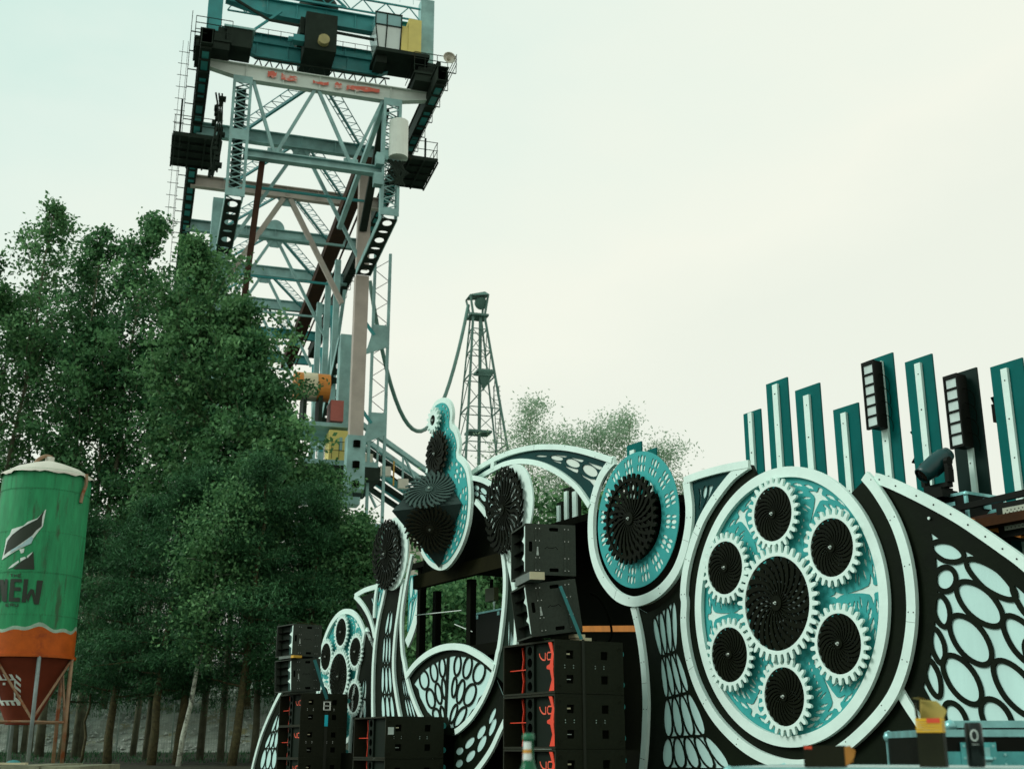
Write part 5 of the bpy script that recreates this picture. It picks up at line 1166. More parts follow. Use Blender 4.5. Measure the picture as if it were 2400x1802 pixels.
TW, TD, THh = .67, .60, .585
def slot(cx, cz, w, h):
    r = min(w, h)*.3; out = []
    for sx, sz, a in ((1,1,0), (-1,1,90), (-1,-1,180), (1,-1,270)):
        for q in range(4): t = R(a+30*q); out.append((cx+sx*(w/2-r)+r*math.cos(t), cz+sz*(h/2-r)+r*math.sin(t)))
    return out
def make_top(loc, rz, label, group):
    o = thing('top_speaker', label, 'speaker', loc, rz, group)
    W, Dp, H = TW/2, TD/2, THh; t = .018
    obj('cabinet', MB().box(-W, W, -Dp, Dp, 0, t).box(-W, W, -Dp, Dp, H-t, H).box(-W, -W+t, -Dp, Dp, t+.001, H-t-.001).box(-W+t, W-.016, Dp-t, Dp, t+.001, H-t-.001), TOPCAB, o)
    hs = [slot(.04, H-.06, .11, .042), slot(.04, .06, .11, .042), slot(-.235, .32, .042, .115)]
    obj('side_board', side_map(plate([[(-Dp, t+.001), (Dp, t+.001), (Dp, H-t-.001), (-Dp, H-t-.001)]] + hs, 0, .014), W), TOPCAB, o)
    for cy, cz, w, h in ((.04, H-.06, .13, .06), (.04, .06, .13, .06), (-.235, .32, .06, .14)):
        obj('hand_hold', MB().box(W-.07, W-.016, cy-w/2, cy+w/2, cz-h/2, cz+h/2), HOLE, o)
    for yy in (-.155, .19):
        pr = [(yy-.032, .545), (yy+.032, .545), (yy+.034, .42), (yy+.020, .36), (yy+.020, .23), (yy+.034, .18), (yy+.032, .04), (yy-.032, .04), (yy-.034, .18), (yy-.020, .23), (yy-.020, .36), (yy-.034, .42)]
        p_ = obj('rigging_plate', side_map(plate([pr] + [circ(yy, z, .009, 8) for z in (.10, .13, .16, .43, .46, .49, .52)], -.005, -.0005), W), TOPCAB, o)
        m = MB()
        for dz in (.055, .195, .39, .53):
            for dy in (-.022, .022): m.disc((W+.005, yy+dy, dz), .005, (1,0,0), 6, .003)
        obj('rivets', m, STEEL, p_)
    pz = [(-.155-.018, .22), (-.155+.018, .22), (-.155+.014, .27), (-.155+.010, .31), (-.155-.008, .31)]
    m = MB()
    for q in range(7):
        m.box(W+.0055, W+.0065, -.155-.014+.0012*q, -.155+.014-.0012*q, .225+.014*q, .233+.014*q)
    obj('name_badge', m, PWHITE, o)
    m = MB()
    dd = [(-.07, .30), (-.035, .325), (-.03, .31), (.03, .31), (.06, .325), (.085, .295)]
    m.ribbon(dd, .006, 0, .001); obj('relief_mark', side_map(m.mesh('r'), W+.0012), HOLE, o)
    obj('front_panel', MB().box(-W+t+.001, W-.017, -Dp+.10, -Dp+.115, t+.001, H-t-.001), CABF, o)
    m = MB()
    for z in (.14, .30, .44): m.box(-W+t+.002, .02, -Dp+.03, -Dp+.098, z, z+.012)
    obj('fins', m, HOLE, o)
    obj('side_horn', MB().add([(.03, -Dp+.095, t+.003), (W-.018, -Dp+.01, t+.003), (W-.018, -Dp+.01, H-t-.003), (.03, -Dp+.095, H-t-.003), (.03, -Dp+.099, t+.003), (W-.018, -Dp+.099, t+.003), (W-.018, -Dp+.099, H-t-.003), (.03, -Dp+.099, H-t-.003)], [(0,1,2,3),(4,7,6,5),(0,4,5,1),(3,2,6,7),(1,5,6,2),(0,3,7,4)]), mat('dark_green_horn', (.010, .055, .045), .5, .2, 5), o)
    y_ = -Dp-.004
    tri = plate([[(W-.03, .045), (W-.002, .03), (W-.002, H-.03), (W-.03, H-.045), (W-.032, .44), (W-.13, .395), (W-.034, .35), (W-.034, .235), (W-.13, .19), (W-.032, .145)]], y_, y_+.006)
    obj('white_trim', tri, WHITE, o)
    return o
GT = 'angular black top speakers on the bass stacks'
zc = .15+4*SH_
tw = R(17)
t1 = make_top((.36, 14.12, zc+.73), -R(76), 'grey-black upper speaker with white triangles, topmost on the near stack', GT)
t2 = copy_tree(t1); t2['label'] = 'grey-black speaker tilted nose-down under the topmost on the near stack'
t2.location = (.43, 14.10, zc+.075); t2.rotation_euler = (R(8.2), 0, -R(76))
for k, (z, tl, lab) in enumerate(((2.305+.66, 0, 'black speaker with white zigzag trim, topmost on the far left stack'), (2.305+.03, R(3), 'black speaker with white zigzag trim, second from top on the far left stack'))):
    t3 = copy_tree(t1); t3.location = (-4.02+.02*k, 23.25, z); t3.rotation_euler = (tl, 0, -R(53)); t3['label'] = lab
# packing under the tilted boxes
w1 = thing('wedge_box', 'grey board with pale end wedged between the two near top speakers', 'wedge', (.19, 13.75, zc+.635), -R(76))
obj('board', MB().box(-.34, .30, -.07, .10, .0, .088), mat('grey_felt_board', (.13, .16, .14), .8, .2, 20, .3), w1); obj('pale_end', MB().box(.301, .312, -.07, .10, .002, .086), PALEWOOD, w1)
w2 = thing('wood_blocks', 'pale wooden blocks under the rear of the tilted near speaker', 'wood block', (.80, 14.02, zc+.0), -TH)
obj('block', MB().box(-.10, .10, -.10, .06, .0, .045), PALEWOOD, w2); obj('block', MB().box(-.07, .06, -.14, .0, .0455, .085), PALEWOOD, w2)
w3 = thing('wedge_box', 'grey board with yellow end between the far left top speakers', 'wedge', (-4.12, 22.93, 2.305+.615), -R(53))
obj('board', MB().box(-.30, .18, -.07, .1, .0, .045), mat('grey_felt_board', (.13, .16, .14), .8), w3); obj('yellow_end', MB().box(.181, .29, -.07, .10, .0, .045), mat('amber_plastic', (.60, .33, .03), .5), w3)
# ratchet straps
def strap(label, pts, w, m, face, extra=None):
    o = thing('ratchet_strap', label, 'strap', (0, 0, 0))
    b = MB()
    for a, c in zip(pts[:-1], pts[1:]): b.beam(a, c, w, .006, face)
    obj('webbing', b, m, o); return o
sx_ = cR + ST*(SW_/2+.010)
def onside(c, yb, z, e=.012): p = c + ST*(SW_/2+e) + SN*(-yb); return (p.x, p.y, z)
a = onside(cR, .0, zc+.004)
strap('teal ratchet strap running down across the tilted near speaker', [(.545, 13.74, zc+.60), (.775, 13.74, zc+.012)], .042, STRAP, tuple(ST))
strap('dark strap running vertically down the near right speaker stack', [onside(cR, -.09, zc+.01), onside(cR, -.09, .16)], .035, DSTRAP, tuple(ST))
q1 = copy_tree(t1) if False else None
lt1 = strap('teal ratchet strap across the second far left top speaker', [(-3.66, 22.95, 2.90), (-3.50, 23.06, 2.42), onside(cL, .04, 2.20)], .06, STRAP, tuple(ST))
lt2 = strap('dark strap with buckle and cyan tag down the far left stack', [onside(cL, .04, 2.20), onside(cL, .04, .1)], .055, DSTRAP, tuple(ST))
bk = onside(cL, .04, 2.08, .03)
mB = MB(); 
for dz in (-.07, 0, .07): mB.beam(Vector(bk)+SN*(-.07)+Vector((0,0,dz)), Vector(bk)+SN*.07+Vector((0,0,dz)), .02, .018)
mB.beam(Vector(bk)+SN*(-.06)+Vector((0,0,-.08)), Vector(bk)+SN*(-.06)+Vector((0,0,.08)), .02, .012); mB.beam(Vector(bk)+SN*.06+Vector((0,0,-.08)), Vector(bk)+SN*.06+Vector((0,0,.08)), .02, .012)
obj('buckle', mB, STEEL, lt2)
cg = onside(cL, .04, 1.82, .018); obj('tag', MB().beam(Vector(cg)+Vector((0,0,-.10)), Vector(cg)+Vector((0,0,.10)), .065, .004, tuple(ST)), CYAN, lt2)
cbl = thing('speaker_cable', 'black cable looping behind the tilted near speaker', 'cable', (1.02, 14.35, zc))
obj('cable', MB().tube(crom([(-.10, 0, .60), (.02, 0, .52), (.12, .02, .30), (.14, .02, .10), (.05, 0, .02), (-.06, 0, .05)], 6), .014, 8), HOLE, cbl)

# ================================================================== FOREGROUND
# case used as a table, with bottle, packets and can
T_z = 1.250
fc = flight_case('flight_case', 'pale-topped flight case in the foreground carrying packets and a can', (1.235, 4.16, 0.62), R(-24), .88, .84, .63, latches=(), t=.022)
obj('worn_top', MB().box(-.412, .412, -.39, .39, .6285, .6295), mat('worn_grey_laminate', (.42, .50, .47), .45, .2, 4), fc)
ft = tag(obj('side_table', MB().box(-.3, .5, -.4, .4, 0, .60).box(-.32, .52, -.42, .42, .60, .618), CASEP), 'black crate under the foreground flight case', 'crate'); ft.location = (1.235, 4.16, 0); ft.rotation_euler = (0, 0, R(-24))
bt = thing('beer_bottle', 'green glass bottle with pale neck label at the bottom centre', 'bottle', (.045, 3.45, 1.078))
BOTG = mat('green_bottle_glass', (.004, .115, .048), .10, .15, 5, spec=.25)
obj('glass', MB().lathe([(.001, 0), (.031, .002), (.033, .02), (.033, .125), (.030, .15), (.018, .185), (.0145, .20), (.0135, .245), (.0155, .248), (.0155, .256), (.013, .26), (.001, .26)], 28).mesh('g', True), BOTG, bt)
obj('neck_label', MB().lathe([(.0160, .196), (.0150, .215), (.0144, .244)], 28, R(195), R(300)).mesh('n', True), PWHITE, bt); obj('label_band', MB().lathe([(.0156, .214), (.0153, .224)], 28, R(195), R(300)).mesh('n', True), mat('amber_print', (.65, .30, .04), .5), bt)
obj('cap', MB().lathe([(.001, .266), (.014, .266), (.0165, .258), (.0165, .250)], 24).mesh('n', True), mat('green_cap', (.01, .16, .07), .3), bt)
bs = tag(obj('drinks_crate', MB().box(-.25, .25, -.2, .2, 0, 1.10).box(-.26, .26, -.21, .21, 1.06, 1.0995), CASEP), 'black crate carrying the green bottle below the frame', 'crate'); bs.location = (.045, 3.45, -.0225)
pk = thing('cardboard_packet', 'dark cardboard packet lying down with an open orange flap', 'packet', (.93, 3.86, T_z+.001), R(-20))
DK = mat('dark_printed_card', (.014, .016, .007), .6, .2, 15, spec=.12)
obj('carton', MB().box(-.035, .085, -.03, .03, 0, .062), DK, pk)
obj('carton_end', MB().box(-.0365, -.0355, -.028, .028, .002, .060), DK, pk); obj('red_print', MB().box(-.033, -.010, -.0308, -.0302, .052, .0605).box(-.036, -.012, -.028, -.006, .0622, .0627), mat('red_print', (.75, .08, .03), .5), pk)
fl_ = MB(); fl_.add([(.0855, -.028, .058), (.100, -.02, .062), (.116, -.012, .048), (.112, -.01, .030), (.098, -.018, .012), (.0855, -.028, .004)], [(0,1,2,3,4,5)]); fl_.add([(.0855, .026, .058), (.105, .026, .05), (.105, .026, .015), (.0855, .026, .004)], [(0,1,2,3)])
obj('flap', fl_, mat('orange_card', (.62, .26, .05), .7, .15, 12), pk)
tk = thing('cardboard_packet', 'tall dark packet with yellow striped top and open flaps', 'packet', (1.285, 3.86, T_z+.001), R(-28))
obj('carton', MB().box(-.038, .038, -.030, .030, 0, .100), DK, tk)
m = MB()
for q in range(4): m.box(-.0385, .0385, -.0305, .0305, .1005+.008*q, .107+.008*q)
obj('yellow_bands', m, mat('yellow_card', (.75, .42, .02), .6, .1, 12), tk); obj('top_band', MB().box(-.0383, .0383, -.0303, .0303, .1325, .142), mat('yellow_card', (.75, .42, .02), .6), tk); obj('red_label', MB().box(-.005, .034, -.0312, -.0306, .128, .142), mat('red_print', (.75, .08, .03), .5), tk)
m = MB(); m.add([(-.036, -.029, .1425), (-.036, .028, .1425), (-.040, .02, .19), (-.040, -.02, .185)], [(0,1,2,3)]); obj('dark_flap', m, DK, tk)
m = MB(); m.add([(-.034, .029, .1425), (.036, .029, .1425), (.048, .034, .165), (.020, .036, .195), (-.030, .033, .200)], [(0,1,2,3,4)]); m.add([(-.036, .029, .20), (-.048, .0, .204), (-.028, -.006, .206), (-.010, .026, .202)], [(0,1,2,3)]); obj('back_flap', m, mat('olive_card', (.36, .29, .07), .7), tk)
cn = thing('drinks_can', 'slim black can with pale ring mark beside the tall packet', 'can', (1.415, 3.86, T_z+.001))
obj('body', MB().lathe([(.001, .0), (.022, .0), (.0265, .008), (.0265, .118), (.0235, .128), (.0235, .130), (.021, .1285), (.001, .127)], 30).mesh('c', True), mat('satin_black_can', (.012, .020, .018), .25, .2, 6, metal=.5), cn)
zr_ = [(.010*math.cos(t), .0155*math.sin(t)) for t in [2*PI*k/24 for k in range(24)]]
def canwrap(me, r):
    for v in me.vertices:
        a_ = v.co.x/r - PI/2; z_ = v.co.z; v.co = (r*math.cos(a_), r*math.sin(a_), z_)
    return me
mz = MB().ribbon([(p[0]-.008, p[1]+.092) for p in zr_], .0035, 0, .0002, True).mesh('z'); obj('ring_mark', canwrap(mz, .0268), PWHITE, cn)
m = MB()
for q in range(4): m.box(-.016+.005*q, -.0125+.005*q, 0, .0002, .064, .067)
obj('small_print', canwrap(m.mesh('s'), .0268), PWHITE, cn)
big = flight_case('flight_case', 'long black flight case with teal-lit hardware below the right wing', (2.62, 5.75, .0), R(-3), 1.64, .70, 1.385, latches=(-.60, .1), t=.03, lid=1.262)
big2 = flight_case('flight_case', 'second flight case with silver top edge behind the long case', (3.02, 6.72, .0), R(-5), 1.5, .62, 1.445, latches=(), t=.035)
m = MB()
for k in range(12): 
    for dz in (-.02, .02): m.disc((-.75+.13*k, -.354, 1.262+dz), .006, (0,-1,0), 8, .005)
obj('rivets', m, ALU, big)
# ================================================================== GANTRY CRANE
cn_ = thing('gantry_crane', 'huge pale blue steel gantry crane rising above the trees', 'crane', (-16.89, 67.12, 0), R(17))
H_ = 42.0
def part(name, mb, m=CRANE): return obj(name, mb, m, cn_)
# name beam with tapered ends
def tapered(y, z, x0, x1, xa, xb, h, hw, m, name='cross_beam', t=.09):
    b = MB(); hs = h*.45
    pts = [(x0, hs), (xa, h), (xb, h), (x1, hs)]
    for (a, ha), (b_, hb) in zip(pts[:-1], pts[1:]):
        b.add([(a, y-t/2, z+h/2-ha), (b_, y-t/2, z+h/2-hb), (b_, y-t/2, z+h/2), (a, y-t/2, z+h/2), (a, y+t/2, z+h/2-ha), (b_, y+t/2, z+h/2-hb), (b_, y+t/2, z+h/2), (a, y+t/2, z+h/2)],
              [(0,1,2,3),(4,7,6,5),(0,4,5,1),(3,2,6,7),(0,3,7,4),(1,5,6,2)])
        b.beam((a, y, z+h/2-ha-.03), (b_, y, z+h/2-hb-.03), hw, .06, (0,0,1)); b.beam((a, y, z+h/2+.03), (b_, y, z+h/2+.03), hw, .06, (0,0,1))
    for k in range(5):
        x = xa + (xb-xa)*k/4; b.box(x-.03, x+.03, y-t/2-.12, y-t/2-.001, z-h/2+.001, z+h/2-.001)
    return part(name, b, m)
nb_ = tapered(0, H_, -2.3, 12.1, .2, 9.4, .95, .5, mat('whitish_beam_paint', (.55, .62, .56), .55, .15, .8, .05, col2=(.36, .42, .38), patch=.62), 'name_beam')
for x0, x1, z0, z1 in ((1.5, 2.05, -.12, .30), (2.35, 3.35, -.22, .25), (4.35, 5.35, -.12, .12), (5.75, 6.2, -.22, .22), (6.5, 7.3, -.20, .20), (7.3, 8.65, -.10, .22)):
    n = 6; tp = []; bt_ = []
    for q in range(n+1): a = x0+(x1-x0)*q/n; tp.append((a, H_+z1+random.uniform(-.09, .06))); bt_.append((a, H_+z0+random.uniform(-.06, .09)))
    obj('faded_red_letter', plate([bt_ + list(reversed(tp))], -.19, -.183), REDWORN, nb_)
tapered(0, H_+4.9, -1.4, 11.3, 1.2, 8.8, 1.05, .55, CRANEB, 'top_beam')
tapered(1.0, H_+2.35, -.3, 9.6, .8, 8.6, .95, .5, CRANEB, 'bridge_girder')
tapered(4.0, H_+4.9, -1.4, 11.3, 1.2, 8.8, .9, .5, CRANEB, 'top_beam')
colr = [CRANE, CRANEP, CRANE, CRANE, CRANE, CRANEB, CRANEB]
for k in range(1, 8):
    y = 8.25*k
    b = MB(); b.ibeam((-2.4, y, H_), (12.1, y, H_), .5, .95, .07)
    for x in (0, 2.4, 4.75, 7.1, 9.5): b.box(x-.03, x+.03, y-.20, y-.036, H_-.40, H_+.40)
    part('cross_beam', b, colr[(k-1) % 7])
    # lacing in the vertical plane
    w = .36 if k == 2 else .22
    mm_ = CRANEP if k == 2 else CRANE
    for xe in (.2, 9.3): part('portal_brace', MB().beam((4.75+(.25 if xe > 5 else -.25), y, H_-.5), (xe, y+.2, 33.6), w, w, (0,1,0)), mm_)
    if k < 6:
        part('gusset', MB().add([(4.0, y-.04, H_-.48), (5.5, y-.04, H_-.48), (5.1, y-.04, H_-1.1), (4.4, y-.04, H_-1.1), (4.0, y+.04, H_-.48), (5.5, y+.04, H_-.48), (5.1, y+.04, H_-1.1), (4.4, y+.04, H_-1.1)], [(0,1,2,3),(7,6,5,4),(0,4,5,1),(1,5,6,2),(2,6,7,3),(3,7,4,0)]), CRANE)
    part('tie_bar', MB().beam((.2, y, 38.2), (9.3, y, 38.2), .16, .16), CRANEB if k % 2 else CRANE)
b = MB()
for q in range(14): t = PI*q/13; b.v.append((4.75+.75*math.cos(t), 24.7, H_+.5+.85*math.sin(t))); b.v.append((4.75+.75*math.cos(t), 24.8, H_+.5+.85*math.sin(t)))
b.f += [tuple(range(0, 28, 2)), tuple(reversed(range(1, 28, 2)))]; part('lifting_lug', b, CRANE)
# horizontal lattice braces between cross beams
def lattice(p, q, w, m, n=14, rail=.09, lace=.04, name='lattice_brace', up=(0,0,1), deep=None):
    b = MB(); p = Vector(p); q = Vector(q); d = (q-p).normalized(); a = d.cross(Vector(up)).normalized()*(w/2); u = Vector(up)*((deep or 0)/2)
    for sa in (-1, 1):
        for su in ((-1, 1) if deep else (0,)): b.beam(p+a*sa+u*su, q+a*sa+u*su, rail, rail)
    for k in range(n):
        s0 = p+(q-p)*(k/n); s1 = p+(q-p)*((k+1)/n); sg = 1 if k % 2 else -1
        for su in ((-1, 1) if deep else (0,)): b.beam(s0+a*sg+u*su, s1-a*sg+u*su, lace, lace)
        if deep:
            for sa in (-1, 1): b.beam(s0+a*sa+u*sg, s1+a*sa-u*sg, lace, lace)
    return part(name, b, m)
for k in range(0, 6):
    y = 8.25*k
    for xe in (.4, 9.1):
        xs_ = 4.75 + (.5 if xe > 5 else -.5)
        b = MB(); p, q = Vector((xs_, y+.2, H_-.1)), Vector((xe, y+8.0, H_-.1)); b.beam(p, q, .12, .18); part('wind_brace', b, CRANEB)
        lattice(p+Vector((.0, .0, .35)), q+Vector((0, 0, .35)), .95, CRANEB, 18, .05, .035, 'walkway_brace')
# front posts: latticed boxes
def lattice_post(x, y, z0, z1, w, m, cells):
    b = MB(); h = w/2
    for sx in (-1, 1):
        b.box(x+sx*h-.09, x+sx*h+.09, y-h, y-h+.06, z0, z1); b.box(x+sx*h-.03, x+sx*h+.03, y-h+.061, y+h, z0, z1)
    b.box(x-h+.091, x+h-.091, y-h+.001, y-h+.05, z0, z0+.5); b.box(x-h+.091, x+h-.091, y-h+.001, y-h+.05, z1-.5, z1); zm = (z0+z1)/2-.3; b.box(x-h+.091, x+h-.091, y-h+.001, y-h+.05, zm, zm+.7)
    part('post', b, m)
    l = MB(); n = cells; dz = (z1-z0)/n
    for k in range(n):
        sg = 1 if k % 2 else -1; l.beam((x-sg*h*.9, y-h+.07, z0+dz*k), (x+sg*h*.9, y-h+.07, z0+dz*(k+1)), .07, .05, (0,1,0)); l.beam((x-sg*h*.9, y+h-.05, z0+dz*k), (x+sg*h*.9, y+h-.05, z0+dz*(k+1)), .07, .05, (0,1,0))
    part('post_lacing', l, m)['kind'] = 'stuff'
lattice_post(0, 0, 33.3, 41.5, 1.0, CRANE, 22); lattice_post(9.5, 0, 33.3, 41.5, 1.0, CRANE, 22)
part('post_liner', MB().box(-.3, .3, .50, .54, 34.0, 41.2), CRANED)
part('lower_chord', MB().ibeam((.35, 0, 36.45), (9.15, 0, 36.45), .55, .55, .07), CRANE)
for a, c in (((.65, 41.5), (2.2, 36.75)), ((2.35, 36.75), (4.5, 41.5)), ((4.75, 41.5), (6.95, 36.75)), ((7.1, 36.75), (8.9, 41.5))):
    part('portal_brace', MB().beam((a[0], -.05, a[1]), (c[0], -.05, c[1]), .2, .2, (0,1,0)), CRANE)
for x in (2.25, 7.0): part('gusset', MB().box(x-.45, x+.45, -.06, .06, 36.73, 37.05), CRANE)
# perforated beams running back from the posts
def perforated(p, q, w, m, nh=6, name='perforated_beam', h=.45):
    p = Vector(p); q = Vector(q); L_ = (q-p).length; d = (q-p).normalized(); side = d.cross(Vector((0,0,1))).normalized(); up = side.cross(d)
    hs = []
    for k in range(nh):
        c = L_*(k+.5)/nh; ln = L_/nh*(.33 if k % 2 == 0 else .14); hs.append([(c+ln*math.cos(t)*1.0, w*.30*math.sin(t)) for t in [2*PI*i/14 for i in range(14)]])
    me = plate([[(0, -w/2), (L_, -w/2), (L_, w/2), (0, w/2)]] + hs, -.02, .02)
    Mx_ = Matrix(((d.x, up.x, side.x, p.x), (d.y, up.y, side.y, p.y), (d.z, up.z, side.z, p.z), (0,0,0,1)))
    o = obj(name, xform(me, Mx_), m, cn_)
    b = MB()
    for sg in (-1, 1): b.beam(p+side*(sg*w/2)+up*(h/2-.05), q+side*(sg*w/2)+up*(h/2-.05), .05, h, up)
    obj('side_plate', b, CRANE, o)
for x in (-.05, 9.5): perforated((x, -.4, 33.1), (x, 8.6, 32.8), 1.0, CRANED, 7)
perforated((9.6, 16.2, 30.6), (9.4, 23.5, 25.3), .9, CRANED, 9)
# columns
part('column', MB().box(8.95, 9.85, 8.2, 9.0, 21.2, 32.6), CRANEP); part('column', MB().box(8.97, 9.83, 8.25, 8.95, 33.3, 40.5), CRANEP)
part('column', MB().box(9.2, 10.5, 15.6, 16.8, 18.0, 30.8), CRANE); part('column', MB().box(-.6, .4, 8.2, 9.0, 4.0, 32.6), CRANE)
part('column', MB().box(-.7, .5, 15.6, 16.8, 2.0, 40.5), CRANE)
b = MB(); b.v = []; part('column_foot', MB().box(8.8, 10.0, 8.0, 9.2, 17.6, 21.2), CRANE)
for z in (20.6, 19.2, 17.9): part('access_hole', MB().tube([(9.4, 7.97, z-.22), (9.4, 7.97, z+.22)], .24, 14), HOLE)
# longitudinal box girders, seen from below
for x, y1 in ((-2.4, 56), (12.1, 56)):
    b = MB(); b.box(x-.34, x+.34, -3.2, y1, H_-.25, H_-.2); b.box(x-.34, x-.29, -3.2, y1, H_-.2, H_+.7); b.box(x+.29, x+.34, -3.2, y1, H_-.2, H_+.7); b.box(x-.42, x+.42, -3.2, y1, H_+.7, H_+.76)
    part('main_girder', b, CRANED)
    r_ = MB()
    for k in range(int((y1+2)/1.4)): r_.box(x-.32, x+.32, -2.8+1.4*k, -2.72+1.4*k, H_-.40, H_-.251)
    part('girder_rib', r_, CRANED)['kind'] = 'stuff'
    r_ = MB()
    sx = -1 if x < 0 else 1
    for k in range(int((y1+2)/2.2)): r_.box(x+sx*.95-.02, x+sx*.95+.02, -2.9+2.2*k, -2.86+2.2*k, H_+.6, H_+1.9); r_.box(min(x, x+sx*.95), max(x, x+sx*.95), -2.9+2.2*k, -2.84+2.2*k, H_+.55, H_+.6)
    for z in (1.2, 1.55, 1.9): r_.box(x+sx*.95-.018, x+sx*.95+.018, -3, y1, H_+z-.018, H_+z+.018)
    part('railing', r_, CRANED)
    panels = MB()
    for k in range(9): panels.box(x-.2, x+.2, -2.2+3.2*k, .2+3.2*k, H_-.262, H_-.252)
    part('blue_soffit_panel', panels, CRANEB)
part('conveyor_trough', MB().beam((9.2, 7.5, H_-1.1), (9.5, 56, H_-1.4), 1.15, .8), RUSTP)
b = MB()
for k in range(22): b.tube([(9.1, 10+2*k, H_-1.0), (8.9, 11+2*k, H_-1.25), (9.1, 12+2*k, H_-1.0)], .045, 5)
part('festoon_cable', b, HOLE)
part('conveyor_edge', MB().beam((10.25, 9.5, H_-.9), (10.5, 56, H_-1.2), .12, .16), RUSTP)
# red-brown leaning pipe
part('leaning_pipe', MB().beam((1.55, .4, 36.2), (.75, .5, 22), .36, .36, (0,1,0)), RUSTP)
# platforms beside the girders
for x0, x1, y, z in ((-3.9, -.9, 4.5, 38.4), (10.5, 13.3, 5.0, 39.3)):
    b = MB(); b.box(x0, x1, y-2.2, y+2.2, z, z+.12)
    for k in range(5): b.box(x0, x1, y-2.2+1.07*k, y-2.1+1.07*k, z-.14, z-.001)
    for k in range(4): xx = x0+(x1-x0)*k/3; b.box(xx-.05, xx+.05, y-2.2, y+2.2, z-.22, z-.141)
    part('platform', b, CRANED)
    r_ = MB()
    for k in range(5):
        for xx in (x0+.05, x1-.05): r_.box(xx-.02, xx+.02, y-2.15+1.05*k, y-2.11+1.05*k, z+.12, z+1.3)
    for zz in (.7, 1.3):
        for xx in (x0+.05, x1-.05): r_.box(xx-.018, xx+.018, y-2.15, y+2.15, z+zz-.018, z+zz+.018)
        r_.box(x0, x1, y-2.18, y-2.14, z+zz-.018, z+zz+.018)
    part('railing', r_, CRANED)
    for xx in (x0+.4, x1-.4): part('hanger', MB().beam((xx, y, z), (xx, y, H_), .12, .12), CRANED)
# ladder at the far left
b = MB()
for xx in (-3.75, -3.45): b.box(xx-.012, xx+.012, -1.0, -.97, 30, 43)
for k in range(16): b.box(-3.95, -3.3, -1.0, -.97, 30.2+.8*k, 30.225+.8*k)
part('ladder', b, CRANED)
# corner towers at the beam ends, machinery, horns
for x in (-2.0, 11.7):
    part('corner_tower', MB().box(x-.45, x+.45, -.2, .7, H_+.5, H_+7.5), CRANEB if x < 0 else CRANE)
    b = MB(); b.box(x-1.1, x+1.1, -1.6, 1.2, H_+1.0, H_+1.15); b.box(x-1.0, x+1.0, -1.5, 1.1, H_+.5, H_+.999); part('machine_deck', b, CRANED)
    c = Vector((x-1.0 if x < 0 else x+1.0, -1.9, H_+3.6 if x < 0 else H_+1.9))
    b = MB().lathe([(.06, 0), (.09, .25), (.20, .45), (.42, .60), (.40, .60), (.05, .12)], 16); me = b.mesh('horn', True)
    Mx_ = Matrix.Translation(c) @ Matrix.Rotation(R(90), 4, 'X'); part('horn', xform(me, Mx_), CREAM)
    b = MB()
    for q in range(3): z = H_+1.6+q*.45; b.box(x-1.1, x+1.1, -1.62, -1.58, z-.02, z+.02); b.box(x-1.12, x-1.08, -1.6, 1.2, z-.02, z+.02)
    for xx in (-1.1, -.4, .4, 1.1): b.box(x+xx-.02, x+xx+.02, -1.62, -1.58, H_+1.15, H_+2.5)
    part('railing', b, CRANED)
    b = MB()
    for q in range(6): b.box(x+random.uniform(-.9, .5), x+random.uniform(.55, 1.0), random.uniform(-1.2, 0), random.uniform(.1, .9), H_+1.151+.001*q, H_+random.uniform(1.5, 2.6))
    part('winch_gear', b, CRANED)
part('deck_box', MB().box(-1.2, .35, -1.0, .8, H_+1.2, H_+2.45), CRANED); part('deck_box_cover', MB().box(-1.4, .5, -1.1, .9, H_+2.451, H_+2.58), CRANE)
# inside left clutter below the girder
b = MB()
for q in range(16): z = H_-.8-.36*q; x = -1.45+random.uniform(-.15, .3); b.box(x, x+random.uniform(.15, .5), 2.0, 2.4, z-.13, z+random.uniform(.02, .16))
for q in range(3): b.tube(crom([(-1.5+.2*q, 2.1, H_-.5), (-1.2+.1*q, 2.0, H_-2.4), (-1.5+.25*q, 2.1, H_-4.4), (-1.3, 2.1, H_-6.4)], 4), .06, 6)
part('cable_winch', b, CRANED)
part('hose_bundle', MB().tube([(9.9, -.6, 39.8), (9.9, -.7, 37.2)], .62, 16), mat('white_tank_paint', (.72, .76, .68), .5, .1, 1)); 
b = MB()
for q in range(10): b.tube([(9.2+random.random()*1.2, -.7, 37.0), (9.0+random.random()*1.6, -.8, 36.2), (9.3+random.random()*1.2, -.6, 35.4)], .09, 6)
part('hose_tails', b, CRANED); part('tank', MB().box(8.5, 9.0, -.8, -.2, 36.6, 37.4), CRANE); part('tank', MB().box(8.4, 8.95, -.8, -.2, 35.2, 36.0), CRANE)
# diagonal from right post down to the column
part('raking_strut', MB().beam((9.0, .2, 41.3), (7.6, 8.0, 35.8), .3, .3), CRANE); part('raking_strut', MB().beam((9.2, .5, 41.2), (9.3, 8.2, 36.0), .5, .4), CRANED)
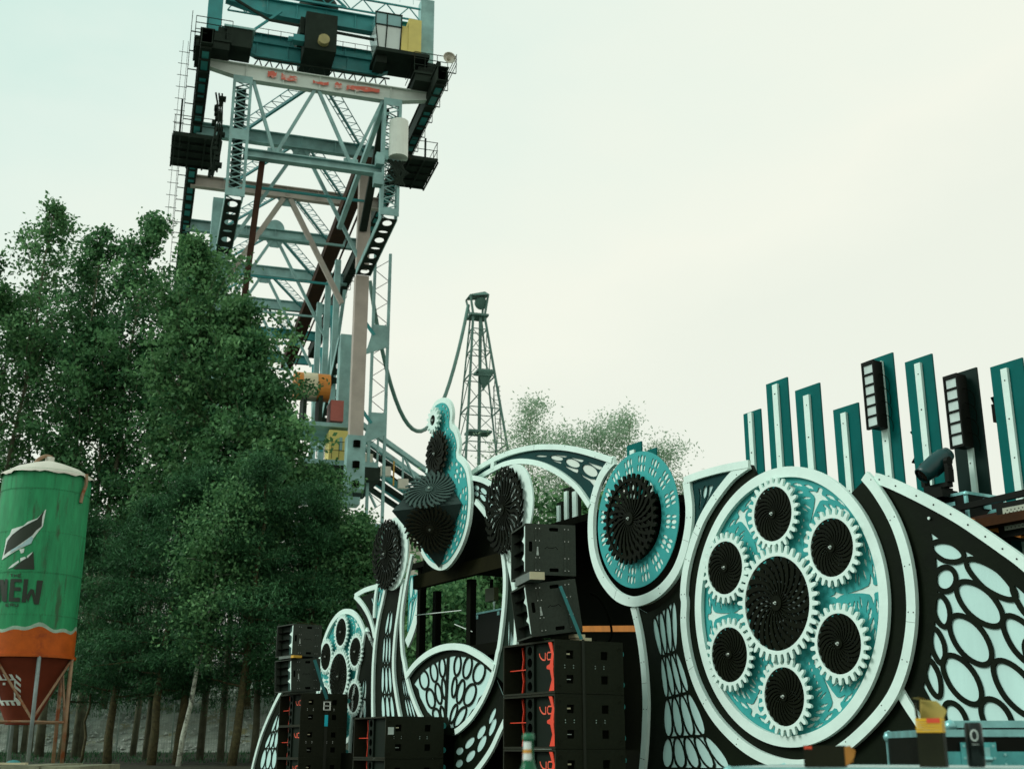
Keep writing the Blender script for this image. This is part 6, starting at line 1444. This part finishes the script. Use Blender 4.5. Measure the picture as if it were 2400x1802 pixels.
# trolley hanging between the top beams
tr_ = MB(); tr_.box(3.6, 5.6, -1.2, 3.0, H_+1.75, H_+4.4); tr_.box(3.3, 3.55, -.8, 2.6, H_+3.0, H_+4.2); part('trolley', tr_, CRANED)
part('trolley_hood', MB().lathe([(.001, 1.2), (1.2, 1.0), (1.35, .6), (1.3, 0)], 16, c=(4.6, 1.2, H_+5.7)).mesh('h', True), CRANED)
part('trolley_truss', MB().box(3.2, 6.2, -.6, -.45, H_+5.5, H_+5.65).beam((3.2, -.5, H_+5.6), (4.6, -.5, H_+6.9), .12, .12).beam((4.6, -.5, H_+6.9), (6.2, -.5, H_+5.6), .12, .12).box(3.2, 6.2, -.6, -.45, H_+6.8, H_+6.92), CRANEB)
part('winch_drum', MB().tube([(4.75, -1.6, H_+2.35), (4.75, -1.21, H_+2.35)], .36, 12), mat('brass_fitting', (.33, .29, .12), .5, .2, 3))
part('drive_unit', MB().box(2.9, 3.58, -1.0, -.4, H_+2.3, H_+2.75).tube([(2.6, -.7, H_+2.5), (2.89, -.7, H_+2.5)], .18, 10), CRANEB)
# upper lattice and side trusses
lattice((-1.2, 1.4, H_+5.7), (11.2, 1.4, H_+5.7), 1.0, CRANEB, 22, .09, .06, 'top_lattice', (0,1,0))
lattice((-1.2, -.2, H_+6.2), (11.2, -.2, H_+6.2), .9, CRANEB, 16, .1, .06, 'top_lattice', (0,1,0))
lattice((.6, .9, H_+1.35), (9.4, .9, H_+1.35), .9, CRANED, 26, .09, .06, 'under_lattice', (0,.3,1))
part('tie_bar', MB().beam((1.3, -.5, H_+3.75), (9.2, -.5, H_+3.55), .14, .14), CRANED); part('tie_bar', MB().beam((1.3, -.5, H_+3.75), (-1.0, -.4, H_+5.0), .14, .14), CRANED); part('tie_bar', MB().beam((.5, -.5, H_+2.9), (2.1, -.4, H_+4.6), .14, .14), CRANEB); part('tie_bar', MB().beam((9.2, -.5, H_+3.55), (11.0, -.4, H_+4.6), .14, .14), CRANEB)
b = MB()
for k in range(12): b.box(.6+.8*k-.015, .6+.8*k+.015, .2, .24, H_+2.85, H_+3.5); 
for z in (3.15, 3.5): b.box(.6, 9.4, .2, .23, H_+z-.015, H_+z+.015)
part('railing', b, CRANED)
b = MB()
for k in range(10): b.box(2.5+.9*k-.012, 2.5+.9*k+.012, -.7, -.68, H_+6.6, H_+7.9)
for z in (7.0, 7.45, 7.9): b.box(2.4, 11.2, -.7, -.68, H_+z-.012, H_+z+.012)
part('railing', b, CRANE)
# operator cab
cb2 = part('operator_cab', MB().box(10.2, 11.05, -1.4, 1.0, H_+2.5, H_+5.0).box(9.75, 10.199, -1.35, .9, H_+2.5, H_+4.4), YELLOW)
gl = MB(); gl.add([(8.0, -1.5, H_+4.15), (9.7, -1.5, H_+4.15), (9.7, -1.5, H_+5.0), (8.0, -1.5, H_+5.0), (8.0, .6, H_+4.15), (9.7, .6, H_+4.15), (9.7, .6, H_+5.0), (8.0, .6, H_+5.0)], [(0,1,2,3),(7,6,5,4),(3,2,6,7),(0,3,7,4),(1,5,6,2)])
obj('upper_glazing', gl, mat('blue_tinted_glass', (.16, .36, .36), .1, .15, 1, spec=.8), cb2)
gl = MB(); gl.add([(8.0, -1.5, H_+4.12), (9.7, -1.5, H_+4.12), (9.7, -1.1, H_+2.6), (8.3, -1.1, H_+2.6), (8.0, .6, H_+4.12), (9.7, .6, H_+4.12), (9.7, .6, H_+2.6), (8.3, .6, H_+2.6)], [(0,1,2,3),(7,6,5,4),(2,6,7,3),(0,3,7,4),(1,5,6,2)])
obj('lower_glazing', gl, GLASS, cb2)
b = MB()
for x in (8.0, 8.75, 9.7): b.beam((x, -1.53, H_+5.0), (x, -1.53, H_+4.12), .07, .05, (0,1,0)); b.beam((x, -1.53, H_+4.12), (max(x, 8.3), -1.13, H_+2.6), .07, .05, (0,1,0))
for z, y, x0 in ((5.02, -1.53, 7.96), (4.13, -1.53, 7.96), (2.58, -1.12, 8.25)): b.box(x0, 9.75, y-.03, y+.03, H_+z-.04, H_+z+.04)
obj('window_frame', b, CRANED, cb2); obj('cab_floor', MB().box(8.1, 11.6, -1.6, 1.3, H_+2.2, H_+2.45).box(8.2, 8.9, -1.0, .4, H_+1.7, H_+2.2), CRANED, cb2)
# machinery on the lower platform
b = MB(); b.box(6.2, 11.4, 11.2, 17.5, 19.8, 20.19)
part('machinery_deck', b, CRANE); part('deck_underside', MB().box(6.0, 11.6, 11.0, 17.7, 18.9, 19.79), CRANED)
part('yellow_cabinet', MB().box(8.05, 9.35, 11.3, 13.2, 20.2, 22.3), YELLOW); part('cabinet_plate', MB().box(8.75, 8.95, 11.22, 11.29, 20.9, 21.8), CRANE)
part('orange_drum', MB().tube([(5.7, 13.6, 25.9), (8.2, 13.6, 25.9)], 1.0, 24), mat('orange_drum_paint', (.60, .22, .035), .5, .2, 1)); part('drum_band', MB().tube([(6.3, 13.6, 25.9), (7.3, 13.6, 25.9)], 1.02, 24), mat('pale_drum_band', (.62, .56, .38), .5, .15, 1))
part('red_motor', MB().box(8.25, 9.15, 12.6, 14.4, 23.3, 24.8), mat('faded_red_motor', (.42, .11, .085), .6, .2, 1)); part('drum_stand', MB().box(6.3, 6.55, 12.4, 14.5, 22.9, 25.0).box(7.4, 7.65, 12.4, 14.5, 22.9, 25.0), CRANED)
part('upper_deck', MB().box(5.8, 9.4, 11.6, 16.0, 22.6, 22.89), CRANE)
part('work_platform', MB().box(5.4, 10.2, 10.6, 12.0, 17.1, 17.6), CRANE); 
b = MB(); 
for k in range(9): b.box(6.2+.5*k-.02, 6.2+.5*k+.02, 10.95, 10.99, 20.2, 21.4)
for z in (20.8, 21.4): b.box(6.2, 10.4, 10.95, 10.98, z-.02, z+.02)
part('railing', b, CRANED)
# two slender side posts with triangular plates, right of the columns
for x, z0, z1 in ((10.9, 10, 36), (12.0, 10, 36)): part('slender_post', MB().box(x-.10, x+.10, 11.8, 12.0, z0, z1), CRANE)
for z in (29.0, 22.5): part('side_plate', MB().add([(10.4, 11.75, z-.9), (12.0, 11.75, z-.2), (12.0, 11.75, z+1.4), (11.0, 11.75, z+1.4), (10.4, 11.85, z-.9), (12.0, 11.85, z-.2), (12.0, 11.85, z+1.4), (11.0, 11.85, z+1.4)], [(0,1,2,3),(7,6,5,4),(0,4,5,1),(1,5,6,2),(2,6,7,3),(3,7,4,0)]), CRANE); part('side_strut', MB().beam((9.8, 11.8, z+2.2), (11.0, 11.8, z+.6), .2, .2, (0,1,0)), CRANEB); part('side_strut', MB().beam((9.8, 11.8, z-1.6), (10.8, 11.8, z-.2), .2, .2, (0,1,0)), CRANE)
b = MB()
for k in range(30): b.beam((10.9 if k % 2 else 12.0, 12.15, 11+.82*k), (12.0 if k % 2 else 10.9, 12.15, 11.82+.82*k), .04, .04, (0,1,0))
part('post_lacing', b, CRANED)['kind'] = 'stuff'
# rear bracing cluster behind the columns
for y, z0, z1, x in ((20, 24, 38.5, 9.4), (25, 22, 38.5, 9.4), (30, 22, 38.5, 9.4)):
    part('rear_post', MB().box(x-.22, x+.22, y, y+.5, z0, z1), CRANE); part('rear_brace', MB().beam((x, y, z0+2), (x+.2, y+4, z0+12), .25, .25), CRANEB)
    part('rear_brace', MB().beam((x+.6, y, z0+12), (x+.2, y+4, z0+3), .25, .25), CRANE)

# ================================================================== MAST + CABLE + CONVEYOR
ms_ = thing('lattice_mast', 'slim green lattice mast with roofed head beyond the crane', 'mast', (-16.89+25.2*math.cos(R(17))-36*math.sin(R(17)), 67.12+25.2*math.sin(R(17))+36*math.cos(R(17)), 0), R(17))
zt = 41.0
def leg(sx, sy, z):
    f = (zt-z)/(zt-18); w = .55 + (2.9 if sx > 0 else 2.0)*f; return Vector((sx*w + (.5*f), sy*(.55+2.2*f), z))
MG = mat('green_mast_steel', (.10, .20, .165), .6, .25, 1)
for sx in (-1, 1):
    for sy in (-1, 1): obj('leg', MB().beam(leg(sx, sy, 4), leg(sx, sy, zt), .20 if sy < 0 else .13, .20 if sy < 0 else .13), MG, ms_)
b = MB(); zs = [39.5, 37.3, 34.8, 31.6, 28.2, 24.4, 20.5, 16]
for i, z in enumerate(zs):
    for sy in (-1, 1): b.beam(leg(-1, sy, z), leg(1, sy, z), .08, .08)
    for sx in (-1, 1): b.beam(leg(sx, -1, z), leg(sx, 1, z), .11, .11)
obj('ring_beams', b, MG, ms_)['kind'] = 'stuff'
b = MB()
for a, c in zip(zs[:-1], zs[1:]):
    for sy in (-1, 1): b.beam(leg(-1, sy, a), leg(1, sy, c), .05, .05); b.beam(leg(1, sy, a), leg(-1, sy, c), .05, .05)
    for sx in (-1, 1): b.beam(leg(sx, -1, a), leg(sx, 1, c), .07, .07)
obj('bracing', b, MG, ms_)
obj('head_roof', MB().add([(-1.0, -.9, 42.7), (.95, -.9, 43.0), (.95, .9, 43.1), (-1.0, .9, 42.8), (-1.0, -.9, 42.8), (.6, -.5, 43.4), (.6, .5, 43.5), (-.6, .5, 43.2)], [(0,3,2,1),(4,5,6,7),(0,1,5,4),(1,2,6,5),(2,3,7,6),(3,0,4,7)]), MG, ms_)
obj('sheave', MB().tube([(.25, -.5, 42.1), (.25, -.2, 42.3)], .6, 20), MG, ms_)
obj('head_frame', MB().beam((-.9, -.8, 42.75), (-.55, -.5, 41), .16, .16).beam((.85, -.8, 43.0), (.6, -.5, 41), .16, .16).beam((-.9, .8, 42.75), (-.55, .5, 41), .16, .16).beam((.85, .8, 43.0), (.6, .5, 41), .16, .16).box(-.9, .9, -.9, .9, 40.8, 41.0), MG, ms_)
obj('landing', MB().box(-.2, 1.4, -1.2, .6, 35.2, 35.4).add([(-.2, -1.2, 35.2), (1.4, -1.2, 35.2), (.5, -.4, 33.4)], [(0,1,2)]), MG, ms_); obj('landing', MB().box(-1.0, 1.2, -1.2, .6, 29.3, 29.5), MG, ms_)
b = MB()
for xx in (1.6, 2.1): b.beam((xx-.1, -.5, 34), (xx+1.0, -.6, 14), .07, .07)
for k in range(44): f = k/44; b.box(1.55+1.0*f, 2.15+1.0*f, -.62, -.56, 34-20*f-.02, 34-20*f+.02)
obj('ladder', b, MG, ms_)
obj('cable_duct', MB().beam((.2, -.4, 41), (.1, -.4, 6), .28, .2), MG, ms_)
cr17 = Matrix.Rotation(R(17), 3, 'Z'); O17 = Vector((-16.89, 67.12, 0))
def CW(x, y, z): return O17 + cr17 @ Vector((x, y, z))
cab_ = thing('hanging_cable', 'thick dark green cable sagging between crane column and mast', 'cable', tuple(CW(12.0, 20, 0)))
pp = []
for k in range(25):
    f = k/24; x = 11.6+(24.3-11.6)*f; y = 18+(36-18)*f; z = 36.2*(1-f)+42.0*f - 49*f*(1-f)*(1-.12*(f-.5)); pp.append(tuple(CW(x, y, z)-CW(12.0, 20, 0)))
obj('cable', MB().tube(pp, .17, 8).mesh('c', True), MG, cab_)
cv = thing('conveyor_bridge', 'long conveyor bridge running down to the right below the crane', 'conveyor', tuple(CW(10, 14, 0)), R(17))
y0 = 14
for k, (dz, yy) in enumerate(((0, 0), (-2.6, -1.5))):
    pA, pB = Vector((0, 0, 24.0+dz)), Vector((26, 16, 13.5+dz*1.1))
    for sy in (0, 2.6): obj('chord', MB().beam(pA+Vector((0, sy, 0)), pB+Vector((0, sy, 0)), .35, .35), CRANE if k == 0 else CRANEB, cv)
    b = MB()
    for q in range(12):
        a = pA+(pB-pA)*(q/12); c = pA+(pB-pA)*((q+1)/12); b.beam(a, c+Vector((0, 0, -2.6)) if q % 2 == 0 else c, .14, .14)
        if k == 0: b.beam(a, a+Vector((0, 0, -2.6)), .14, .14)
    obj('web_bracing', b, CRANE, cv)
b = MB()
for q in range(4): pA, pB = Vector((0, .4+.6*q, 22.6-.7*q)), Vector((26, 16.4+.6*q, 12.2-.7*q)); b.beam(pA, pB, .5, .22)
obj('belt_deck', b, CRANED, cv)
for q in range(16):
    a = Vector((.8+1.5*q, 1.0*q*.92, 22.4-.62*q)); obj('roller_guard', MB().box(a.x, a.x+.75, a.y-.3, a.y+.1, a.z-1.7, a.z-1.0), CREAM, cv)
    if q % 2: obj('yellow_guard_rail', MB().box(a.x+.9, a.x+1.0, a.y-.35, a.y-.25, a.z-2.4, a.z-.6), mat('amber_rail', (.50, .28, .03), .5), cv)

# far building
hb = thing('far_building', 'pale cream building with yellow stripes beyond the pines', 'building', (-10.6, 88, 5.8), 0)
obj('wall', MB().box(-6, 7, 0, 10, 0, 10.6), CREAM, hb); obj('roof', MB().box(-6.4, 7.4, -.5, 10.5, 10.61, 11.3), CRANE, hb)
for x in (-4, -1, 2, 5): obj('yellow_stripe', MB().box(x-.15, x+.15, -.06, -.005, 6.2, 10.2), mat('yellow_stripe_paint', (.62, .44, .08), .6), hb)
obj('ledge', MB().box(-6.2, 7.2, -.3, -.01, 5.6, 6.1), WHITE, hb)
for x in (-2.5, .5, 3.5): obj('window', MB().box(x-.8, x+.8, -.05, -.004, 1.8, 4.6), HOLE, hb)
hs2 = thing('far_house', 'cream house wall glimpsed just right of the silo', 'building', (-27.2, 76, 5.8), 0)
obj('wall', MB().box(-4, 3.2, 0, 7, 0, 6.8), CREAM, hs2); obj('roof', MB().add([(-4.4, -.4, 6.8), (3.6, -.4, 6.8), (3.6, 7.4, 6.8), (-4.4, 7.4, 6.8), (-4.4, 3.5, 9.0), (3.6, 3.5, 9.0)], [(0,1,5,4),(2,3,4,5),(0,4,3),(1,2,5),(0,3,2,1)]), BROWNW, hs2)
obj('downpipe', MB().box(2.7, 2.95, -.12, -.01, 0, 6.8), GREYT, hs2)

# ================================================================== SILO
SX, SY, SR = -13.9, 35.5, 1.25
si = thing('silo', 'rusty green grain silo with orange hopper and painted claw tear', 'silo', (SX, SY, .94), 0)
ZB = -.94
def cyl(x, z, r): a = -PI/2 + x/SR + SA; return (r*math.cos(a), r*math.sin(a), z)
SA = math.atan2(-SY, -SX) + PI/2          # the painted front faces the yard
zs = [4.48, 4.96, 6.13, 7.31, 8.54, 9.10]
for k in range(5):
    z0, z1 = zs[k]+ZB, zs[k+1]+ZB
    n = 6
    for q in range(n):
        a0 = 2*PI*(q+(.5 if k % 2 else 0))/n; rr_ = SR - .006*(k % 2)
        m = MB().lathe([(rr_-.012, z0+.004), (rr_, z0+.004), (rr_, z1+.03), (rr_-.012, z1+.03)], 12, a0, a0+2*PI/n-.003)
        obj('shell_plate', m.mesh('s', False), GREEN, si)
    m = MB()
    for q in range(96):
        a = 2*PI*q/96; m.add([((SR+.004)*math.cos(a)+d[0], (SR+.004)*math.sin(a)+d[1], z1-.02+d[2]) for d in ((-.012, -.012, 0), (.012, -.012, 0), (.012, .012, 0), (-.012, .012, 0), (.008*math.cos(a), .008*math.sin(a), .016))], [(0,1,4),(1,2,4),(2,3,4),(3,0,4)])
    for q in range(6):
        a = 2*PI*(q+(.5 if k % 2 else 0))/6 + .025
        for j in range(12): z = z0+(z1-z0)*(j+.5)/12; m.add([((SR+.004)*math.cos(a+d[0])*1, (SR+.004)*math.sin(a+d[0]), z+d[1]) for d in ((-.008, -.010), (.008, -.010), (.008, .010), (-.008, .010))] + [((SR+.014)*math.cos(a), (SR+.014)*math.sin(a), z)], [(0,1,4),(1,2,4),(2,3,4),(3,0,4)])
    r_ = obj('rivets', m, mat('dull_green_rivet', (.03, .12, .05), .6), si); r_['kind'] = 'stuff'
obj('shell_core', MB().lathe([(SR-.02, 4.0+ZB), (SR-.02, 9.05+ZB)], 64).mesh('c', True), GREEN, si)
# cream roof with ragged lip
m = MB(); n = 64; prof = [(SR+.09, 0), (SR+.07, .06), (SR*.75, .30), (SR*.4, .46), (.16, .56), (.13, .58), (.13, .70), (.001, .72)]
o_ = len(m.v)
for i, (r, z) in enumerate(prof):
    for k in range(n):
        a = 2*PI*k/n; j = (random.uniform(-.045, .03) if i == 0 else 0); m.v.append(((r+j*.5)*math.cos(a), (r+j*.5)*math.sin(a), 9.02+ZB+z+j))
for i in range(len(prof)-1):
    for k in range(n): m.f.append((i*n+k, i*n+(k+1) % n, (i+1)*n+(k+1) % n, (i+1)*n+k))
obj('roof', m.mesh('r', True), CREAM, si)
obj('rusty_vent', MB().tube(crom([(-.30, -.3, 9.48+ZB), (-.24, -.25, 9.6+ZB), (-.10, -.1, 9.74+ZB), (.05, 0, 9.72+ZB)], 4), .055, 8), RUST, si)
av = SA - PI/2 + .92
obj('rusty_strap', MB().tube(crom([((SR+.08)*math.cos(av), (SR+.08)*math.sin(av), 9.12+ZB), ((SR+.10)*math.cos(av), (SR+.10)*math.sin(av), 8.8+ZB), ((SR+.05)*math.cos(av-.04), (SR+.05)*math.sin(av-.04), 8.5+ZB), ((SR+.04)*math.cos(av-.06), (SR+.04)*math.sin(av-.06), 8.25+ZB)], 4), [.05]*13, 6), RUST, si)
# orange skirt with wavy top edge, hopper cone
m = MB(); n = 72
for k in range(n):
    a = 2*PI*k/n; w = .055*math.sin(a*5+.6)+.045*math.sin(a*11); m.v += [((SR+.012)*math.cos(a), (SR+.012)*math.sin(a), 3.84+ZB), ((SR+.012)*math.cos(a), (SR+.012)*math.sin(a), 4.52+w+ZB), ((SR+.009)*math.cos(a), (SR+.009)*math.sin(a), 4.62+w*1.15+ZB)]
for k in range(n): a = 3*k; b = 3*((k+1) % n); m.f.append((a, b, b+1, a+1))
obj('orange_skirt', m.mesh('s', True), ORANGE, si)
m2 = MB(); m2.v = list(m.v)
for k in range(n): a = 3*k; b = 3*((k+1) % n); m2.f.append((a+1, b+1, b+2, a+2))
obj('painted_edge', m2.mesh('s', True), mat('pale_brushed_edge', (.30, .44, .33), .6, .3, 6), si)
obj('ring_beam', MB().lathe([(SR+.02, 3.78+ZB), (SR+.07, 3.78+ZB), (SR+.07, 3.86+ZB), (SR+.02, 3.86+ZB)], 64).mesh('r'), RUST if False else ORANGE, si)
obj('hopper', MB().lathe([(SR-.02, 3.82+ZB), (.42, 2.08+ZB), (.40, 1.98+ZB)], 64).mesh('h', True), BRICKR, si)
# legs and bracing
la_ = [SA-PI/2+d for d in (.24, 1.2, -.72, 2.25, 3.3, 4.3)]
rm = [GREYT, RUST, RUST, RUST, GREYT, RUST]
for q, a in enumerate(la_):
    obj('leg', MB().tube([((SR+.02)*math.cos(a), (SR+.02)*math.sin(a), 3.80+ZB), ((SR+.04)*math.cos(a), (SR+.04)*math.sin(a), 0)], .055, 10).mesh('l', True), rm[q], si)
    b = la_[(q+1) % 6] if q < 5 else la_[0]
def LP(a, z): return (SR*math.cos(a), SR*math.sin(a), z+ZB)
for a, b in ((0, 1), (2, 0), (1, 3), (3, 4), (4, 5), (5, 2)):
    obj('tie_tube', MB().tube([LP(la_[a], 2.05), LP(la_[b], 2.05)], .032, 8), RUST, si)
for a, b in ((1, 0), (2, 0), (3, 1)): obj('brace', MB().tube([LP(la_[a], 3.74), LP(la_[b], 2.1)], .036, 8), RUST, si)
# painted motifs, laid on the shell
def wrap(poly, m, name, zr=.016, cuts=5, cone=False, parent=si):
    me = plate([poly], -.0005, .0005); bm = bmesh.new(); bm.from_mesh(me)
    bmesh.ops.delete(bm, geom=[f for f in bm.faces if f.normal.y > -.5], context='FACES'); bmesh.ops.remove_doubles(bm, verts=bm.verts, dist=1e-5)
    for it in range(2):
        bmesh.ops.subdivide_edges(bm, edges=[e for e in bm.edges if e.calc_length() > .10], cuts=3, use_grid_fill=True)
    bmesh.ops.triangulate(bm, faces=bm.faces)
    for v in bm.verts:
        x, z = v.co.x, v.co.z
        if cone: rad = .42+(SR-.44)*(z-2.08)/(3.82-2.08)+zr; a = -PI/2 + x/SR + SA; v.co = (rad*math.cos(a), rad*math.sin(a), z+ZB)
        else: v.co = cyl(x, z+ZB, SR+zr)
    bm.to_mesh(me); bm.free(); return obj(name, me, m, parent)
def SU(x, y):     # drawing units of the mural -> metres on the shell
    q = .00295*x + .000267*y - 1.343; return (SR*math.asin(max(-.99, min(.99, q/SR))), 9.16-(y-60)*.00294)
def poly(*pts): return [SU(*p) for p in pts]
tear = poly((415,490),(395,560),(390,650),(345,690),(305,745),(250,790),(160,860),(95,900),(60,930),(75,850),(90,790),(130,735),(210,670),(290,620),(350,585))
rim_ = poly((428,480),(400,650),(350,720),(318,770),(300,820),(245,850),(170,890),(100,935),(40,975),(55,905),(65,850),(75,770),(105,735),(125,680),(225,650),(265,610),(350,575))
wrap(rim_, PWHITE, 'claw_tear_edge', .016); wrap(tear, STENCIL, 'claw_tear', .021)
wrap(poly((300,750),(318,775),(298,822),(245,846),(190,868),(110,915),(130,880),(220,830)), PBLUE, 'blue_brush_shade', .025)
wrap(poly((320,900),(330,1070),(140,1068),(210,1000),(260,960)), STENCIL, 'dark_patch', .016)
wrap(poly((95,1068),(130,1030),(190,985),(195,1005),(140,1050)), PWHITE, 'white_dash', .021); wrap(poly((205,965),(245,950),(258,965),(205,1000)), PWHITE, 'white_dash', .021); wrap(poly((262,945),(315,900),(300,925),(268,965)), PWHITE, 'white_dash', .021)
wrap(poly((195,880),(240,870),(235,910),(210,920)), PWHITE, 'white_dash', .021)
L_ = lambda nm, *pp: wrap(poly(*pp), STENCIL, nm)
NEW = 'letter'
L_(NEW, (-5,1160),(35,1160),(35,1375),(-5,1375)); L_(NEW, (35,1165),(62,1165),(82,1370),(48,1370)) ; L_(NEW, (72,1163),(98,1163),(92,1378),(60,1378))
L_(NEW, (122,1163),(160,1163),(150,1378),(108,1378)); L_(NEW, (150,1163),(222,1165),(220,1195),(150,1192)); L_(NEW, (150,1240),(215,1245),(213,1278),(150,1275)); L_(NEW, (150,1340),(208,1342),(206,1382),(150,1378))
L_(NEW, (240,1165),(278,1165),(262,1385),(222,1385)); L_(NEW, (355,1172),(410,1172),(375,1400),(335,1400)); L_(NEW, (262,1330),(300,1255),(318,1270),(280,1385)); L_(NEW, (300,1255),(330,1262),(355,1395),(330,1395))
def small(s, x, y, w, h, g):
    st_ = {'T': [(0,0,1,0),(.5,0,.5,1)], 'H': [(0,0,0,1),(1,0,1,1),(0,.5,1,.5)], 'E': [(0,0,0,1),(0,0,1,0),(0,.5,.8,.5),(0,1,1,1)], 'R': [(0,0,0,1),(0,0,1,0),(1,0,1,.5),(0,.5,1,.5),(.5,.5,1,1)], 'U': [(0,0,0,1),(1,0,1,1),(0,1,1,1)]}
    for i, c in enumerate(s):
        for a, b, c2, d in st_[c]:
            X = x+i*(w+g); p = (X+a*w, y+b*h); q = (X+c2*w, y+d*h); dx, dy = q[0]-p[0], q[1]-p[1]; l = math.hypot(dx, dy); nx, ny = -dy/l*3.4, dx/l*3.4
            wrap(poly((p[0]+nx, p[1]+ny), (q[0]+nx, q[1]+ny), (q[0]-nx, q[1]-ny), (p[0]-nx, p[1]-ny)), STENCIL, 'small_letter', .018)
small('THE', 120, 1118, 24, 26, 12); small('ERU', 86, 1398, 26, 24, 14)
# hatched frame on the hopper
def HU(x, y):
    z = 3.82-(y-440)*.00253; r = .42+(SR-.44)*(z-2.08)/(3.82-2.08); q = .0026*x + .000235*y - .933; return (SR*math.asin(max(-.98, min(.98, q/r))), z)
def hp(*pts): return [HU(*p) for p in pts]
F_ = 'hatched_frame'
for k in range(3): wrap(hp((15+60*k, 640), (45+60*k, 640), (75+60*k, 690), (45+60*k, 690)), PWHITE, F_, .012, cone=True)
for k in range(5): y = 640+60*k; wrap(hp((205, y), (255, y+45), (255, y+75), (205, y+30)), PWHITE, F_, .012, cone=True)
for k in range(4): wrap(hp((45+52*k, 915), (75+52*k, 915), (100+52*k, 965), (70+52*k, 965)), PWHITE, F_, .012, cone=True)
for p in (((0,690),(205,690),(205,702),(0,702)), ((190,690),(205,690),(205,925),(190,925)), ((50,912),(205,912),(205,925),(50,925)), ((0,700),(12,700),(62,920),(48,920))): wrap(hp(*p), PWHITE, F_, .012, cone=True)
wrap(hp((78,727),(103,727),(103,752),(78,752)), PWHITE, F_, .012, cone=True)
for k in range(4): wrap(hp((-10+11*k, 730+48*k), (2+11*k, 760+48*k), (8+11*k, 800+48*k), (-8+11*k, 765+48*k)), PWHITE, F_, .012, cone=True)
# concrete plinth
pl2 = MB()
for k in range(5):
    x0 = -3.2+1.1*k; h = .0 + .02*((k*7) % 3)
    pl2.add([(x0, -1.6, -.6), (x0+1.07, -1.6, -.6), (x0+1.07, 1.9, -.6), (x0, 1.9, -.6), (x0+.02, -1.57, .92-h-.02), (x0+1.05, -1.57, .90-h), (x0+1.05, 1.87, .93-h), (x0+.02, 1.87, .92-h)], [(0,3,2,1),(4,5,6,7),(0,1,5,4),(1,2,6,5),(2,3,7,6),(3,0,4,7)])
o = tag(obj('concrete_plinth', pl2, CONC), 'rough mossy concrete blocks under the silo legs', 'plinth'); o.location = (SX+.1, SY, 0)
o = tag(obj('plank', MB().box(-.9, .45, -.14, .14, 0, .05), PALEWOOD), 'pale plank lying on the concrete between the silo legs', 'plank'); o.location = (SX+.35, SY-1.30, .925); o.rotation_euler = (0, 0, R(4))
o = tag(obj('rag', MB().lathe([(.001, .07), (.10, .05), (.16, .0)], 9), STRAP), 'small teal rag on the pale plank', 'rag'); o.location = (SX+.45, SY-1.30, .977); o.scale = (1.3, .6, 1)
